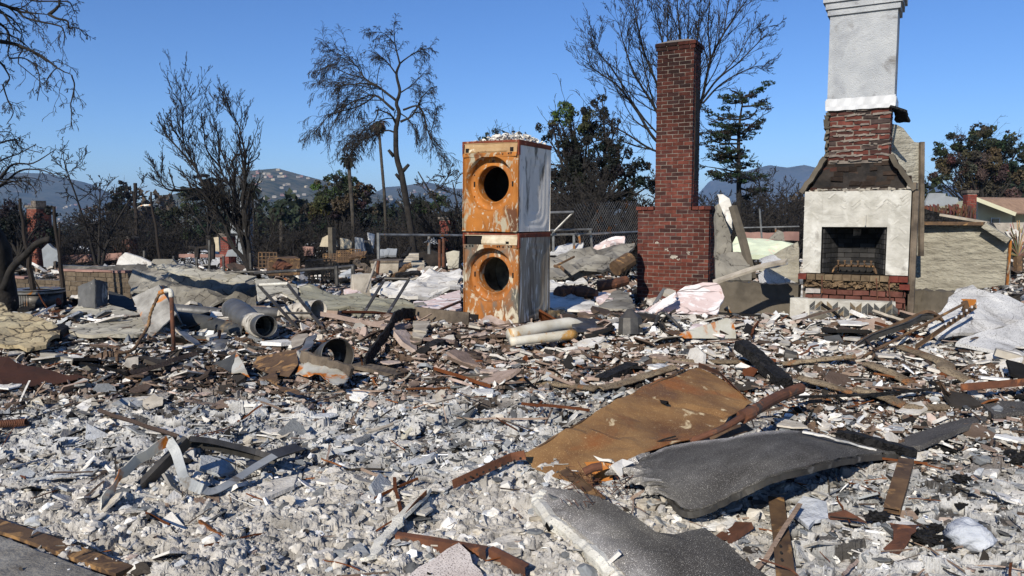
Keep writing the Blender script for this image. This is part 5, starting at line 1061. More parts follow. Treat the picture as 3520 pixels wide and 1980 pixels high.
# metal flue boxes on the left
def boxy(name, front, back, mt, label, inner=None):
    e = empty(name, (PT(front[3]) + PT(front[2])) / 2, 0, label, "metal box"); F = [PT(p) for p in front]; B_ = [PT(p) for p in back]
    for nm, q in (("front_panel", (F[0], F[1], F[2], F[3])), ("side_panel", (F[1], B_[1], B_[2], F[2])), ("back_panel", (B_[1], B_[0], B_[3], B_[2])), ("end_panel", (B_[0], F[0], F[3], B_[3]))):
        P = [[tuple(q[3].lerp(q[0], i / 8).lerp(q[2].lerp(q[1], i / 8), j / 8) + Vector((random.gauss(0,.002), random.gauss(0,.002), random.gauss(0,.003)))) for j in range(9)] for i in range(9)]
        m = MB(); m.grid(np.array(P), .012); m.build(nm, mt, e)
    return e
flue = mat("grey_flue_clay", S(98,97,95), S(66,66,66), 3, .95, .8, 40, .01, patch=((S(170,165,155),4,.56,.62),(S(40,38,36),3,.6,.68)))
boxy("flue_box", [r2(0,588,845,9.0), r2(0,714,790,8.8), r2(0,722,1010,8.7), r2(0,592,1000,8.9)], [r2(0,690,850,9.4), r2(0,812,812,9.2), r2(0,815,970,9.2), r2(0,700,1000,9.4)], flue, "open grey box standing upright behind the hex-cracked stucco slab")
boxy("flue_box", [r2(0,998,925,8.1), r2(0,1195,833,8.0), r2(0,1330,1050,7.6), r2(0,1130,1235,7.4)], [r2(0,1060,920,8.5), r2(0,1260,840,8.4), r2(0,1385,1140,8.0), r2(0,1200,1200,7.8)], mat("ashy_flue_clay", S(168,164,156), S(96,92,86), 3, .9, .7, 40, .006, patch=((S(170,110,56),2.6,.58,.66),)), "leaning ash-white box beside the rusty standpipe")
slab("slate_sheet", [r2(0,815,875,9.6), r2(0,900,900,9.6), r2(0,1000,945,9.5), r2(0,1035,1035,9.2), r2(0,900,1000,9.3), r2(0,820,965,9.4)], M['slate'], "dark smooth panel sloping between the two grey boxes", "panel", thick=.02, wob=.004)
slab("stucco_slab", [r2(0,435,1115,8.2), r2(0,520,1040,8.7), r2(0,590,988,9.0), r2(0,640,1005,8.9), r2(0,720,1010,8.7), r2(0,830,990,8.9), r2(0,930,1010,8.9), r2(0,1050,1035,8.7), r2(0,1115,1140,7.7), r2(0,1080,1195,7.4), r2(0,900,1215,7.3), r2(0,700,1212,7.3), r2(0,540,1180,7.4)],
     M['slab_hex'], "pale stucco slab with hexagonal cracks mounded below the upright grey box", "slab", thick=.035, dens=.09, jag=.01, wob=.03, seed=31)
slab("stucco_slab", [r2(0,-60,985,8.0), r2(0,20,985,8.1), r2(0,60,1020,7.9), r2(0,210,1030,8.0), r2(0,330,1090,7.7), r2(0,420,1130,7.5), r2(0,462,1160,7.4), r2(0,400,1250,7.0), r2(0,350,1300,6.8), r2(0,200,1312,6.7), r2(0,60,1290,6.8), r2(0,-60,1270,6.8)],
     M['slab_hex_b'], "cream stucco slab with fine scaly cracks at the left edge of the lot", "slab", thick=.035, dens=.09, jag=.01, wob=.06, seed=32)
m = MB(); m.tube([W(*r2(0,400,1240,7.3)), W(*r2(0,462,1190,7.6))], .09, 10); one(m, "burnt_bundle", M['char'], "black burnt bundle at the open end of the cream scaly slab", "burnt roll")
# fallen stucco wall at the back
slab("fallen_wall", [r2(0,975,850,13.2), r2(0,1000,760,13.6), r2(0,1060,710,13.9), r2(0,1130,690,14), r2(0,1240,680,14), r2(0,1320,710,13.8), r2(0,1440,715,13.8), r2(0,1560,740,13.7), r2(0,1700,738,13.7), r2(0,1800,745,13.6), r2(0,1932,775,13.5), r2(1,10,790,13.4), r2(1,15,900,13.1), r2(1,0,990,12.8), r2(0,1700,985,12.8), r2(0,1500,1000,12.8), r2(0,1290,990,12.8), r2(0,1060,900,13.0)],
     M['slab_grey'], "long sagging grey stucco wall fallen across the back of the lot", "wall", thick=.04, dens=.14, jag=.03, wob=.16, seed=33)
slab("stucco_ledge", [r2(0,1110,690,13.3), r2(0,1240,676,13.2), r2(0,1300,705,13.1), r2(0,1440,712,13.1), r2(0,1600,735,13), r2(0,1800,742,13), r2(0,1935,770,12.9), r2(0,1850,800,12.6), r2(0,1740,805,12.6), r2(0,1600,775,12.7), r2(0,1500,785,12.7), r2(0,1330,740,12.9), r2(0,1190,710,13)], M['slab_hex'], "jagged pale ledge along the top of the fallen grey wall", "stucco sheet", thick=.03, dens=.1, jag=.02, wob=.02, seed=34)
slab("stucco_sheet", [r2(1,-5,785,12.6), r2(1,165,790,12.6), r2(1,305,830,12.4), r2(1,325,960,11.2), r2(1,200,880,11.8), r2(1,90,900,11.6), r2(1,20,960,11.2)], M['slab_hex'], "pale broken stucco sheet above the dark hollow beside the slanting frame", "stucco sheet", thick=.03, dens=.1, jag=.015, seed=35)
# rusty coil, dark rust plate and pit wall at the left
m = MB(); P = []; A, B = G(*T(3,0,-60,402), .03), G(*T(3,0,185,385), .03)
for i in range(240): 
    t = i / 239; w_ = t * 2 * math.pi * 20; P.append(A + (B - A) * t + Vector((0, .022 * math.cos(w_), .022 * math.sin(w_))))
m.tube(P, .006, 5); one(m, "coil_spring", M['rust'], "rusty coil spring sticking in at the left edge", "spring")
slab("rust_plate", [G(*T(2,0,-60,1380), .22), G(*T(2,0,60,1375), .22), G(*T(2,0,200,1440), .16), G(*T(3,0,600,75), .08), G(*T(3,0,330,125), .04), G(*T(3,0,0,175), .02), G(*T(3,0,-120,180), .02)], mat("shaded_rust", S(62,36,26), S(38,25,20), 3, .85, .4, 60, .003), "dark rust-brown plate tilted in the hollow at the left edge", "metal plate", thick=.008, dens=.08, seed=36)  # rust taken darker, shade of the hollow put into the colour
slab("pit_wall", [G(*T(2,0,300,1345), .10), G(*T(2,0,420,1350), .10), G(*T(2,0,660,1440), .08), G(*T(3,0,640,30), .02), G(*T(2,0,430,1449), .0), G(*T(2,0,310,1440), .0)], M['slab_grey'], "grey concrete piece behind the dark rust-brown plate", "concrete piece", thick=.06, dens=.08, seed=37)
# right of the dryers
slab("fallen_sheet", [r2(2,262,640,13.2), r2(2,300,610,13.5), r2(2,430,600,13.8), r2(2,560,560,14), r2(2,720,540,14), r2(2,925,520,14), r2(2,920,570,13.6), r2(2,860,620,13), r2(2,780,700,12.4), r2(2,640,735,12), r2(2,520,760,12), r2(2,400,770,12), r2(2,262,790,12)], M['slab_grey'], "large sagging dark stucco sheet lying behind the chain-link fence by the dryers", "stucco sheet", thick=.04, dens=.15, jag=.02, wob=.12, seed=41)
slab("plaster_sheet", [r2(2,280,590,15), r2(2,340,550,15.2), r2(2,430,520,15.4), r2(2,540,520,15.3), r2(2,530,590,14.8), r2(2,400,612,14.6)], M['slab_spot'], "pale speckled sheet beyond the sagging dark one", "stucco sheet", thick=.05, dens=.13, seed=42, wob=.04)
slab("plaster_sheet", [r2(2,610,545,15.5), r2(2,640,510,15.8), r2(2,720,480,16), r2(2,850,460,16), r2(2,850,515,15.5), r2(2,740,530,15.2)], M['slab_pink'], "pink plaster sheet farthest behind the chain-link fence", "plaster sheet", thick=.05, dens=.13, seed=43, wob=.06)
for i, (pts, mt, lb) in enumerate((
    ([(250,850),(330,820),(420,830),(600,900),(500,930),(420,1000),(250,1010)], 'slab_white', "bright white plaster sheet right behind the lower dryer"),
    ([(660,990),(700,950),(770,880),(810,870),(900,930),(925,1000),(880,1018),(740,1015)], 'slab_grey', "grey-white plaster piece at the corner of the brick chimney foot"),
    ([(420,960),(520,930),(620,960),(650,1000),(500,1015),(400,1005)], 'slab_white', "pale plaster piece between the dryers and the brick chimney"),
    ([(600,905),(700,890),(780,905),(760,950),(660,960)], 'slab_pink', "thin pink plaster flake among the pieces by the brick chimney"))):
    slab("plaster_piece", [r2(2, x, y, 9.2 + (1020 - y) / 210 * 2.6) for x, y in pts], M[mt], lb, "plaster sheet", thick=.03, dens=.1, jag=.012, wob=.03, seed=50 + i)
m = MB(); m.tube(smoothpath([W(*r2(2,340,900,10.4)), W(*r2(2,450,880,10.6)), W(*r2(2,640,900,10.4))], 5), [.07,.1,.09,.1,.08,.09,.07,.1,.09,.08,.05], 10); one(m, "rusty_roll", M['rust'], "crumpled rusty roll lying on the white plaster between the dryers and the chimney", "metal scrap")
m = MB(); m.tube(smoothpath([W(*r2(2,640,840,11)), W(*r2(2,740,830,11)), W(*r2(2,860,800,11.2))], 5), .08, 10, r2=.07); one(m, "brown_roll", M['rust'], "second crumpled brown roll nearer the brick chimney", "metal scrap")
m = MB(); m.tube([W(*r2(2,780,710,11.6)), W(*r2(2,890,640,11.8))], .12, 12); one(m, "pale_drum", M['rust_dull'], "tilted brown drum in front of the sagging dark sheet", "drum")
m = MB(); m.tube([W(*r2(2,320,690,11.4)), W(*r2(2,370,700,11.3)), W(*r2(2,460,785,11)), ], .025, 6); m.tube([W(*r2(2,330,690,11.4)), W(*r2(2,470,620,11.6))], .018, 6); one(m, "burnt_branch", M['rust_dull'], "forked brown stick lying before the sagging dark sheet", "stick")
m = MB()
for i in range(90):
    x = 60 + 390 * random.random(); k = 1 - abs(x - 280) / 240; p = W(*r2(2, x, 1110 - 90 * max(k, 0) * random.random(), 8.6 + random.random() * .6)); m.box(p, (random.uniform(.05,.14), random.uniform(.05,.12), random.uniform(.03,.09)), Matrix.Rotation(random.random()*3,3,'Z'), jit=.02)
m.build("dark_heap", M['slate'], kind="stuff", label="dark heap against the side of the lower dryer")  # dark-coloured blocks heaped beside the lower dryer
# ---------------------------------------------------------------- more broken sheets and boards between the named pieces
SL = []
for i, (mt, nm) in enumerate((('slab_white', 'plaster'), ('slab_grey', 'stucco'), ('slab_hex', 'stucco'), ('concrete_l', 'shingle'), ('slate', 'slate'), ('wood', 'board'), ('rust_dull', 'tin'), ('board', 'board'))):
    for q in range(3):
        rd = random.Random(i * 7 + q); n = rd.randint(5, 7); asp = rd.uniform(.45, .8) if i < 5 else rd.uniform(.18, .35)
        if nm == 'board': P = [Vector((-1, -.12, 0)), Vector((.9, -.14, 0)), Vector((1.05, .02, .0)), Vector((.95, .13, 0)), Vector((-.95, .12, 0)), Vector((-1.08, .0, 0))]
        else: P = [Vector((math.cos(k * 6.283 / n + rd.uniform(-.3, .3)) * rd.uniform(.7, 1.1), math.sin(k * 6.283 / n + rd.uniform(-.3, .3)) * rd.uniform(.7, 1.1) * asp, rd.gauss(0, .07))) for k in range(n)]
        P = [p * .25 + Vector((0, 60 + i, 0)) for p in P]
        m = poly(P, .010 if nm != 'board' else .03, .06, .006, .016, rd.randint(0, 99)); o = m.build({'plaster': 'plaster_scrap', 'stucco': 'stucco_scrap', 'shingle': 'shingle_scrap', 'slate': 'slate_scrap', 'board': 'burnt_lath', 'tin': 'tin_scrap'}[nm], M[mt]); SL.append((o, nm))
LB = {'plaster': "broken white plaster piece lying loose in the rubble", 'stucco': "broken grey stucco piece lying loose in the rubble", 'shingle': "pale broken shingle lying loose in the rubble", 'slate': "dark slate piece lying loose in the rubble", 'board': "burnt strip of board lying loose in the rubble", 'tin': "brown tin scrap lying loose in the rubble"}
rs_ = random.Random(77); seen_ = set()
for i in range(210):
    y_ = rs_.uniform(5.2, 15) if i % 6 else rs_.uniform(3.4, 5.2); x_ = rs_.uniform(-.72, .72) * y_
    if -.9 < x_ < .8 and 7.4 < y_ < 10: continue
    if 5 < y_ < 6.6 and .8 < x_ < 3: continue
    if y_ < 5.2 and (x_ > -.3 or y_ < 4.4): continue
    src, nm = SL[rs_.randrange(len(SL))]; o = src if src.name not in seen_ else src.copy()
    if src.name in seen_: COL.objects.link(o)
    seen_.add(src.name); s_ = rs_.uniform(.35, 1.0) * (.40 + y_ * .06) * (.6 if y_ < 7 else 1); o.location = (x_, y_, float(hgt(x_, y_)) + .03 + .05 * s_ * rs_.random()); o.scale = (s_, s_, s_)
    o.rotation_euler = (rs_.gauss(0, .30), rs_.gauss(0, .30), rs_.uniform(0, 6.28)) if rs_.random() < .8 else (rs_.uniform(.5, 1.0), rs_.gauss(0, .3), rs_.gauss(0, .6))
    tag(o, LB[nm], {'plaster': 'plaster piece', 'stucco': 'stucco piece', 'shingle': 'shingle', 'slate': 'slate', 'board': 'board', 'tin': 'metal scrap'}[nm], nm + " scraps strewn over the lot", "thing")
for o, nm in SL:
    if o.name not in seen_: bpy.data.objects.remove(o)
# ---------------------------------------------------------------- yard walls, far ruins, houses, car
def gz(x, y): return float(hb(x, y))
def ground_at(u, D):
    p = W(u, 900, D); return Vector((p.x, p.y, gz(p.x, p.y)))
# air conditioner
b = ground_at(126, 13.4); b.z = W(126, 1064, 13.4).z
ac = empty("air_conditioner", b, 0, "round air conditioner with a slatted side standing before the block wall", "air conditioner")
hh = W(126, 1003, 13.4).z - b.z; rr0 = .40
m = MB(); m.tube([b, b + Vector((0, 0, hh))], rr0 - .02, 40); m.build("casing", M['galv_dark'], ac, smooth=True)
m = MB()
for i in range(60):
    a = 2 * math.pi * i / 60
    if -2.9 < a - math.pi * 2 * .6 < .1 or True:
        if math.sin(a) < .2 and -.9 < math.cos(a) < .15: m.tube([b + Vector((rr0 * math.cos(a), rr0 * math.sin(a), .02)), b + Vector((rr0 * math.cos(a), rr0 * math.sin(a), hh - .03))], .006, 4)
for j in range(14): 
    P = [b + Vector((rr0 * math.cos(a), rr0 * math.sin(a), .03 + j * (hh - .06) / 13)) for a in np.linspace(math.pi * 1.02, math.pi * 1.28, 8)]; m.tube(P, .003, 4)
m.build("grille", M['galv'], ac)
m = MB(); m.tube([b + Vector((0, 0, hh - .01)), b + Vector((0, 0, hh + .02)), b + Vector((0, 0, hh + .05))], [rr0 + .02, rr0 + .02, rr0 - .06], 40, caps=False, hollow=.02); 
P = [[tuple(b + Vector((r_ * math.cos(a), r_ * math.sin(a), hh + .045 - (.0 if r_ > .3 else .01)))) for a in np.linspace(0, 2 * math.pi, 41)] for r_ in (.24, .3, rr0 - .01, rr0 + .02)]
m.grid(np.array(P), .01); m.build("top_ring", M['galv'], ac)
m = MB(); m.tube([b + Vector((0, 0, hh - .03)), b + Vector((0, 0, hh + .01))], .25, 24); 
for i in range(3): a = i * 2.1; m.box(b + Vector((.12 * math.cos(a), .12 * math.sin(a), hh + .015)), (.2, .09, .006), Matrix.Rotation(a, 3, 'Z') @ Matrix.Rotation(.3, 3, 'X'))
m.build("fan", M['rust'], ac)
slab("leaning_brick", [W(190, 1028, 13.0), W(198, 1024, 13.0), W(208, 1045, 13.0), W(199, 1049, 13.0)], M['rustlid'], "red brick leaning on the side of the round air conditioner", "brick", thick=.05, dens=.05)
# block walls
def blockwall(A, B, z0, z1, label, cap=True, shade=1.0):
    A = Vector((A[0], A[1], 0)); B = Vector((B[0], B[1], 0)); d = B - A; L = d.length; d.normalize(); rz = math.atan2(d.y, d.x)
    e = empty("block_wall", (A.x, A.y, z0), rz, label, "wall"); m = MB(); n = int((z1 - z0) / .095)
    for i in range(n):
        p = -(i % 2) * .12
        while p < L:
            w_ = random.choice((.19, .26, .30)); s, t = max(p, 0), min(p + w_, L)
            if t - s > .05:
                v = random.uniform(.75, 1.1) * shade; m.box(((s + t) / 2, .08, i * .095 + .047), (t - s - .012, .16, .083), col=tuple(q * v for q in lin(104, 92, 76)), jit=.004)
            p += w_
    m.build("blockwork", M['brick'], e, world=False)
    m = MB(); m.box((L / 2, .08, n * .095 / 2), (L - .01, .13, n * .095 - .01)); m.build("mortar", M['mortar_dark'], e, world=False)
    if cap:
        m = MB(); x = 0
        while x < L - .1: w_ = random.uniform(.25, .5); w_ = min(w_, L - x); m.box((x + w_ / 2, .08, n * .095 + .022), (w_ - .01, .2, .04), jit=.008); x += w_
        m.build("coping", M['pinkwall'], e, world=False)
    return e
blockwall(xy(203, 960, 15.2), xy(448, 960, 14.6), -.35, W(300, 932, 15).z, "long block wall with a pinkish coping behind the round air conditioner")
blockwall(xy(100, 960, 15.6), xy(203, 960, 15.3), -.35, W(150, 950, 15.4).z, "lower stretch of block wall between two dead poles", False)
blockwall(xy(-160, 960, 16.5), xy(100, 960, 15.7), -.35, W(50, 942, 16).z, "block wall running out at the left edge under the burnt tree", True, .8)  # blocks painted darker, standing for the burnt tree's shade
# dead poles
def stick(name, a, b_, r0, r1, label, cat="pole", mt='pole', side=()):
    m = MB(); A, B = PT(a), PT(b_); P = [A.lerp(B, i / 8) + Vector((random.gauss(0, r0 * .25), 0, 0)) for i in range(9)]; m.tube(P, r0, 7, r2=r1)
    for s in side: m.tube([PT(s[0]), PT(s[1])], r1 * .7, 5)
    return one(m, name, M[mt], label, cat)
stick("dead_pole", r2(0, 245, 870, 13.2), r2(0, 150, 180, 13.2), .05, .022, "thin dead pole leaning before the far red chimney, above the air conditioner", side=((r2(0, 240, 770, 13.2), r2(0, 300, 865, 13.2)),))
stick("dead_pole", r2(0, 492, 990, 13.6), r2(0, 405, 240, 13.6), .045, .025, "thin dead pole standing in front of the middle of the block wall", side=((r2(0, 452, 640, 13.6), r2(0, 448, 355, 13.6)),))
stick("dead_pole", r2(0, 1228, 800, 26), r2(0, 1135, 130, 26), .07, .03, "thin dead pole beyond the fallen grey wall right of the utility pole")
up_ = stick("utility_pole", W(470, 905, 55), W(465, 629, 55), .16, .13, "tall dark utility pole with a street lamp arm standing among the burnt trees", "utility pole")
m = MB(); m.tube(smoothpath([W(468, 722, 55), W(478, 711, 55), W(492, 706, 55), W(508, 706, 55)], 4), .05, 6); arm = m.build("lamp_arm", M['galv'], up_)
m = MB(); m.box(W(511, 706, 55), (.5, .3, .12), jit=.02); m.build("lamp_head", M['galv'], arm)
# far brick chimneys
def chim(u, vt, D, w, d, h, label, rz=R(-30), mt='brick', pot=False, colf=None, flare=0):
    top = W(u, vt, D).z; e = empty("far_chimney", (W(u, vt, D).x, W(u, vt, D).y, top - h), rz, label, "chimney"); m = MB()
    if mt == 'brick':
        brick_ring(m, -w / 2, w / 2, 0, d, 0, int(h / .1), colf or redbrick, bh=.1, bl=.3, bd=.1, mo=.015, jit=.006); m.build("brickwork", M['brick'], e, world=False)
        m = MB(); m.box((0, d / 2, h / 2), (w - .03, d - .03, h - .02)); m.build("mortar", M['mortar'], e, world=False)
        m = MB(); m.box((0, d / 2, h + .03), (w + .1, d + .1, .12), jit=.01); m.build("cap", M['mortar_dark'], e, world=False)
    else:
        k = flare
        for a, b_, za, zb in ((w * (1 + k), w, 0, h * .35), (w, w * .92, h * .35, h)):
            vs = [(-a/2, -0*a, za), (a/2, 0, za), (a/2, d, za), (-a/2, d, za), (-b_/2, 0, zb), (b_/2, 0, zb), (b_/2, d, zb), (-b_/2, d, zb)]; m.add(vs, [(0,1,5,4),(1,2,6,5),(2,3,7,6),(3,0,4,7),(4,5,6,7)])
        m.build("stack", M[mt], e, world=False)
    if pot: m = MB(); m.box((0, d / 2, h + .2), (w * .5, d * .7, .3)); m.build("pot", M['mortar_dark'], e, world=False)
    return e
chim(107, 712, 42, .95, .8, 4.6, "orange-red brick chimney standing beyond the block wall under the hill", pot=True, colf=lambda x, z: shade(lin(124, 72, 58), .8, 1.2))
chim(815, 690, 48, 1.1, .8, 4.6, "smooth pale plaster chimney with a flared foot behind the many-stemmed burnt tree", mt='wallgrey', flare=.9, rz=R(-15))
chim(1134, 782, 34, .26, .26, 2.0, "slim soot-brown chimney among ruins left of the hanging-branched tree", mt='concrete', flare=2.2)
chim(1528, 752, 45, .75, .6, 4.6, "dark red brick chimney just left of the stacked dryers, far behind", colf=lambda x, z: shade(lin(116, 58, 48), .7, 1.0))
chim(432, 818, 50, .8, .6, 2.0, "low dark brick chimney stub at the foot of the utility pole", colf=lambda x, z: shade(lin(96, 66, 56), .6, 1.0))
chim(395, 835, 52, .5, .5, 1.6, "short broken brick pier left of the utility pole", colf=lambda x, z: shade(lin(130, 84, 66), .7, 1.1))
chim(1012, 805, 44, .6, .5, 2.2, "dark stub of a chimney behind rusty frames in the middle distance", mt='soot', flare=.4)
chim(768, 808, 40, .7, .5, 2.4, "broken red brick pier with a pale top beside the flared chimney", colf=lambda x, z: shade(lin(128, 70, 60), .7, 1.1))
chim(2052, 745, 60, .22, .22, 2.4, "thin white post far behind the fence right of the dryers", mt='roofw')
# ruins made of standing slabs
def ruin(pts, D, mt, label, cat="ruined wall", th=.2, seed=1, jag=.03): slab("ruined_wall", [(x, y, D) for x, y in pts], M[mt], label, cat, thick=th, dens=.25, jag=jag, wob=.02, seed=seed)
ruin([T(2,0,315,560),T(2,0,360,520),T(2,0,438,575),T(2,0,440,715),T(2,0,330,715)], 38, 'wallgrey', "grey gabled remnant of a wall right of the orange-red chimney", seed=2)
ruin([T(2,0,880,682),T(2,0,900,630),T(2,0,945,588),T(2,0,1050,625),T(2,0,1145,668),T(2,0,1140,684)], 20, 'slab_white', "white triangular plaster heap beyond the block wall", "plaster sheet", .12, 3)
ruin([T(2,0,1140,665),T(2,0,1160,640),T(2,0,1300,640),T(2,0,1340,680),T(2,0,1240,700)], 19, 'slab_grey', "low pale stucco piece behind the fallen grey wall", "stucco sheet", .12, 4)
ruin([T(2,0,1420,535),T(2,0,1610,530),T(2,0,1612,640),T(2,0,1580,640),T(2,0,1575,560),T(2,0,1500,560),T(2,0,1495,640),T(2,0,1470,640),T(2,0,1465,560),T(2,0,1425,560)], 34, 'soot', "blackened wall remnant with two openings beyond the fallen grey wall", seed=5)
ruin([T(2,0,1615,475),T(2,0,1650,470),T(2,0,1655,585),T(2,0,1615,580)], 36, 'cream', "narrow cream wall fragment left of the broken brick pier", seed=6)
ruin([T(2,0,1700,620),T(2,0,1720,570),T(2,0,1770,560),T(2,0,1790,620)], 36, 'wallgrey', "small grey plaster mound at the flared chimney's foot", seed=7)
ruin([T(2,1,350,545),T(2,1,430,548),T(2,1,432,610),T(2,1,360,612)], 36, 'pinkwall', "pinkish wall piece before the palm of the middle distance", seed=8)
ruin([T(2,1,745,475),T(2,1,800,480),T(2,1,815,540),T(2,1,830,600),T(2,1,745,605)], 30, 'wallgrey', "tall grey slab standing in the ruins, leftmost of the three", seed=9)
ruin([T(2,1,815,500),T(2,1,860,505),T(2,1,885,595),T(2,1,835,600)], 30.5, 'galv_dark', "dark tilted slab between two pale ones in the ruins", seed=10)
ruin([T(2,1,838,440),T(2,1,892,450),T(2,1,890,485),T(2,1,880,560),T(2,1,868,500),T(2,1,845,492)], 31, 'slab_white', "pale torn slab topping the standing pieces of the ruins", seed=11)
ruin([T(2,1,635,480),T(2,1,690,488),T(2,1,720,510),T(2,1,715,560),T(2,1,640,560)], 32, 'cream', "cream wall fragment beside the leaning burnt trunk", seed=12)
ruin([T(2,1,500,480),T(2,1,540,455),T(2,1,600,500),T(2,1,610,545),T(2,1,480,545)], 35, 'cream', "soot-stained cream wall foot below the slim brown chimney", seed=13)
ruin([T(2,1,1225,590),T(2,1,1300,570),T(2,1,1330,575),T(2,1,1430,610),T(2,1,1432,700),T(2,1,1228,700)], 19, 'soot', "dark jagged wall beside the brick steps", seed=14)
ruin([T(2,1,1432,590),T(2,1,1490,575),T(2,1,1535,580),T(2,1,1530,700),T(2,1,1460,705),T(2,1,1440,660)], 18, 'slab_hex', "pale cracked wall piece just left of the stacked dryers", seed=15)
ruin([T(2,1,1265,515),T(2,1,1330,480),T(2,1,1410,475),T(2,1,1412,520)], 40, 'roofw', "low white roof of a shed before the dark red far chimney", "roof", .5, 16)
ruin([T(2,0,430,610),T(2,0,700,600),T(2,0,920,590),T(2,0,915,640),T(2,0,430,680)], 42, 'pinkwall', "long dull pink wall between the white roof and the plaster heap", seed=17, jag=.01)
ruin([T(2,0,440,690),T(2,0,800,695),T(2,0,940,680),T(2,0,1090,676),T(2,0,1000,742),T(2,0,450,722)], 18.5, 'galv_dark', "low dark parapet directly behind the block wall", seed=18)
ruin([T(2,0,1350,600),T(2,0,1700,605),T(2,0,1700,625),T(2,0,1350,625)], 40, 'pinkwall', "low pink garden wall behind the white car", seed=19, jag=.01)
ruin([T(2,2,1740,430),T(2,2,1932,440),T(2,3,235,432),T(2,3,235,500),T(2,2,1740,490)], 24, 'pinkwall', "pinkish block wall beyond the mint plaster sheet", seed=20, jag=.01)
ruin([T(2,3,10,490),T(2,3,80,415),T(2,3,115,440),T(2,3,125,500)], 20, 'slab_grey', "small triangular stucco piece on the pinkish block wall", "stucco sheet", .06, 21)
ruin([T(2,3,1190,205),T(2,3,1215,142),T(2,3,1345,142),T(2,3,1340,160),T(2,3,1430,175),T(2,3,1440,200),T(2,3,1400,235),T(2,3,1190,235)], 26, 'wallgrey', "pale crumpled roof piece above the brown dead leaves", "roof piece", .1, 22)
ruin([T(2,3,1700,365),T(2,3,1990,360),T(2,3,1990,480),T(2,3,1800,500)], 22, 'concrete_l', "pale block wall behind the low grey stucco wall", seed=23, jag=.01)
ruin([T(2,3,1800,430),T(2,3,1860,420),T(2,3,1990,500),T(2,3,1990,560),T(2,3,1850,530)], 14, 'slab_white', "white plaster sheet lying past the low grey stucco wall", "plaster sheet", .05, 24)
# white far roof, yellow house
def house(u0, u1, ve, vr, D, dep, mtw, mtr, label, h=2.6, win=()):
    A, B = W(u0, ve, D), W(u1, ve, D); w = (B - A).length; rise = W(u0, vr, D).z - A.z
    e = empty("house", (A.x, A.y, A.z - h), math.atan2(B.y - A.y, B.x - A.x), label, "house")
    m = MB(); m.box((w / 2, dep / 2, h / 2), (w, dep, h)); m.build("wall", M[mtw], e, world=False)
    m = MB(); o = .35; pr = [(-o, -o, h - .05), (w + o, -o, h - .05), (w + o, dep + o, h - .05), (-o, dep + o, h - .05), (w * .12, dep / 2, h + rise), (w * .88, dep / 2, h + rise)]
    m.add(pr, [(0, 1, 5, 4), (1, 2, 5), (2, 3, 4, 5), (3, 0, 4), (3, 2, 1, 0)]); m.build("roof", M[mtr], e, world=False); 
    for (x, z, a, b_) in win:
        m = MB(); m.box((x, -.02, z), (a, .06, b_)); f = m.build("window", M['roofw'], e, world=False)
        m = MB(); m.box((x, -.04, z), (a - .12, .06, b_ - .12)); m.build("pane", M['glass'], f, world=False)
    return e
house(215, 310, 866, 848, 80, 5, 'wallgrey', 'roofw', "low house with a white roof at the bottom of the hazy valley")
hs = empty("yellow_house", W(3390, 790, 38) - Vector((0, 0, .5)), R(14), "pale yellow house with a brown shingle roof far beyond the low grey wall", "house")
q = lambda u, v, D=38: W(u, v, D)
m = poly([q(3361,688), q(3395,706), q(3480,737), q(3478,800), q(3361,800)], 4.0, .6, .001, .001); m.build("wall", M['wallyel'], hs)
m = MB(); m.add([tuple(q(3355,682,36.8)), tuple(q(3490,734,36.8)), tuple(q(3720,734,38.5)), tuple(q(3720,682,44)), tuple(q(3355,678,42))], [(0,1,2,3,4)]); 
m.add([tuple(q(3355,684.5,36.8)), tuple(q(3490,736.5,36.8)), tuple(q(3720,736.5,38.5)), tuple(q(3720,684.5,44)), tuple(q(3355,680.5,42))], [(4,3,2,1,0)]); m.build("roof", M['shingle'], hs)
m = MB(); m.sweep([q(3352,683,36.7), q(3490,736,36.7)], [(-.05,-.1),(.05,-.1),(.05,.08),(-.05,.08)]); m.build("bargeboard", M['wallyel'], hs)
m = poly([q(3410,748,37.8), q(3438,748,37.8), q(3438,775,37.8), q(3410,775,37.8)], .08, .5, .0, .0); wf = m.build("window", M['roofw'], hs)
m = poly([q(3413,751,37.65), q(3435,751,37.65), q(3435,775,37.65), q(3413,775,37.65)], .05, .5, .0, .0); m.build("pane", M['glass'], wf)
m = poly([q(3490,736,39), q(3720,736,40), q(3720,800,40), q(3490,800,39)], .2, .8, .0, .0); m.build("shaded_wall", M['wallyel'], hs)
chim(3343, 661, 35, .42, .42, 2.4, "dark red brick chimney beside the pale yellow house", rz=R(-5), colf=lambda x, z: shade(lin(122, 62, 52), .8, 1.1))
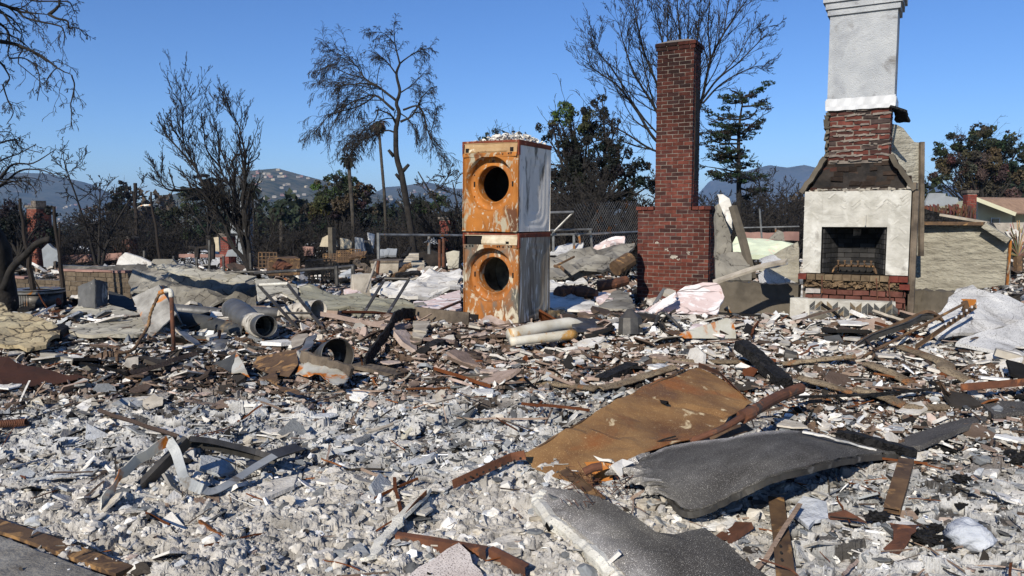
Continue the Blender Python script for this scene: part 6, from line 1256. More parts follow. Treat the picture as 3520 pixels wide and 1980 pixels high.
# white car seen through the ruins
def car(u, vb, D, rz, label, L=4.4):
    p = W(u, vb, D); e = empty("parked_car", p, rz, label, "car"); Wd = 1.75
    prof = [(-2.2,.35),(-2.15,.85),(-1.9,1.0),(-1.55,1.08),(-1.2,1.55),(-.4,1.68),(.6,1.62),(1.25,1.12),(1.95,.98),(2.2,.75),(2.2,.35)]
    m = MB(); n = len(prof); vs = []
    for y, k in ((-Wd/2, .93), (-Wd/2 + .08, 1), (Wd/2 - .08, 1), (Wd/2, .93)):
        for x, z in prof: vs.append((x * k, y * (1 if z < 1.1 else .86), z * (1 if z < .5 else .5 * (1 - k) + k)))
    fs = [(i * n + j, i * n + (j + 1) % n, (i + 1) * n + (j + 1) % n, (i + 1) * n + j) for i in range(3) for j in range(n)] + [tuple(range(n))[::-1], tuple(3 * n + j for j in range(n))]
    m.add(vs, fs); m.build("body", M['carwhite'], e, world=False)
    for y in (-Wd/2 * .88 - .02, Wd/2 * .88 + .02):
        m = MB(); m.add([(-1.2, y, 1.1), (-.95, y * .985, 1.5), (-.35, y * .975, 1.56), (.5, y * .975, 1.52), (1.0, y, 1.1), (-1.2, y * .9, 1.1), (-.95, y * .9, 1.5), (-.35, y * .9, 1.56), (.5, y * .9, 1.52), (1.0, y * .9, 1.1)], [(0,1,2,3,4),(9,8,7,6,5),(0,5,6,1),(1,6,7,2),(2,7,8,3),(3,8,9,4),(4,9,5,0)]); m.build("side_window", M['glass'], e, world=False)
    m = MB(); m.add([(.72, -.62, 1.56), (.72, .62, 1.56), (1.26, .7, 1.14), (1.26, -.7, 1.14)], [(0,1,2,3)]); m.build("windscreen", M['glass'], e, world=False)
    for x in (-1.4, 1.4):
        for y in (-.82, .82):
            m = MB(); m.tube([(x, y - .1, .34), (x, y + .1, .34)], .34, 18); w_ = m.build("wheel", M['tyre'], e, world=False)
            m = MB(); m.tube([(x, y - .11, .34), (x, y + .11, .34)], .2, 12); m.build("rim", M['galv'], w_, world=False)
    return e
car(*T(2,0,1560,722), 64, R(8), "white parked car beyond the fallen grey wall")
car(*T(2,1,450,672), 62, R(185), "pale car glimpsed through the rusty frames of the ruins")
# planter box, steps, fences, frames
pb = empty("planter_box", W(*r2(1,970,750,14.5)), 0, "grey wooden box resting in the ruins behind the olive stucco sheet", "box")
A, B = W(*r2(1,882,745,14.3)), W(*r2(1,1060,745,14.6)); h_ = W(*r2(1,970,660,14.5)).z - A.z
m = MB(); m.box((A + B) / 2 + Vector((0, .3, h_ / 2)), ((B - A).length, .6, h_), Matrix.Rotation(.02, 3, 'Y'), taper=1.06); m.build("box_body", M['board'], pb)
m = MB(); m.box((A + B) / 2 + Vector((0, .3, h_ + .02)), ((B - A).length * 1.1, .68, .04)); m.build("rim", M['wood'], pb)
m = MB(); m.tube([W(*r2(1,915,755,14.1)), W(*r2(1,925,650,14.1))], .035, 6); m.build("rusty_stake", M['rust'], pb)
e = empty("brick_steps", W(*r2(1,1195,695,19)), 0, "flight of dark steps between burnt slabs left of the dryers", "steps")
for i in range(6): m = MB(); m.box(W(*r2(1,1192,690 - i * 17,18.5 + i * .3)), (.55, .4, .07), jit=.008); m.build("step", M['concrete_l'], e)
for i in range(60): pass
def fence(name, posts, rails, label, r=.025, mt='galv', meshp=None):
    e = empty(name, PT(posts[0][0]), 0, label, "fence")
    for a, b_ in posts: m = MB(); m.tube([PT(a), PT(b_)], r * 1.2, 7); m.build("post", M[mt], e)
    for a, b_ in rails: m = MB(); m.tube([PT(a), PT(b_)], r, 7); m.build("rail", M[mt], e)
    if meshp:
        A_, B_, H = PT(meshp[0]), PT(meshp[1]), meshp[2]; d = B_ - A_; L = d.length; m = MB(); s = .09; n = int(L / s)
        for i in range(n):
            p = A_ + d * (i / n)
            for sg in (1, -1):
                k = int(H / s); j = min(max(i + sg * k, 0), n); q_ = A_ + d * (j / n); hh_ = abs(j - i) * s
                m.tube([p, q_ + Vector((0, 0, hh_))], .003, 3, caps=False)
        m.build("chain_link", M[mt], e)
    return e
fence("yard_fence", [(r2(1,925,655,17), r2(1,922,440,17)), (r2(1,1306,600,18), r2(1,1306,455,18))], [(r2(1,925,455,17), r2(1,1570,460,18.5))], "tall grey pipe fence rail running behind the stacked dryers", .03)
fence("low_fence", [(r2(1,612,840,13), r2(1,605,690,13)), (r2(1,732,870,12.8), r2(1,732,685,12.8))], [(r2(1,-10,745,14), r2(1,600,705,13.2)), (r2(1,600,705,13.2), r2(1,740,690,12.9))], "low sooty pipe fence above the fallen stucco", .03, 'galv_dark')
fence("chain_link_fence", [(r2(2,312,600,15), r2(2,312,430,15)), (r2(2,470,605,15), r2(2,466,455,15)), (r2(2,605,570,15.5), r2(2,590,415,15.5)), (r2(2,520,575,15.2), r2(2,505,455,15.2))], [(r2(2,262,456,15), r2(2,600,448,15.5)), (r2(2,600,448,15.5), r2(2,945,432,17)), (r2(2,262,421,14.8), r2(2,598,414,15.3))],
      "chain-link fence with pale rails between the dryers and the brick chimney", .022, 'galv', (r2(2,470,600,15.1), r2(2,945,540,17), 1.0))
fence("gate_frame", [(r2(2,262,288,14.6), r2(2,465,283,14.8))], [(r2(2,462,285,14.8), r2(2,318,430,14.8))], "slanting pipe frame sticking out right of the upper dryer", .022)
fence("back_fence", [((600,925,30),(596,880,30)), ((676,930,24),(676,885,24)), ((720,935,24),(720,826,24)), ((770,935,24),(768,880,24)), ((862,925,24),(860,870,24)), ((496,918,24),(496,862,24))], [((560,936,23),(900,934,23))], "row of thin fence posts beyond the fallen grey wall", .035, 'galv_dark')
fence("far_fence", [(T(2,2,1885,480)+(20,), T(2,2,1868,258)+(20,)), (T(2,3,60,440)+(21,), T(2,3,55,390)+(21,))], [(T(2,2,1735,402)+(20,), T(2,3,235,392)+(20,))], "wire fence with one tall post behind the mint plaster sheet", .02)
for i, (x0, x1, y0, y1, D, lb) in enumerate(((510,605,600,665,22,"rusty wire frame nearest the pale car in the ruins"), (610,700,575,660,21,"rusty grid frame in the middle of the ruins"), (705,790,565,640,21.5,"rusty shelf frame left of the tall grey standing slab"), (20,160,590,700,24,"rusty frame among sticks left of the ruins"), (400,560,640,820,16,"black burnt frame right of the low fence"), (505,605,660,790,15,"black wire basket frame behind the low fence"))):
    m = MB(); n = 5 if i != 1 else 7
    for k in range(n): y_ = y0 + (y1 - y0) * k / (n - 1); m.tube([W(*r2(1,x0,y_ + random.uniform(-3,3),D)), W(*r2(1,x1,y_ + random.uniform(-3,3),D))], .018, 4)
    for k in range(n + 1): x_ = x0 + (x1 - x0) * k / n; m.tube([W(*r2(1,x_ + random.uniform(-4,4),y0,D)), W(*r2(1,x_,y1,D))], .02, 4)
    one(m, "wire_rack", M['rust_dull' if i < 4 else 'char'], lb, "metal frame")
for i, (a, b_, D, lb) in enumerate((((1415,330+240,),(1415,700),17,"rust-brown post standing nearest the stacked dryers"), ((1385,490),(1385,705),17,"second rust-brown post left of the dryers"))):
    m = MB(); m.tube([W(*r2(1,b_[0],b_[1],D)), W(*r2(1,a[0],a[1] if i else 480,D))], .035, 6); one(m, "rusty_post", M['rust'], lb, "post")
for i, (x0, y0, x1, y1, D, w_, mt, lb) in enumerate(((740,650,900,760,14,.12,'wood',"flat burnt board left of the grey wooden box"), (1005,780,1170,680,14.5,.14,'rust_dull',"brown board sloping up right of the grey wooden box"), (700,625,830,600,17,.2,'rust_dull',"brown sheet lying behind the burnt board"), (1060,760,1240,745,14.2,.10,'char',"dark beam pointing at the white plaster heap"), (930,600,1060,590,18,.3,'wallgrey',"grey sheet behind the grey wooden box"), (1090,650,1170,560,18.5,.16,'char',"burnt beam leaning on the steps"), (150,670,240,720,17,.35,'rust',"rusty box lid at the left of the ruins"))):
    m = strip([W(*r2(1,x0,y0,D)), W(*r2(1,(x0+x1)/2,(y0+y1)/2-4,D)), W(*r2(1,x1,y1,D))], w_, .05, lean=.5, jag=.01); one(m, "burnt_board", M[mt], lb, "board")
for i, (x, y, D, w_, h_, mt, lb) in enumerate(((205,690,20,.75,.45,'rust_dull',"rusty metal box lying at the left of the ruins"), (785,850,12.6,.3,.42,'concrete_l',"small grey block box beside the pale leaning rod"), (1220,690,46,.0,.0,'rust',""), (440,700,15.5,.35,.3,'char',"black box behind the low fence"))):
    if not lb: continue
    m = MB(); m.box(W(*r2(1,x,y,D)), (w_, w_ * .8, h_), Matrix.Rotation(.4, 3, 'Z'), jit=.03); one(m, "burnt_box", M[mt], lb, "box", bevel=.01)
# tiny houses on the far hills
hp_ = None; rh = random.Random(9)
def hillhouse():
    m = MB(); m.box((0, 0, 1.6), (7, 5, 3.2)); m.add([(-4,-3,3.2),(4,-3,3.2),(4,3,3.2),(-4,3,3.2),(-2.4,0,4.4),(2.4,0,4.4)], [(0,1,5,4),(1,2,5),(2,3,4,5),(3,0,4)]); return m
hm = [hillhouse().build("hill_house", mt) for mt in (M['cream'], M['concrete_l'], M['pinkwall'])]
spots = []
for i in range(30): spots.append((rh.uniform(870, 1130), rh.uniform(600, 700), 2300))
for i in range(12): spots.append((rh.uniform(880, 1010), rh.uniform(582, 612), 2300))
for i in range(16): spots.append((rh.uniform(1320, 1560), rh.uniform(645, 700), 4200))
for i in range(26): spots.append((rh.uniform(100, 330), rh.uniform(700, 800), 3000))
dgr = bpy.context.evaluated_depsgraph_get(); dgr.update(); first = set()
for i, (u, v, D) in enumerate(spots):
    d = (W(u, v, 10) - Vector((0, 0, CAMZ))).normalized(); hit, loc, *_r, ob, _m = scene.ray_cast(dgr, Vector((0, 0, CAMZ)) + d * 700, d)
    if not hit or ob.name.split(".")[0] != "hill": continue
    s = hm[i % 3]; o = s if s.name not in first else s.copy()
    if s.name in first: COL.objects.link(o)
    first.add(s.name); o.location = loc; o.rotation_euler = (0, 0, rh.uniform(-.8, .8)); o.scale = [1.0 + loc.y / 6000] * 3
    tag(o, "pale house among trees on the far hazy hillside", "house", "houses scattered on the far hills", "thing")
for s in hm:
    if s.name not in first: bpy.data.objects.remove(s)
# ---------------------------------------------------------------- trees
def r1(k, x, y, *d): return T(1, k, x, y) + tuple(d)
class Tree:
    def __init__(s, seed, droop=0.0, up=0.0, wig=.12, nch=(8, 7, 6), ang=(.5, 1.0), ratio=.45, tw=.012, twr=.25, segs=5, lift=None, rs=1.0, per=0):
        s.per = per
        s.r = random.Random(seed); s.big = MB(); s.small = MB(); s.droop = droop; s.up = up; s.wig = wig; s.nch = nch; s.ang = ang; s.ratio = ratio; s.tw = tw; s.segs = segs; s.thr = .022; s.rs = rs
    def limb(s, pts, r0, r1_, lvl=0, kids=True, length=None, n=5):
        r0 *= s.rs; r1_ *= s.rs; P = smoothpath(pts, n) if len(pts) > 2 else [pts[0].lerp(pts[1], i / 4) for i in range(5)]
        w = s.wig * .12 * (P[-1] - P[0]).length / len(P)
        P = [P[0]] + [p + Vector((s.r.gauss(0, w), s.r.gauss(0, w), s.r.gauss(0, w))) for p in P[1:]]
        s.big.tube(P, [r0 + (r1_ - r0) * i / (len(P) - 1) for i in range(len(P))], 7, caps=True)
        if kids: s.kids(P, r0, r1_, lvl, length or (P[-1] - P[0]).length)
    def kids(s, P, r0, r1_, lvl, L):
        if lvl >= len(s.nch): return
        n_ = s.nch[lvl] if lvl or not s.per else max(4, int(s.nch[0] * L / s.per))
        for i in range(n_):
            t = s.r.uniform(.12, 1) ** .85; x = t * (len(P) - 1); k = min(int(x), len(P) - 2); p = P[k].lerp(P[k + 1], x - k)
            d = (P[k + 1] - P[k]).normalized(); ax = d.orthogonal().normalized(); ax.rotate(Matrix.Rotation(s.r.uniform(0, 6.283), 3, d))
            d = (d + ax * math.tan(min(s.r.uniform(*s.ang), 1.3))).normalized()
            s.shoot(p, d, L * s.ratio * s.r.uniform(.6, 1.25) * (1.15 - .55 * t), max((r0 + (r1_ - r0) * t) * .5, s.tw), lvl + 1)
    def shoot(s, p, d, L, r, lvl):
        n = s.segs; st = L / n; P = [p.copy()]; q = p.copy()
        for i in range(n):
            d = d + Vector((s.r.gauss(0, s.wig), s.r.gauss(0, s.wig), s.r.gauss(0, s.wig))) + Vector((0, 0, s.up - s.droop * (i + 1) / n * (.5 + .5 * lvl)))
            d.normalize(); q = q + d * st; P.append(q.copy())
        tgt = s.big if r > s.thr else s.small
        tgt.tube(P, [r + (max(r * .4, s.tw * .75) - r) * i / n for i in range(n + 1)], 5 if r > s.thr else 3, caps=False)
        s.kids(P, r, r * .4, lvl, L)
    def done(s, name, base, label, bark='bark', group=None):
        e = empty(name, base, 0, label, "tree", group); 
        s.big.build("trunk", M[bark], e, smooth=True)
        if s.small.v: s.small.build("crown", M[bark], e)
        return e
def base_(u, v, D): p = W(u, v, D); return Vector((p.x, p.y, gz(p.x, p.y)))
def J(p, s, rd): return PT(p) + Vector((0, rd.uniform(-s, s), 0))
# 1 tree with hanging twigs
D = 32; rd = random.Random(1)
t = Tree(3, droop=.20, wig=.13, nch=(26, 9, 2), ang=(.35, .95), ratio=.50, tw=.0075, segs=7, rs=.5, per=2.6)
b = base_(1420, 870, D)
tr = [b, PT(r2(1,1190,560,D)), PT(r2(1,1150,200,D)), PT(r2(1,1110,60,D))] + [PT(r1(1,x,y,D)) for x, y in ((1115,1440),(1090,1290),(1060,1170),(1055,1000),(1065,930),(1080,850),(1060,780),(1085,690),(1060,560),(1085,480))]
t.limb([tr[0], tr[1], tr[3]] + tr[5:], .30, .09, kids=False)
t.limb([PT(r1(1,1085,480,D)), PT(r1(1,1050,330,D)), PT(r1(1,1040,200,D))], .08, .02)
for pts, r0 in ((((1060,940),(1020,870),(960,840),(920,830)),.11), (((1040,830),(900,720),(780,750),(600,830)),.12), (((1060,760),(930,660),(820,590),(740,480),(560,400)),.11), (((930,660),(840,630),(700,640),(480,660)),.08),
    (((1090,920),(1180,870),(1250,740),(1300,680)),.11), (((1110,830),(1220,800),(1270,880),(1300,1000),(1350,1100),(1400,1180)),.09), (((1085,480),(1150,430),(1240,380),(1330,360)),.07), (((1050,1000),(980,985),(850,1040),(700,1080),(650,1130)),.08),
    (((1060,560),(990,470),(930,420),(850,380)),.07), (((1050,330),(960,250),(850,240)),.04), (((900,720),(780,800),(560,870),(460,980)),.07), (((820,590),(700,560),(560,500),(490,530)),.06), (((1090,700),(1180,640),(1260,560),(1290,560)),.06),
    (((920,830),(900,900),(830,960),(760,1080)),.06), (((1080,850),(1150,900),(1200,980),(1220,1080)),.06), (((740,480),(680,420),(620,420)),.05), (((1075,900),(960,900),(800,1000),(700,1130)),.05), (((800,990),(760,1080),(740,1180)),.04), (((1300,1000),(1330,960),(1370,800)),.04)):
    o = rd.uniform(-1.2, 1.2); q = [PT(r1(1, x, y, D + o * i / len(pts))) for i, (x, y) in enumerate(pts)]; t.limb(q, r0, .02)
for x, y in ((1040,1180),(1110,1290),(1095,1360)): p = PT(r1(1,x,y,D)); t.big.tube([p, p + Vector((.25 if x > 1100 else -.2, -.1, .25))], .09, 6, r2=.07)
t.done("weeping_tree", b, "tall burnt tree with hanging twigs, between the palms and the stacked dryers")
# 2 many-stemmed tree
D = 25; t = Tree(5, up=.12, wig=.18, nch=(26, 10, 3), ang=(.3, .75), ratio=.30, tw=.007, segs=5, rs=.48, per=3.2); b = base_(855, 905, D)
for pts, r0, kd in (
    ([r2(0,1840,640,D), r2(0,1740,520,D), r2(0,1700,380,D), r2(0,1600,220,D-.5), r2(0,1480,110,D-.8), r2(0,1320,125,D-1), r2(0,1230,80,D-1), r1(0,1170,1240,D-1)], .17, 1),
    ([r2(0,1860,640,D), r2(0,1800,420,D), r2(0,1745,310,D+.3), r1(0,1540,1400,D+.5), r1(0,1480,1270,D+.6), r1(0,1390,1090,D+.6), r1(0,1380,900,D+.6), r1(0,1400,690,D+.6)], .15, 1),
    ([r2(0,1880,620,D), r2(0,1800,330,D+.5), r2(0,1770,100,D+.8), r1(0,1720,1380,D+1), r1(0,1660,1260,D+1), r1(0,1650,1050,D+1), r1(0,1600,860,D+1)], .16, 1),
    ([r2(0,1890,620,D), r2(0,1835,250,D-.3), r2(0,1850,60,D-.5), r1(0,1845,1250,D-.5), r1(0,1845,1150,D-.5), r1(0,1800,950,D-.5), r1(0,1745,840,D-.5)], .16, 1),
    ([r2(0,1770,100,D+.8), r1(0,1770,1300,D+.4), r1(0,1750,1220,D), r1(0,1700,1180,D)], .09, 1), ([r1(0,1750,1220,D), r1(0,1790,1170,D), r1(0,1850,1150,D), r1(0,1890,1050,D)], .09, 1),
    ([r1(0,1660,1260,D+1), r1(0,1560,1130,D+1), r1(0,1540,980,D+1), r1(0,1520,890,D+1)], .07, 1), ([r1(0,1480,1270,D+.6), r1(0,1320,1090,D+1), r1(0,1240,1000,D+1), r1(0,1215,870,D+1)], .07, 1), ([r1(0,1390,1090,D+.6), r1(0,1300,960,D), r1(0,1290,810,D)], .05, 1),
    ([r1(0,1700,1400,D+.8), r1(0,1600,1340,D), r1(0,1560,1380,D)], .05, 1), ([r1(0,1845,1250,D), r1(1,0,1200,D), r1(1,30,1160,D)], .05, 1), ([r1(0,1320,1430,D-1), r1(0,1290,1330,D-1), r1(0,1270,1260,D-1)], .05, 1), ([r1(0,1440,1420,D-1), r1(0,1400,1330,D-1), r1(0,1300,1240,D-1)], .05, 1)):
    P = [PT(p) for p in pts]
    if r0 > .14: P = [b + Vector((random.uniform(-.15,.15), 0, 0))] + P
    t.limb(P, r0, .02)
t.done("multi_stem_tree", b, "many-stemmed burnt tree with feathery upright twigs beside the flared pale chimney")
# 3 large spreading tree behind the brick chimney
D = 29; t = Tree(7, up=.055, wig=.11, nch=(26, 8, 3), ang=(.3, .75), ratio=.34, tw=.0075, segs=6, rs=.5, per=6.0); b = base_(2330, 900, D); rd = random.Random(4)
for pts, r0 in ((((1250,1200),(1070,1040),(950,850),(800,650),(620,520),(565,400)),.14), (((1250,1150),(1080,820),(930,570),(850,350),(800,160)),.13), (((1250,1100),(1120,700),(1000,400),(930,100),(930,20)),.12), (((1270,1100),(1200,700),(1130,300),(1050,0)),.12),
    (((1290,1100),(1290,600),(1260,200),(1240,-120)),.13), (((1300,1100),(1350,700),(1400,300),(1430,-120)),.12), (((1320,1100),(1430,760),(1500,450),(1600,250),(1750,30),(1830,-60)),.14), (((1430,760),(1550,600),(1700,480),(1850,330),(1930,250)),.09), (((1440,780),(1560,650),(1700,560),(1850,500),(1932,510)),.08),
    (((1250,1180),(1060,1130),(850,1000),(700,920),(640,800)),.10), (((1060,1130),(900,1090),(780,1010),(640,680)),.06), (((1250,1150),(1000,900),(780,560),(660,400),(640,330)),.08), (((1500,450),(1480,200),(1500,-60)),.08), (((1080,820),(1020,600),(960,300),(1000,60)),.07), (((1350,700),(1330,300),(1340,-100)),.08), (((1200,700),(1180,400),(1170,-50)),.08),(((1600,250),(1620,100),(1650,-80)),.06),(((1550,600),(1700,430),(1800,260),(1860,190)),.05)):
    o = rd.uniform(-2.5, 2.5); q = [PT(r1(2, x, y, D + o * i / len(pts))) for i, (x, y) in enumerate(pts)]; t.limb(q, r0, .018)
q0 = PT(r1(2,1280,1150,D)); t.big.tube([b, b.lerp(q0, .5), q0], .26, 9, r2=.16)
t.done("spreading_tree", b, "great bare tree fanning out its branches behind the red brick chimney")
# 4 overhanging tree at the near left, standing beside the block wall
D = 11.0; t = Tree(9, droop=.20, wig=.24, nch=(9, 5, 2), ang=(.5, 1.1), ratio=.42, tw=.0036, segs=7); t.thr = .012
b = base_(20, 1040, 12.5); P0 = [b, PT(r2(0,25,800,12.4)), PT(r2(0,-30,500,12.2)), W(-160,620,11.8), W(-330,300,11.5), W(-420,40,11)]
t.limb(P0, .19, .10, kids=False); t.limb([W(-420,40,11), W(-350,-150,10.8), W(-200,-260,10.6)], .12, .05)
t.big.tube(smoothpath([PT(r2(0,30,860,12.3)), PT(r2(0,90,710,12.2)), PT(r2(0,200,600,12.0)), PT(r2(0,280,520,11.9)), PT(r2(0,375,485,11.8))], 5), .06, 9, r2=.045)
for pts, r0 in ((((-320,30),(-120,10),(0,30),(170,90),(370,110)),.05), (((370,110),(430,60),(452,20),(440,-60)),.025), (((370,110),(430,140),(510,160),(520,210),(590,213),(650,272)),.02), (((120,70),(210,140),(430,190),(483,240),(485,345)),.018),
    (((-400,330),(-150,290),(0,310),(130,340),(290,410),(430,510),(540,565)),.045), (((540,565),(562,650),(535,780),(540,850),(535,960)),.011), (((-60,160),(0,180),(60,240),(70,330),(60,400),(75,455)),.022), (((-60,440),(0,470),(50,540),(70,600),(0,700)),.018), (((75,440),(180,440),(270,500),(300,620),(280,760)),.012),
    (((20,640),(60,760),(100,850),(50,940)),.011), (((-300,1300),(-100,1370),(0,1340),(100,1240),(250,1230),(420,1130)),.03), (((-200,1430),(0,1400),(150,1290),(300,1280),(430,1330)),.022), (((-200,1150),(-80,1110),(0,1080),(110,1055),(150,1110),(300,1150)),.018), (((-100,1000),(0,995),(80,1000),(110,1050)),.008), (((-100,1280),(30,1200),(140,1160),(270,1090)),.014), (((-60,1449),(60,1380),(200,1370),(280,1449)),.014),
    (((0,-60),(150,-20),(300,10),(500,10),(545,50),(565,105)),.016), (((-150,60),(60,120),(160,230),(150,330)),.014), (((430,510),(380,560),(350,620),(355,670)),.008), (((-100,250),(60,260),(180,330),(300,430),(430,500)),.010)):
    q = [PT(r1(0, x, y, D + .3 * math.sin(x * .01))) for x, y in pts]; t.limb(q, r0, .005, n=4)
t.limb([W(-420,40,11), PT(r1(0,-320,30,D))], .08, .05, kids=False); t.limb([W(-330,300,11.5), PT(r1(0,-400,330,D)), PT(r1(0,-150,290,D))], .07, .045, kids=False); t.limb([PT(P0[3]), PT(r1(0,-300,1300,D)), PT(r1(0,-100,1370,D))], .06, .03, kids=False)
t.done("overhanging_tree", b, "burnt tree at the block wall, its bare branches hanging in from the side")

# foliage
def leaves(cl, n, s, seed, dens=1.0):
    """cl: (centre, radii, colour, weight)."""
    g = np.random.default_rng(seed); V = []; C = []
    tot = sum(c[3] for c in cl)
    for (c, r, col, w) in cl:
        m = int(n * w / tot); d = g.normal(0, 1, (m, 3)); d /= np.linalg.norm(d, axis=1, keepdims=True); rad = g.uniform(.35, 1, m) ** .6
        P = np.array(tuple(c)) + d * rad[:, None] * np.array(r)
        q = P / (np.mean(r) * .45) + seed; keep = (fbm(q[:, 0] + q[:, 2] * .7, q[:, 1] * .8 + q[:, 2], 3) + g.normal(0, .16, m)) > -.10 * dens
        P = P[keep]; m = len(P); a = g.normal(0, 1, (m, 3)); a /= np.linalg.norm(a, axis=1, keepdims=True); b_ = np.cross(a, g.normal(0, 1, (m, 3))); b_ /= np.linalg.norm(b_, axis=1, keepdims=True)
        ss = s * g.uniform(.6, 1.3, (m, 1)); V.append(np.stack([P + a * ss, P - a * ss * .5 + b_ * ss * .6, P - a * ss * .5 - b_ * ss * .6], 1).reshape(-1, 3))
        k = np.array(col) * g.uniform(.6, 1.35, (m, 1)); C.append(np.repeat(k, 3, axis=0))
    V = np.concatenate(V); mb = MB(); mb.v = [tuple(p) for p in V]; mb.c = [tuple(p) for p in np.concatenate(C)]; mb.f = [(i, i + 1, i + 2) for i in range(0, len(V), 3)]; return mb
OL, DG, BR, YG, DK = (.052,.058,.027), (.024,.034,.018), (.070,.052,.036), (.075,.10,.028), (.017,.020,.016)
def ftree(name, D, cl, base, label, n=9000, s=.09, seed=1, r0=.25, group=None, twigs=True, flat=1.0, dens=1.0, bark='bark'):
    b = base_(base[0], base[1], D) if not isinstance(base, Vector) else base; rd = random.Random(seed); C = []; t = Tree(seed, wig=.25, nch=(6, 4), ang=(.5, 1.1), ratio=.4, tw=.012, segs=4)
    for (u, v, rp, col) in cl:
        for q_ in range(8):
            f = rd.uniform(.22, .52); du, dv = rd.gauss(0, rp * .60), rd.gauss(0, rp * .50 * (flat + .3)); dd = D + rd.uniform(-1, 1) * rp / 2640 * D; c = W(u + du, v + dv, dd); r = rp * f / 2640 * D; C.append((c, (r * rd.uniform(.8, 1.4), r * rd.uniform(.8, 1.2), r * flat * rd.uniform(.7, 1.2)), tuple(x * rd.uniform(.7, 1.3) for x in col), r * r))
    zt_ = min(c[0].z for c in C); mid = Vector((sum(c[0].x for c in C) / len(C), b.y, b.z + (zt_ - b.z) * .5 + .1))
    t.big.tube([b, b.lerp(mid, .5) + Vector((rd.uniform(-.2,.2), 0, 0)), mid], r0, 8, r2=r0 * .75)
    for c in C: (None if rd.random() < .75 else t.limb([mid, mid.lerp(c[0], .5) + Vector((rd.uniform(-.4,.4), rd.uniform(-.4,.4), rd.uniform(0,.4))), c[0] + Vector((0, 0, c[1][2] * .5))], r0 * .35, .02, kids=twigs))
    e = empty(name, b, 0, label, "tree", group); t.big.build("trunk", M[bark], e, smooth=True)
    if t.small.v: t.small.build("twigs", M[bark], e)
    leaves(C, n, s, seed, dens).build("crown", M['leaf'], e); return e
def k1_(r, k, x, y, rp): u, v = T(r, k, x, y); return (u, v, rp)
F = lambda r, k, *L: [k1_(r, k, x, y, rp) + (c,) for x, y, rp, c in L]
ftree("oak_tree", 36, F(1,2,(400,850,34,YG),(330,900,26,YG),(620,830,55,DK),(520,900,40,OL),(330,1000,40,DK),(480,1050,50,DK),(650,1000,60,DK),(740,1100,45,DK),(800,1180,50,DK),(400,1180,55,DK),(560,1200,60,DK),(700,1270,60,DK),(900,1280,45,DK),(380,1330,55,DK),(980,1380,40,DK),(540,1380,60,DK),(820,1400,50,DK)), (2010,900), "dark burnt oak with a few green tips right of the stacked dryers", 36000, .075, 2, .35)
def cedar(D, base, tr, ends, label, seed, s=.07, n=26000):
    b = base_(base[0], base[1], D); rd = random.Random(seed); t = Tree(seed, wig=.14, up=.02, nch=(9, 4), ang=(.4, .9), ratio=.30, tw=.012, segs=4); TR = [b] + [W(u, v, D) for u, v in tr]
    t.big.tube(smoothpath(TR, 5), [.2 - .17 * i / (5 * (len(TR) - 1)) for i in range(5 * (len(TR) - 1) + 1)], 8); C = []
    for (u, v) in ends:
        dd = D + rd.uniform(-2.2, 2.2); q = W(u, v, dd); zs_ = min(q.z + rd.uniform(-.9, .1), TR[-1].z); k = max(0, min(1, (zs_ - TR[0].z) / (TR[-1].z - TR[0].z))); a = Vector((TR[0].x + (TR[-1].x - TR[0].x) * k, D if False else TR[0].y, zs_)); m_ = a.lerp(q, .55) + Vector((0, 0, rd.uniform(-.35, .1)))
        t.limb([a, m_, q], .06, .012); L = (q - a).length
        for k in range(max(4, int(L * 3.2))):
            w = rd.uniform(.22, 1.04); p = a.lerp(q, w) + Vector((0, 0, -.25 * math.sin(w * 3.1))) + Vector((rd.gauss(0, .16), rd.gauss(0, .25), rd.gauss(0, .07))); r = rd.uniform(.10, .30); C.append((p, (r * 1.5, r * 1.5, r * .45), tuple(x * rd.uniform(.6, 1.4) for x in DG), r))
    e = empty("cedar_tree", b, 0, label, "tree"); t.big.build("trunk", M['bark'], e, smooth=True); t.small.build("twigs", M['bark'], e); leaves(C, n, s, seed, 0).build("crown", M['leaf'], e)
cedar(44, (2540, 900), [T(1, 2, 1712, 1449), T(1, 2, 1712, 1000), T(1, 2, 1745, 740)], [T(1, 2, x, y) for x, y in ((1925,630),(1940,735),(1640,680),(1560,710),(1700,670),(1830,675),(1440,820),(1905,860),(1870,790),(1430,950),(1500,890),(1825,930),(1440,1080),(1520,1000),(1610,800),(1600,1050),(1450,1190),(1900,1330),(1800,1190),(1500,1320),(1830,1300),(1600,1200),(1932,1400),(1470,900),(1550,940),(1660,860),(1640,940),(1480,1140),(1590,1280),(1760,1100),(1400,1010),(1560,1100),(1420,1250),(1700,1280),(1850,1400))],
      "ragged dark cedar with long layered boughs between the brick chimney and the fireplace", 3)
ftree("oak_tree", 72, F(1,3,(1310,1130,26,DG),(1430,1100,34,DG),(1540,1080,36,OL),(1690,1040,34,OL),(1830,1040,18,OL),(1620,1140,50,DG),(1760,1120,44,DG),(1490,1200,48,BR),(1340,1220,36,BR),(1880,1130,28,DG),(1650,1260,60,BR),(1800,1230,50,DG),(1290,1320,38,BR),(1450,1340,55,BR),(1630,1370,55,BR),(1790,1360,55,BR),(1930,1250,40,DG),(1950,1380,40,BR)), (3370,800), "broad brown and green trees' crown beyond the pale yellow house", 30000, .16, 4, .4)
ftree("oak_tree", 62, F(2,1,(460,200,42,YG),(430,270,36,OL),(560,110,42,OL),(640,60,40,DG),(700,120,45,BR),(600,200,50,OL),(780,130,40,BR),(520,320,45,DK),(700,250,55,BR),(820,220,40,BR),(640,350,55,DK),(800,330,50,DK),(450,380,40,DK)), (1170,880), "spreading olive-brown oak behind the fan palm and the ruins", 26000, .12, 5, .4)
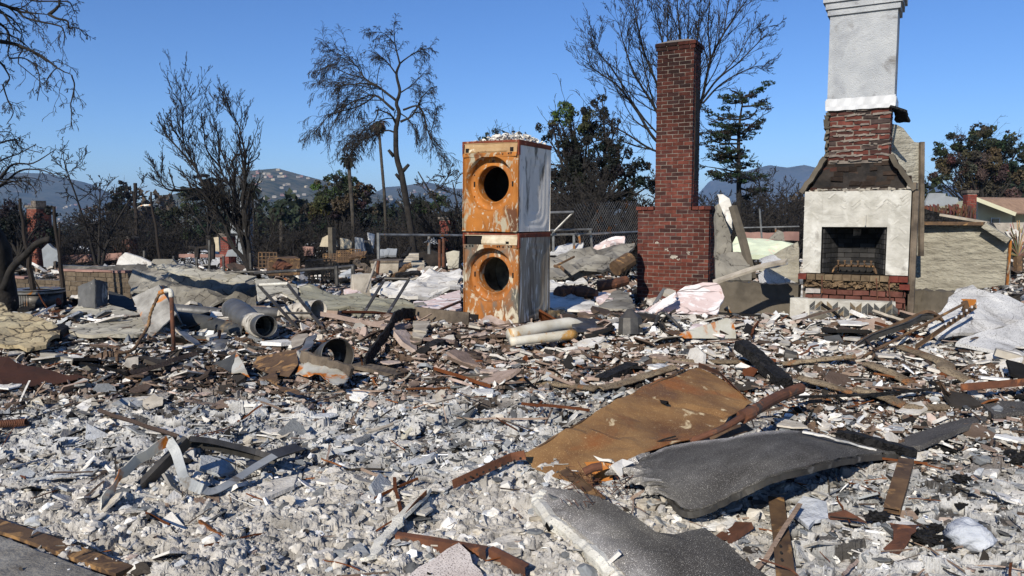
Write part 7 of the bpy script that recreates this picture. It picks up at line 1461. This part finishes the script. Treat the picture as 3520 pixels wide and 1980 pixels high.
ftree("pine_tree", 95, F(2,0,(930,100,20,DK),(890,130,20,DK),(970,150,24,DK),(860,210,26,DK),(940,230,34,DK),(900,290,34,DK),(990,270,26,DK),(850,290,22,DK)), (425,860), "dark pine whose crown tops the belt just left of the utility pole", 6000, .17, 6, .3, flat=.7)
ftree("oak_tree", 75, F(2,0,(1310,250,34,DG),(1400,220,36,OL),(1330,320,38,DG),(1480,270,40,DG),(1580,330,45,DG),(1240,330,30,DG),(1420,360,50,DG),(1620,400,45,DK),(1280,420,45,DK)), (640,890), "rounded green tree in the belt behind the thin dead pole", 9000, .13, 7, .35)
ftree("cedar_tree", 66, F(2,0,(1560,70,40,DK),(1470,110,40,DK),(1640,110,40,DK),(1560,150,46,DK),(1680,180,34,DK),(1490,190,36,DK)), (715,880), "flat-topped dark cedar behind the many-stemmed burnt tree", 7000, .13, 8, .3, flat=.4)
ftree("oak_tree", 50, F(1,1,(1740,1040,18,DG),(1800,1020,18,DG),(1850,1050,16,DG),(1790,1080,26,DG),(1720,1060,12,DG)) + F(1,2,(30,1030,14,DK),(60,1060,16,DK)), (1720,880), "small leafy crown peeping over the upper dryer's lid", 2600, .09, 9, .2)
ftree("oak_tree", 58, F(2,1,(1260,220,36,DG),(1240,300,40,DG),(1330,290,40,DG),(1430,340,36,DK),(1280,380,40,DK),(1390,240,30,OL)), (1450,880), "dull green tree directly behind the weeping burnt trunk", 7000, .12, 10, .3)
ftree("oak_tree", 40, F(2,0,(-20,330,60,DK),(60,300,50,DK),(120,380,50,DK),(340,380,34,DK),(370,460,36,DK),(20,450,50,DK)), (20,900), "dark burnt shrub mass behind the orange-red chimney", 6000, .09, 11, .2)
# palms
def palm(u, v, D, base, rp, label, nf=34, droop=.9, burnt=False, r0=.16, skirt=0, name="fan_palm"):
    c = W(u, v, D); b = base_(base[0], base[1], D); R_ = rp / 2640 * D; e = empty(name, b, 0, label, "palm tree"); rd = random.Random(int(u))
    m = MB(); m.tube([b, b.lerp(c, .5) + Vector((.1, 0, 0)), c], r0, 9, r2=r0 * .8)
    if skirt: m.tube([c - Vector((0, 0, R_ * skirt)), c - Vector((0, 0, R_ * .4)), c], [r0 * 1.05, r0 * 1.7, r0 * 1.3], 9)
    m.build("trunk", M['bark_g'], e, smooth=True); m = MB()
    for i in range(nf):
        az = rd.uniform(0, 6.283); el = rd.uniform(-.9, 1.3) if not burnt else rd.uniform(-1.5, .6); d = Vector((math.cos(az) * math.cos(el), math.sin(az) * math.cos(el), math.sin(el))); L = R_ * rd.uniform(.75, 1.1); P = [c.copy()]; q = c.copy()
        for k in range(6): d = (d - Vector((0, 0, droop * .16 * (k + 1) / 2))).normalized(); q = q + d * L / 6; P.append(q.copy())
        sd_ = d.cross(Vector((0, 0, 1))).normalized(); col = tuple(x * rd.uniform(.6, 1.3) for x in (BR if burnt else DG))
        for k in range(1 if name == "date_palm" else 3, 7):
            for s in (-1, 1):
                for f in range(3):
                    p = P[k - 1].lerp(P[k], f / 3); w = L * .20 * (1 - .4 * abs(k - 3.5) / 3.5); tip = p + sd_ * s * w + (P[k] - P[k - 1]) * (1.3 if name == "date_palm" else 2.2) * .5 - Vector((0, 0, w * .35)); m.add([p, p + (P[k] - P[k - 1]) * .75, tip], [(0, 1, 2)], col)
        m.tube(P, .012 * D / 40, 3, caps=False, col=col)
    m.build("crown", M['leaf'], e); return e
palm(1197, 548, 52, (1217, 870), 36, "shaggy fan palm left of the tree with hanging twigs", 44, .7, r0=.15, skirt=.9)
palm(1300, 420, 58, (1333, 880), 42, "very tall thin burnt palm behind the hanging twigs", 44, 1.0, True, r0=.13, skirt=1.0)
palm(964, 722, 60, (962, 880), 42, "feathery date palm standing alone in front of the hill", 46, .9, name="date_palm", r0=.2)
palm(864, 650, 62, (866, 880), 40, "date palm hidden partly by the many-stemmed burnt tree", 40, .9, name="date_palm", r0=.2)
# brown dead plant beyond the grey stucco wall
m = MB(); rd = random.Random(6); b = base_(3250, 800, 20); b.z = W(3250, 780, 20).z
for i in range(420):
    p = W(rd.uniform(3170, 3350) , rd.uniform(700, 755) , 20 + rd.uniform(-.5,.5)); k = .5 + rd.random(); m.add([p, p + Vector((.05, 0, -.02)), p + Vector((rd.uniform(-.03,.06), rd.uniform(-.05,.05), -.22 * k))], [(0,1,2)], tuple(x * rd.uniform(.6, 1.5) for x in (.10,.045,.03)))
e = empty("dead_plant", b, 0, "scorched brown broad-leaved plant behind the low grey stucco wall", "plant"); m.build("leaf", M['leaf'], e)
m = MB(); 
for i in range(14): x = 3180 + i * 12; m.tube([W(x, 790, 20), W(x + rd.uniform(-6,6), 715, 20)], .02, 4)
m.build("stem", M['rust'], e)
e = empty("dry_palm_shrub", W(3500, 900, 14), 0, "dry spiky shrub at the end of the low grey stucco wall", "shrub"); m = MB()
for i in range(160):
    a_ = rd.uniform(0, 3.14); c = W(3500, 880, 14); L = rd.uniform(.3, .75); d = Vector((math.cos(a_), rd.uniform(-.5,.5), abs(math.sin(a_)))); m.tube([c, c + d * L * .6, c + d * L - Vector((0,0,.1))], .008, 3, caps=False, col=tuple(x * rd.uniform(.5,1.3) for x in (.28,.2,.12)))
m.build("leaf", M['leaf'], e)
m = MB(); m.tube([W(3500, 930, 14), W(3500, 880, 14)], .08, 6); m.build("stem", M['rust_dull'], e)
# belt of burnt bare trees (copies of five) and the far green ones
def proto(seed, H, sp, nch, up, tw=.022):
    t = Tree(seed, up=up, wig=.22, nch=nch, ang=(.4, 1.0), ratio=.42, tw=tw, segs=4); rd = random.Random(seed); z = Vector((0, 0, 0)); n = rd.randint(3, 5)
    for i in range(n):
        a_ = i * 6.283 / n + rd.random(); q = Vector((math.cos(a_) * sp * H, math.sin(a_) * sp * H, H * rd.uniform(.75, 1))); t.limb([z + Vector((rd.uniform(-.1,.1), 0, -.3)), Vector((q.x * .3, q.y * .3, H * .35)), q], .13, .03)
    e = empty("burnt_tree", (0, 0, 0), 0, "bare burnt tree in the dark belt before the hills", "tree", "bare burnt trees of the neighbourhood"); t.big.build("trunk", M['bark'], e, smooth=True); t.small.build("crown", M['bark'], e); return e
PR = [proto(21, 7, .35, (10, 7, 4), .05), proto(22, 6, .5, (11, 7, 4), .02), proto(23, 8, .2, (10, 7, 4), .10), proto(24, 5, .6, (11, 7, 4), .06), proto(25, 4, .8, (11, 8, 4), .08, .016)]
used_ = set()
def place(src, u, D, s, rz, lab=None):
    p = base_(u, 900, D); o = src if src.name not in used_ else copy_tree(src); used_.add(src.name); o.location = p; o.rotation_euler = (0, 0, rz); o.scale = (s, s, s * random.uniform(.85, 1.1)); return o
rb = random.Random(31)
tops = lambda u: np.interp(u, [-400,0,120,240,330,420,560,700,900,1100,1250,1400,1560,1800,1950,2180,2400,2600,2750,2900,3100,3200,3520,3900], [690,700,730,760,720,690,720,740,745,700,680,690,690,640,640,690,640,640,640,650,700,690,690,690])
for i in range(165):
    u = rb.uniform(-350, 3850) if i < 135 else rb.choice((rb.uniform(-1600, -350), rb.uniform(3850, 5000))); D = rb.uniform(42, 105); src = PR[i % 5]; H = [7, 6, 8, 5, 4][i % 5]
    p = base_(u, 900, D); zt2 = W(u, float(tops(u)) + rb.uniform(5, 90), D).z
    if zt2 - p.z < 1: continue
    place(src, u, D, (zt2 - p.z) / H, rb.uniform(0, 6.28))
for i, (u, D, h) in enumerate(((1980,24,.55),(2060,26,.6),(2130,24,.5),(1930,25,.5),(2100,28,.7),(1860,30,.7),(340,38,.75),(960,40,.5),(1010,36,.45),(900,38,.5),(1080,40,.5),(1560,40,1.0),(1600,44,1.1),(2500,32,.55),(2600,34,.6),(2680,36,.6),(2720,40,.7))):
    place(PR[(0, 3, 4)[i % 3]], u, D, h, i * 1.3)
# dry twiggy undergrowth that fills the belt
def brush(seed):
    t = Tree(seed, up=.05, wig=.3, nch=(8, 5), ang=(.4, 1.2), ratio=.45, tw=.02, segs=3); rd = random.Random(seed)
    for i in range(26):
        x = rd.uniform(-4, 4); t.shoot(Vector((x, rd.uniform(-1.5, 1.5), -.3)), Vector((rd.gauss(0, .3), rd.gauss(0, .3), 1)).normalized(), rd.uniform(2, 4.4), .05, 0)
    e = empty("burnt_shrub", (0, 0, 0), 0, "burnt twiggy shrub at the foot of the dark tree belt", "shrub", "burnt shrubs of the neighbourhood"); t.big.build("stem", M['bark'], e); t.small.build("twigs", M['bark'], e); return e
BR_ = [brush(41), brush(42), brush(43)]
for i in range(190):
    u = -350 + 4200 * (i + rb.random()) / 190; D = rb.uniform(40, 120); p = base_(u, 900, D); h = W(u, float(tops(u)) + rb.uniform(50, 110), D).z - p.z
    if h < .8: continue
    place(BR_[i % 3], u, D, max(h / 4.4, .4), rb.uniform(-.5, .5))
def green(seed, col):
    t = MB(); t.tube([(0, 0, -.5), (0, 0, 3)], .3, 6, r2=.2); e = empty("valley_tree", (0, 0, 0), 0, "small hazy green tree on the valley floor before the hills", "tree", "trees on the valley floor"); t.build("trunk", M['bark'], e)
    rd = random.Random(seed); leaves([(Vector((rd.uniform(-2,2), rd.uniform(-2,2), rd.uniform(3,7))), (2.6, 2.6, 2.2), col, 1) for _ in range(6)], 1300, .55, seed, 0).build("crown", M['leaf'], e); return e
GR = [green(51, DG), green(52, OL), green(53, BR), green(54, DG)]
for i in range(230):
    D = 130 * (12 ** rb.random()); u = rb.uniform(-500, 4000); s = rb.uniform(.8, 1.7) * (1 + D / 1200); place(GR[i % 4], u, D, s, rb.uniform(0, 6))
# ---------------------------------------------------------------- rubble: broken tile, plaster flakes, ash lumps (nobody could count it)
def protos():
    g = np.random.default_rng(21); fl, ck, lm, sp = [], [], [], []
    for _ in range(14):                                             # thin flakes
        n = int(g.integers(5, 8)); a = np.sort(g.uniform(0, 2 * np.pi, n)) * .35 + np.arange(n) / n * 2 * np.pi * .65
        r = g.uniform(.6, 1.05, n); x = np.cos(a) * r; y = np.sin(a) * r * g.uniform(.55, 1)
        bend = g.uniform(-.22, .22, 2); z = x * x * bend[0] + x * y * bend[1]; t = g.uniform(.07, .2)
        c = np.array([[0, 0, 0.0]]); top = np.stack([x, y, z + t + g.normal(0, .02, n)], 1); bot = np.stack([x * 1.03, y * 1.03, z - t], 1)
        V = np.concatenate([top, bot, [[0, 0, t]]]); F = [(i, (i + 1) % n, 2 * n) for i in range(n)]
        for i in range(n): F += [(i, n + i, n + (i + 1) % n), (i, n + (i + 1) % n, (i + 1) % n)]
        fl.append((V, np.array(F)))
    bm = bmesh.new(); bmesh.ops.create_icosphere(bm, subdivisions=1, radius=1); V0 = np.array([tuple(v.co) for v in bm.verts]); F0 = np.array([[v.index for v in f.verts] for f in bm.faces]); bm.free()
    for _ in range(18):                                             # angular chunks
        bm = bmesh.new(); q = g.uniform(.35, 1, 3) * np.array([1.1, 1, .7])
        for _p in range(int(g.integers(7, 12))): bm.verts.new(tuple(g.uniform(-1, 1, 3) * q))
        bmesh.ops.convex_hull(bm, input=bm.verts); bmesh.ops.delete(bm, geom=[v for v in bm.verts if not v.link_faces], context='VERTS'); bmesh.ops.triangulate(bm, faces=bm.faces); bm.verts.index_update()
        ck.append((np.array([tuple(v.co) for v in bm.verts]), np.array([[v.index for v in f.verts] for f in bm.faces]))); bm.free()
    bm = bmesh.new(); bmesh.ops.create_icosphere(bm, subdivisions=2, radius=1); V0 = np.array([tuple(v.co) for v in bm.verts]); F0 = np.array([[v.index for v in f.verts] for f in bm.faces]); bm.free()
    for k in range(12):                                             # crumbly ash lumps
        n = fbm(V0[:, 0] * 2 + k * 7, V0[:, 1] * 2 + V0[:, 2] * 2.7, 3) ; V = V0 * (1 + .7 * n)[:, None] * np.array([1.15, .9, g.uniform(.4, .75)]); lm.append((V, F0))
    for _ in range(8):                                              # splinters and scraps of wire
        n = 6; z = np.cumsum(g.normal(0, .04, n)) * .5; y = np.cumsum(g.normal(0, .05, n)) * .5; w = g.uniform(.02, .06); V = []; F = []
        for i in range(n):
            x = -1 + 2 * i / (n - 1)
            for a in range(3): V.append((x, y[i] + w * math.cos(a * 2.094), z[i] + w * math.sin(a * 2.094)))
        for i in range(n - 1):
            for a in range(3): b0, b1 = i * 3 + a, i * 3 + (a + 1) % 3; F += [(b0, b1, b1 + 3), (b0, b1 + 3, b0 + 3)]
        sp.append((np.array(V), np.array(F)))
    return fl, ck, lm, sp
FLK, CHK, LMP, SPL = protos()
def rots(n, g, tilt):
    yaw = g.uniform(0, 2 * np.pi, n); ax = g.uniform(0, 2 * np.pi, n); t = g.normal(0, tilt, n)
    kx, ky = np.cos(ax), np.sin(ax); c, s = np.cos(t), np.sin(t); C = 1 - c
    Rt = np.zeros((n, 3, 3)); Rt[:, 0, 0] = c + kx * kx * C; Rt[:, 0, 1] = kx * ky * C; Rt[:, 0, 2] = ky * s
    Rt[:, 1, 0] = kx * ky * C; Rt[:, 1, 1] = c + ky * ky * C; Rt[:, 1, 2] = -kx * s; Rt[:, 2, 0] = -ky * s; Rt[:, 2, 1] = kx * s; Rt[:, 2, 2] = c
    Rz = np.zeros((n, 3, 3)); Rz[:, 0, 0] = np.cos(yaw); Rz[:, 0, 1] = -np.sin(yaw); Rz[:, 1, 0] = np.sin(yaw); Rz[:, 1, 1] = np.cos(yaw); Rz[:, 2, 2] = 1
    return Rt @ Rz
def scatter(name, P, size, col, protoset, tilt, m, seed, flat=1.0, smooth=False, label=None, kind="stuff"):
    g = np.random.default_rng(seed); n = len(P); Rm = rots(n, g, tilt); which = g.integers(0, len(protoset), n)
    VV, FF, CC = [], [], []; base = 0
    for k, (V, F) in enumerate(protoset):
        I = np.nonzero(which == k)[0]
        if not len(I): continue
        sc = size[I][:, None, None] * np.array([1, 1, flat]); v = np.einsum('nij,nvj->nvi', Rm[I], V[None] * sc) + P[I][:, None, :]
        nv = len(V); FF.append((F[None] + (base + np.arange(len(I)) * nv)[:, None, None]).reshape(-1, 3)); VV.append(v.reshape(-1, 3)); CC.append(np.repeat(col[I], nv, axis=0)); base += nv * len(I)
    V = np.concatenate(VV); F = np.concatenate(FF); C = np.concatenate(CC)
    me = bpy.data.meshes.new(name); me.vertices.add(len(V)); me.vertices.foreach_set("co", V.ravel())
    me.loops.add(F.size); me.loops.foreach_set("vertex_index", F.ravel().astype(np.int32)); me.polygons.add(len(F))
    me.polygons.foreach_set("loop_start", np.arange(0, F.size, 3, dtype=np.int32)); me.polygons.foreach_set("loop_total", np.full(len(F), 3, dtype=np.int32))
    if smooth: me.polygons.foreach_set("use_smooth", np.ones(len(F), bool))
    ca = me.color_attributes.new("Col", 'FLOAT_COLOR', 'POINT'); ca.data.foreach_set("color", np.concatenate([C, np.ones((len(C), 1))], 1).ravel())
    me.update(); (None if smooth else me.shade_flat()); me.materials.append(m); o = bpy.data.objects.new(name, me); COL.objects.link(o); return tag(o, label, None, None, kind)
def project(P):
    x, y, z = P[:, 0], P[:, 1], P[:, 2] - CAMZ; c, s = math.cos(PITCH), math.sin(PITCH)
    dep = y * c - z * s; up = y * s + z * c; return 1760 + FPX * x / dep, 990 - FPX * up / dep
PAL = {k: np.array([lin(*c) for c in v]) for k, v in dict(
    cream=[(204,199,190),(188,183,174),(214,210,202),(168,163,154),(194,186,172)],
    grey=[(156,159,161),(134,137,139),(176,179,180),(112,114,115),(194,196,197),(88,89,90)],
    brown=[(132,114,101),(110,94,82),(148,128,113),(90,76,67),(162,142,127),(76,65,58)],
    pink=[(172,152,140),(156,136,124),(188,170,158)],
    white=[(232,228,220),(220,216,208),(240,238,232),(206,200,190)],
    dark=[(56,52,48),(40,38,36),(72,66,60),(30,29,28)],
    rust=[(112,66,38),(92,54,34),(134,86,52)]).items()}
def zone(u, v, g):
    """Which kind of debris lies where, noisy at the borders."""
    n = len(u); u = u + g.normal(0, 60, n) + 120 * fbm(u / 260, v / 160, 3); v = v + g.normal(0, 16, n) + 90 * fbm(u / 240 + 9, v / 120, 3)
    W_ = np.zeros((n, 7)); names = ["cream", "grey", "brown", "pink", "white", "dark", "rust"]
    def setw(mask, **k):
        for q, nm in enumerate(names): W_[mask, q] = k.get(nm, 0)
    setw(np.ones(n, bool), cream=3, grey=2, brown=2, white=2, dark=2.2, pink=.6, rust=.12)
    setw((v > 1640), cream=6, grey=2.4, white=2.4, dark=.25, brown=.05, pink=.03)
    setw((v > 1640) & (u > 2350), cream=3, grey=4, white=3.4, dark=.8, brown=.2, pink=.12, rust=.06)
    setw((v > 1640) & (u > 3050), cream=1.5, grey=4.5, white=3.4, dark=1.6, brown=.4, pink=.25, rust=.1)
    setw((v > 1350) & (v <= 1640), grey=6, cream=2.4, white=1.8, dark=.8, brown=.08)
    setw((v > 1560) & (v <= 1640) & (u < 1300), cream=5, grey=3, white=1.2, dark=.5, brown=.3)
    setw((v > 1440) & (v <= 1640) & (u > 2700), grey=3, cream=2.5, white=3, dark=1.6, brown=1.2, pink=1.2)
    setw((v > 1230) & (v <= 1390) & (u < 1150), brown=5, dark=2.6, cream=1.5, pink=1.3, grey=1.2, white=.5)
    setw((v > 1230) & (v <= 1370) & (u >= 1150) & (u < 2400), brown=4.5, pink=3, cream=2, dark=1.8, grey=1.5, white=1, rust=.3)
    setw((v > 1090) & (v <= 1230) & (u < 900), white=2, cream=3.5, dark=3, grey=1.6, brown=2)
    setw((v > 1060) & (v <= 1230) & (u >= 900) & (u < 2000), brown=4, pink=3, cream=2.4, dark=1.9, white=1, rust=.2)
    setw((v > 1060) & (v <= 1250) & (u >= 2000), white=5, cream=3, brown=1.6, dark=1.9, pink=1.2, grey=1)
    setw((v > 1250) & (v <= 1440) & (u >= 2450), white=3.4, cream=2.2, dark=2.6, brown=1.8, pink=1.3, grey=1.6, rust=.5)
    setw((v <= 1075), dark=4.5, brown=2.4, white=1.6, cream=1.8, grey=1.6, rust=.3, pink=.5)
    W_ /= W_.sum(1, keepdims=True); cum = W_.cumsum(1); r = g.random(n)[:, None]; k = np.minimum((r > cum).sum(1), 6)
    col = np.zeros((n, 3))
    for q, nm in enumerate(names):
        I = np.nonzero(k == q)[0]; pal = PAL[nm]; col[I] = pal[g.integers(0, len(pal), len(I))] * g.uniform(.8, 1.12, (len(I), 1))
    return np.clip(col, 0, .86), k
def field(n, y0, y1, pw, size, g, wide=.82):
    y = (y0 ** pw + g.random(n) * (y1 ** pw - y0 ** pw)) ** (1 / pw); x = g.uniform(-1, 1, n) * (y * wide + .6)
    cl = fbm(x * 2.2, y * 2.2, 3); keep = cl + g.normal(0, .2, n) > -.42; x, y = x[keep], y[keep]
    return x, y
def lay(name, n, y0, y1, pw, smul, protoset, tilt, seed, dark=False, lift=.0, zspread=.02, m='chips', flat=1.0, mask=None, smooth=False, sig=.5, label=None, smax=4.0):
    g = np.random.default_rng(seed); x, y = field(n, y0, y1, pw, None, g)
    s = (.010 + .0026 * y) * smul * np.clip(np.exp(g.normal(0, sig, len(x))), .35, smax)
    z = hgt(x, y) + lift + g.uniform(-.3, 1, len(x)) * zspread + s * .15
    if y1 < 12.5: 
        ab = ashbed(x, y)[0]; inb = bed(*project(np.stack([x, y, ab], 1))) > .5
        z = np.where((y < 9) & inb, ab + g.uniform(-.6, .35, len(x)) * zspread - s * .08, np.maximum(z, np.where(y < 9, ab + g.uniform(-.4, .6, len(x)) * zspread, -9)))
    P = np.stack([x, y, z], 1); u, v = project(P)
    if mask is not None:
        k = mask(u, v, g); P, s, u, v = P[k], s[k], u[k], v[k]
    col, kk = zone(u, v, g)
    if dark: col = np.where(g.random((len(col), 1)) < .8, np.concatenate([PAL['dark'], PAL['rust'], PAL['brown']])[g.integers(0, 13, len(col))], col)
    return scatter(name, P, s, col, protoset, tilt, M[m], seed, flat, smooth, label)
ashy = lambda u, v, g: (v + g.normal(0, 60, len(v)) > 1600) & (u + g.normal(0, 200, len(u)) < 2500)
notash = lambda u, v, g: ~((v + g.normal(0, 60, len(v)) > 1640) & (u + g.normal(0, 200, len(u)) < 2300)) | (g.random(len(v)) < .25)
def bed(u, v): return np.clip((v - 1330 - 60 * fbm(u / 300, v / 200, 3)) / 90, 0, 1) * np.maximum(np.clip((2700 - u) / 250 + .35, 0, 1), np.clip((v - 1560) / 90, 0, 1))
def ashbed(X_, Y_):
    """Height of the ash above the ground and what the cells look like: crumbs near the camera, broken overlapping plates farther off."""
    H = hgt(X_, Y_); ua, va = project(np.stack([X_.ravel(), Y_.ravel(), H.ravel()], 1)); ua = ua.reshape(X_.shape); va = va.reshape(X_.shape)
    wx = X_ + .05 * fbm(X_ * 9, Y_ * 9, 3); wy = Y_ + .05 * fbm(X_ * 9 + 40, Y_ * 9, 3)
    pl = np.clip((1690 - va + 90 * fbm(X_ * 2, Y_ * 2, 3)) / 90, 0, 1); pl = np.maximum(pl, np.clip((ua - 2500) / 250, 0, 1))
    hp = facet(wx * 3.2, wy * 6.5, 1, 1.2) * .042 + facet(wx * 8, wy * 15, 2, 1.4) * .024 + facet(wx * 20, wy * 34, 3, 1.4) * .009
    c1 = cells(wx * 13, wy * 15, 4); c2 = cells(wx * 30, wy * 34, 5); c3 = cells(wx * 5, wy * 6, 6)
    dome = lambda c: np.sqrt(np.clip(1 - (c[4] * 1.25) ** 2, 0, 1)) * (.25 + c[0])
    hc = dome(c1) * .030 + dome(c2) * .018 + dome(c3) * .045 + fbm(X_ * 40, Y_ * 40, 3) * .014
    return H + pl * hp + (1 - pl) * (hc - .01) - .004 + fbm(X_ * 3, Y_ * 3, 3) * .03, ua, va, pl, wx, wy, c1[0], c3[0]
lay("rubble_flakes", 66000, 2.2, 12, 1.2, 1.0, FLK, .45, 31, zspread=.035, mask=lambda u, v, g: g.random(len(v)) > np.where((v > 1640) & (u < 2300), .90, .66) * bed(u, v), label="flakes of plaster, tile and ash strewn over the burnt lot")
lay("rubble_chunks", 56000, 2.2, 13, 1.2, .75, CHK, .7, 32, zspread=.035, mask=lambda u, v, g: g.random(len(v)) > np.where((v > 1640) & (u < 2300), .86, .55) * bed(u, v), label="broken angular lumps among the ash")
lay("ash_lumps", 14000, 2.2, 7, 1.1, .62, LMP, .6, 33, zspread=.025, mask=ashy, m='rubble', sig=.6, smax=4, label="pale crumbly ash lumps across the near ground")
lay("ash_plates", 8000, 3.2, 7.5, 1.1, 2.3, FLK, .40, 38, zspread=.03, mask=lambda u, v, g: g.random(len(v)) < bed(u, v), flat=.35, label="thin curled plates of grey ash lying over each other")
lay("large_flakes", 3600, 2.4, 12, 1.1, 2.8, FLK, .34, 34, zspread=.05, mask=lambda u, v, g: g.random(len(v)) > .75 * bed(u, v), flat=.45, label="larger curled flakes lying over the rubble")
lay("rubble_grit", 70000, 2.2, 7, 1.1, .36, CHK, .8, 35, zspread=.03, label="fine grit and crumbs between the larger lumps")
lay("distant_rubble", 34000, 11, 34, 1.3, 1.1, CHK, .6, 36, zspread=.07, label="rubble of the neighbouring burnt lots")
lay("distant_flakes", 18000, 11, 40, 1.3, 1.8, FLK, .5, 37, zspread=.09, label="plaster sheets broken over the neighbouring lots")
lay("splinters", 2600, 2.3, 13, 1.2, 4.2, SPL, .35, 39, dark=True, zspread=.06, label="charred splinters and scraps of wire among the rubble", sig=.45)
ya = np.exp(np.linspace(math.log(2.1), math.log(9.5), 640)); Ya, Ta = np.meshgrid(ya, np.linspace(-1, 1, 900), indexing='ij'); Xa = Ta * (Ya * .72 + .35)
Ha, ua, va, pl, wx, wy, q1c, q3c = ashbed(Xa, Ya); bdv = bed(ua, va)
q1 = cells(wx * 3.2, wy * 6.5, 1)[0]; q2 = cells(wx * 8, wy * 15, 2)[0]; wgt = pl * (.5 * q1 + .5 * q2) + (1 - pl) * (.55 * q1c + .45 * q3c)
cg = np.array(lin(128,131,134)); cw = np.array(lin(206,205,202)); cc = np.array(lin(196,192,185)); ck = np.array(lin(64,60,57)); cb = np.array(lin(98,82,70))
colA = (cg[None, None] * (1 - wgt[..., None]) + cw * wgt[..., None]) * pl[..., None] + (1 - pl[..., None]) * cc * (.78 + .32 * wgt[..., None])
dk = np.clip((.24 - q2) / .05, 0, 1) * (.35 + .65 * pl) * .85; colA = colA * (1 - dk[..., None]) + ck * dk[..., None]  # lowest plates painted darker, shade of the gaps put into the colour
colA = colA * bdv[..., None] + (1 - bdv[..., None]) * (cb * (.55 + .7 * q2[..., None]))
r_, c_ = Xa.shape; Vv = np.stack([Xa, Ya, Ha], 2).reshape(-1, 3); I = np.arange(r_ * c_).reshape(r_, c_)
Ff = np.stack([I[:-1, :-1], I[:-1, 1:], I[1:, 1:], I[1:, :-1]], 2).reshape(-1, 4)
me = bpy.data.meshes.new("ash_bed"); me.vertices.add(len(Vv)); me.vertices.foreach_set("co", Vv.ravel()); me.loops.add(Ff.size); me.loops.foreach_set("vertex_index", Ff.ravel().astype(np.int32)); me.polygons.add(len(Ff))
me.polygons.foreach_set("loop_start", np.arange(0, Ff.size, 4, dtype=np.int32)); me.polygons.foreach_set("loop_total", np.full(len(Ff), 4, dtype=np.int32))
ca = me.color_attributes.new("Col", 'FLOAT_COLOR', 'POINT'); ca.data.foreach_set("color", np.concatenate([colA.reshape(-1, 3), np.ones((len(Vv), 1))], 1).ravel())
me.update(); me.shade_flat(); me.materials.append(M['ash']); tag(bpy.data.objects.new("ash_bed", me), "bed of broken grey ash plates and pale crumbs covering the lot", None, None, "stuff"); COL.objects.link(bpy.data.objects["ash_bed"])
# stones and crumbs where the arched slab has broken off
g = np.random.default_rng(18); n = 130; pts = []
for i in range(n):
    t = g.random(); p = G(*T(3, 2, 640 + 560 * t + g.normal(0, 45), 800 + 260 * t + g.normal(0, 45))); pts.append((p.x, p.y, p.z + g.uniform(.0, .05)))
scatter("slab_crumbs", np.array(pts), g.uniform(.012, .045, n), np.array(PAL["cream"] .tolist() + PAL["grey"].tolist())[g.integers(0, 11, n)] * .9, CHK, .6, M['chips'], 19, label="stones and crumbs at the broken corner of the arched slab")
# ash heap on the lid of the upper dryer
g = np.random.default_rng(8); n = 420; lx = g.uniform(-.30, .34, n); ly = g.uniform(.02, .72, n)
lz = .975 + np.clip(.10 * np.exp(-((lx - .08) / .26) ** 2) * np.exp(-((ly - .36) / .3) ** 2), 0, 1) * g.uniform(.2, 1, n) + .008
Mx = np.array(WM[d2.name]); lz += .02 * (lz > 1.0); P = np.stack([lx, ly, lz], 1) @ Mx[:3, :3].T + Mx[:3, 3]
pc = PAL["white"][g.integers(0, 4, n)] * g.uniform(.8, 1, (n, 1)); pc[g.random(n) < .12] = .08
scatter("ash_heap", P, g.uniform(.012, .040, n), pc, CHK, .6, M['chips'], 9, label="white plaster crumbs heaped on the lid of the upper dryer")
# ---------------------------------------------------------------- the air over the valley
m = MB(); m.box((0, 3400, 200), (13000, 9400, 900))
m.v = [(x, y, (-75 if z < 100 else 330)) for x, y, z in m.v]
hz = bpy.data.materials.new("haze_air"); hz.use_nodes = True; nt = hz.node_tree; nt.nodes.remove(nt.nodes["Principled BSDF"])
pv = nt.nodes.new("ShaderNodeVolumePrincipled"); pv.inputs["Density"].default_value = .00013; pv.inputs["Color"].default_value = (.42, .64, 1.0, 1); pv.inputs["Anisotropy"].default_value = .2
nt.links.new(pv.outputs[0], nt.nodes["Material Output"].inputs["Volume"])
h = m.build("haze", hz, kind="stuff"); scene.cycles.volume_bounces = 0
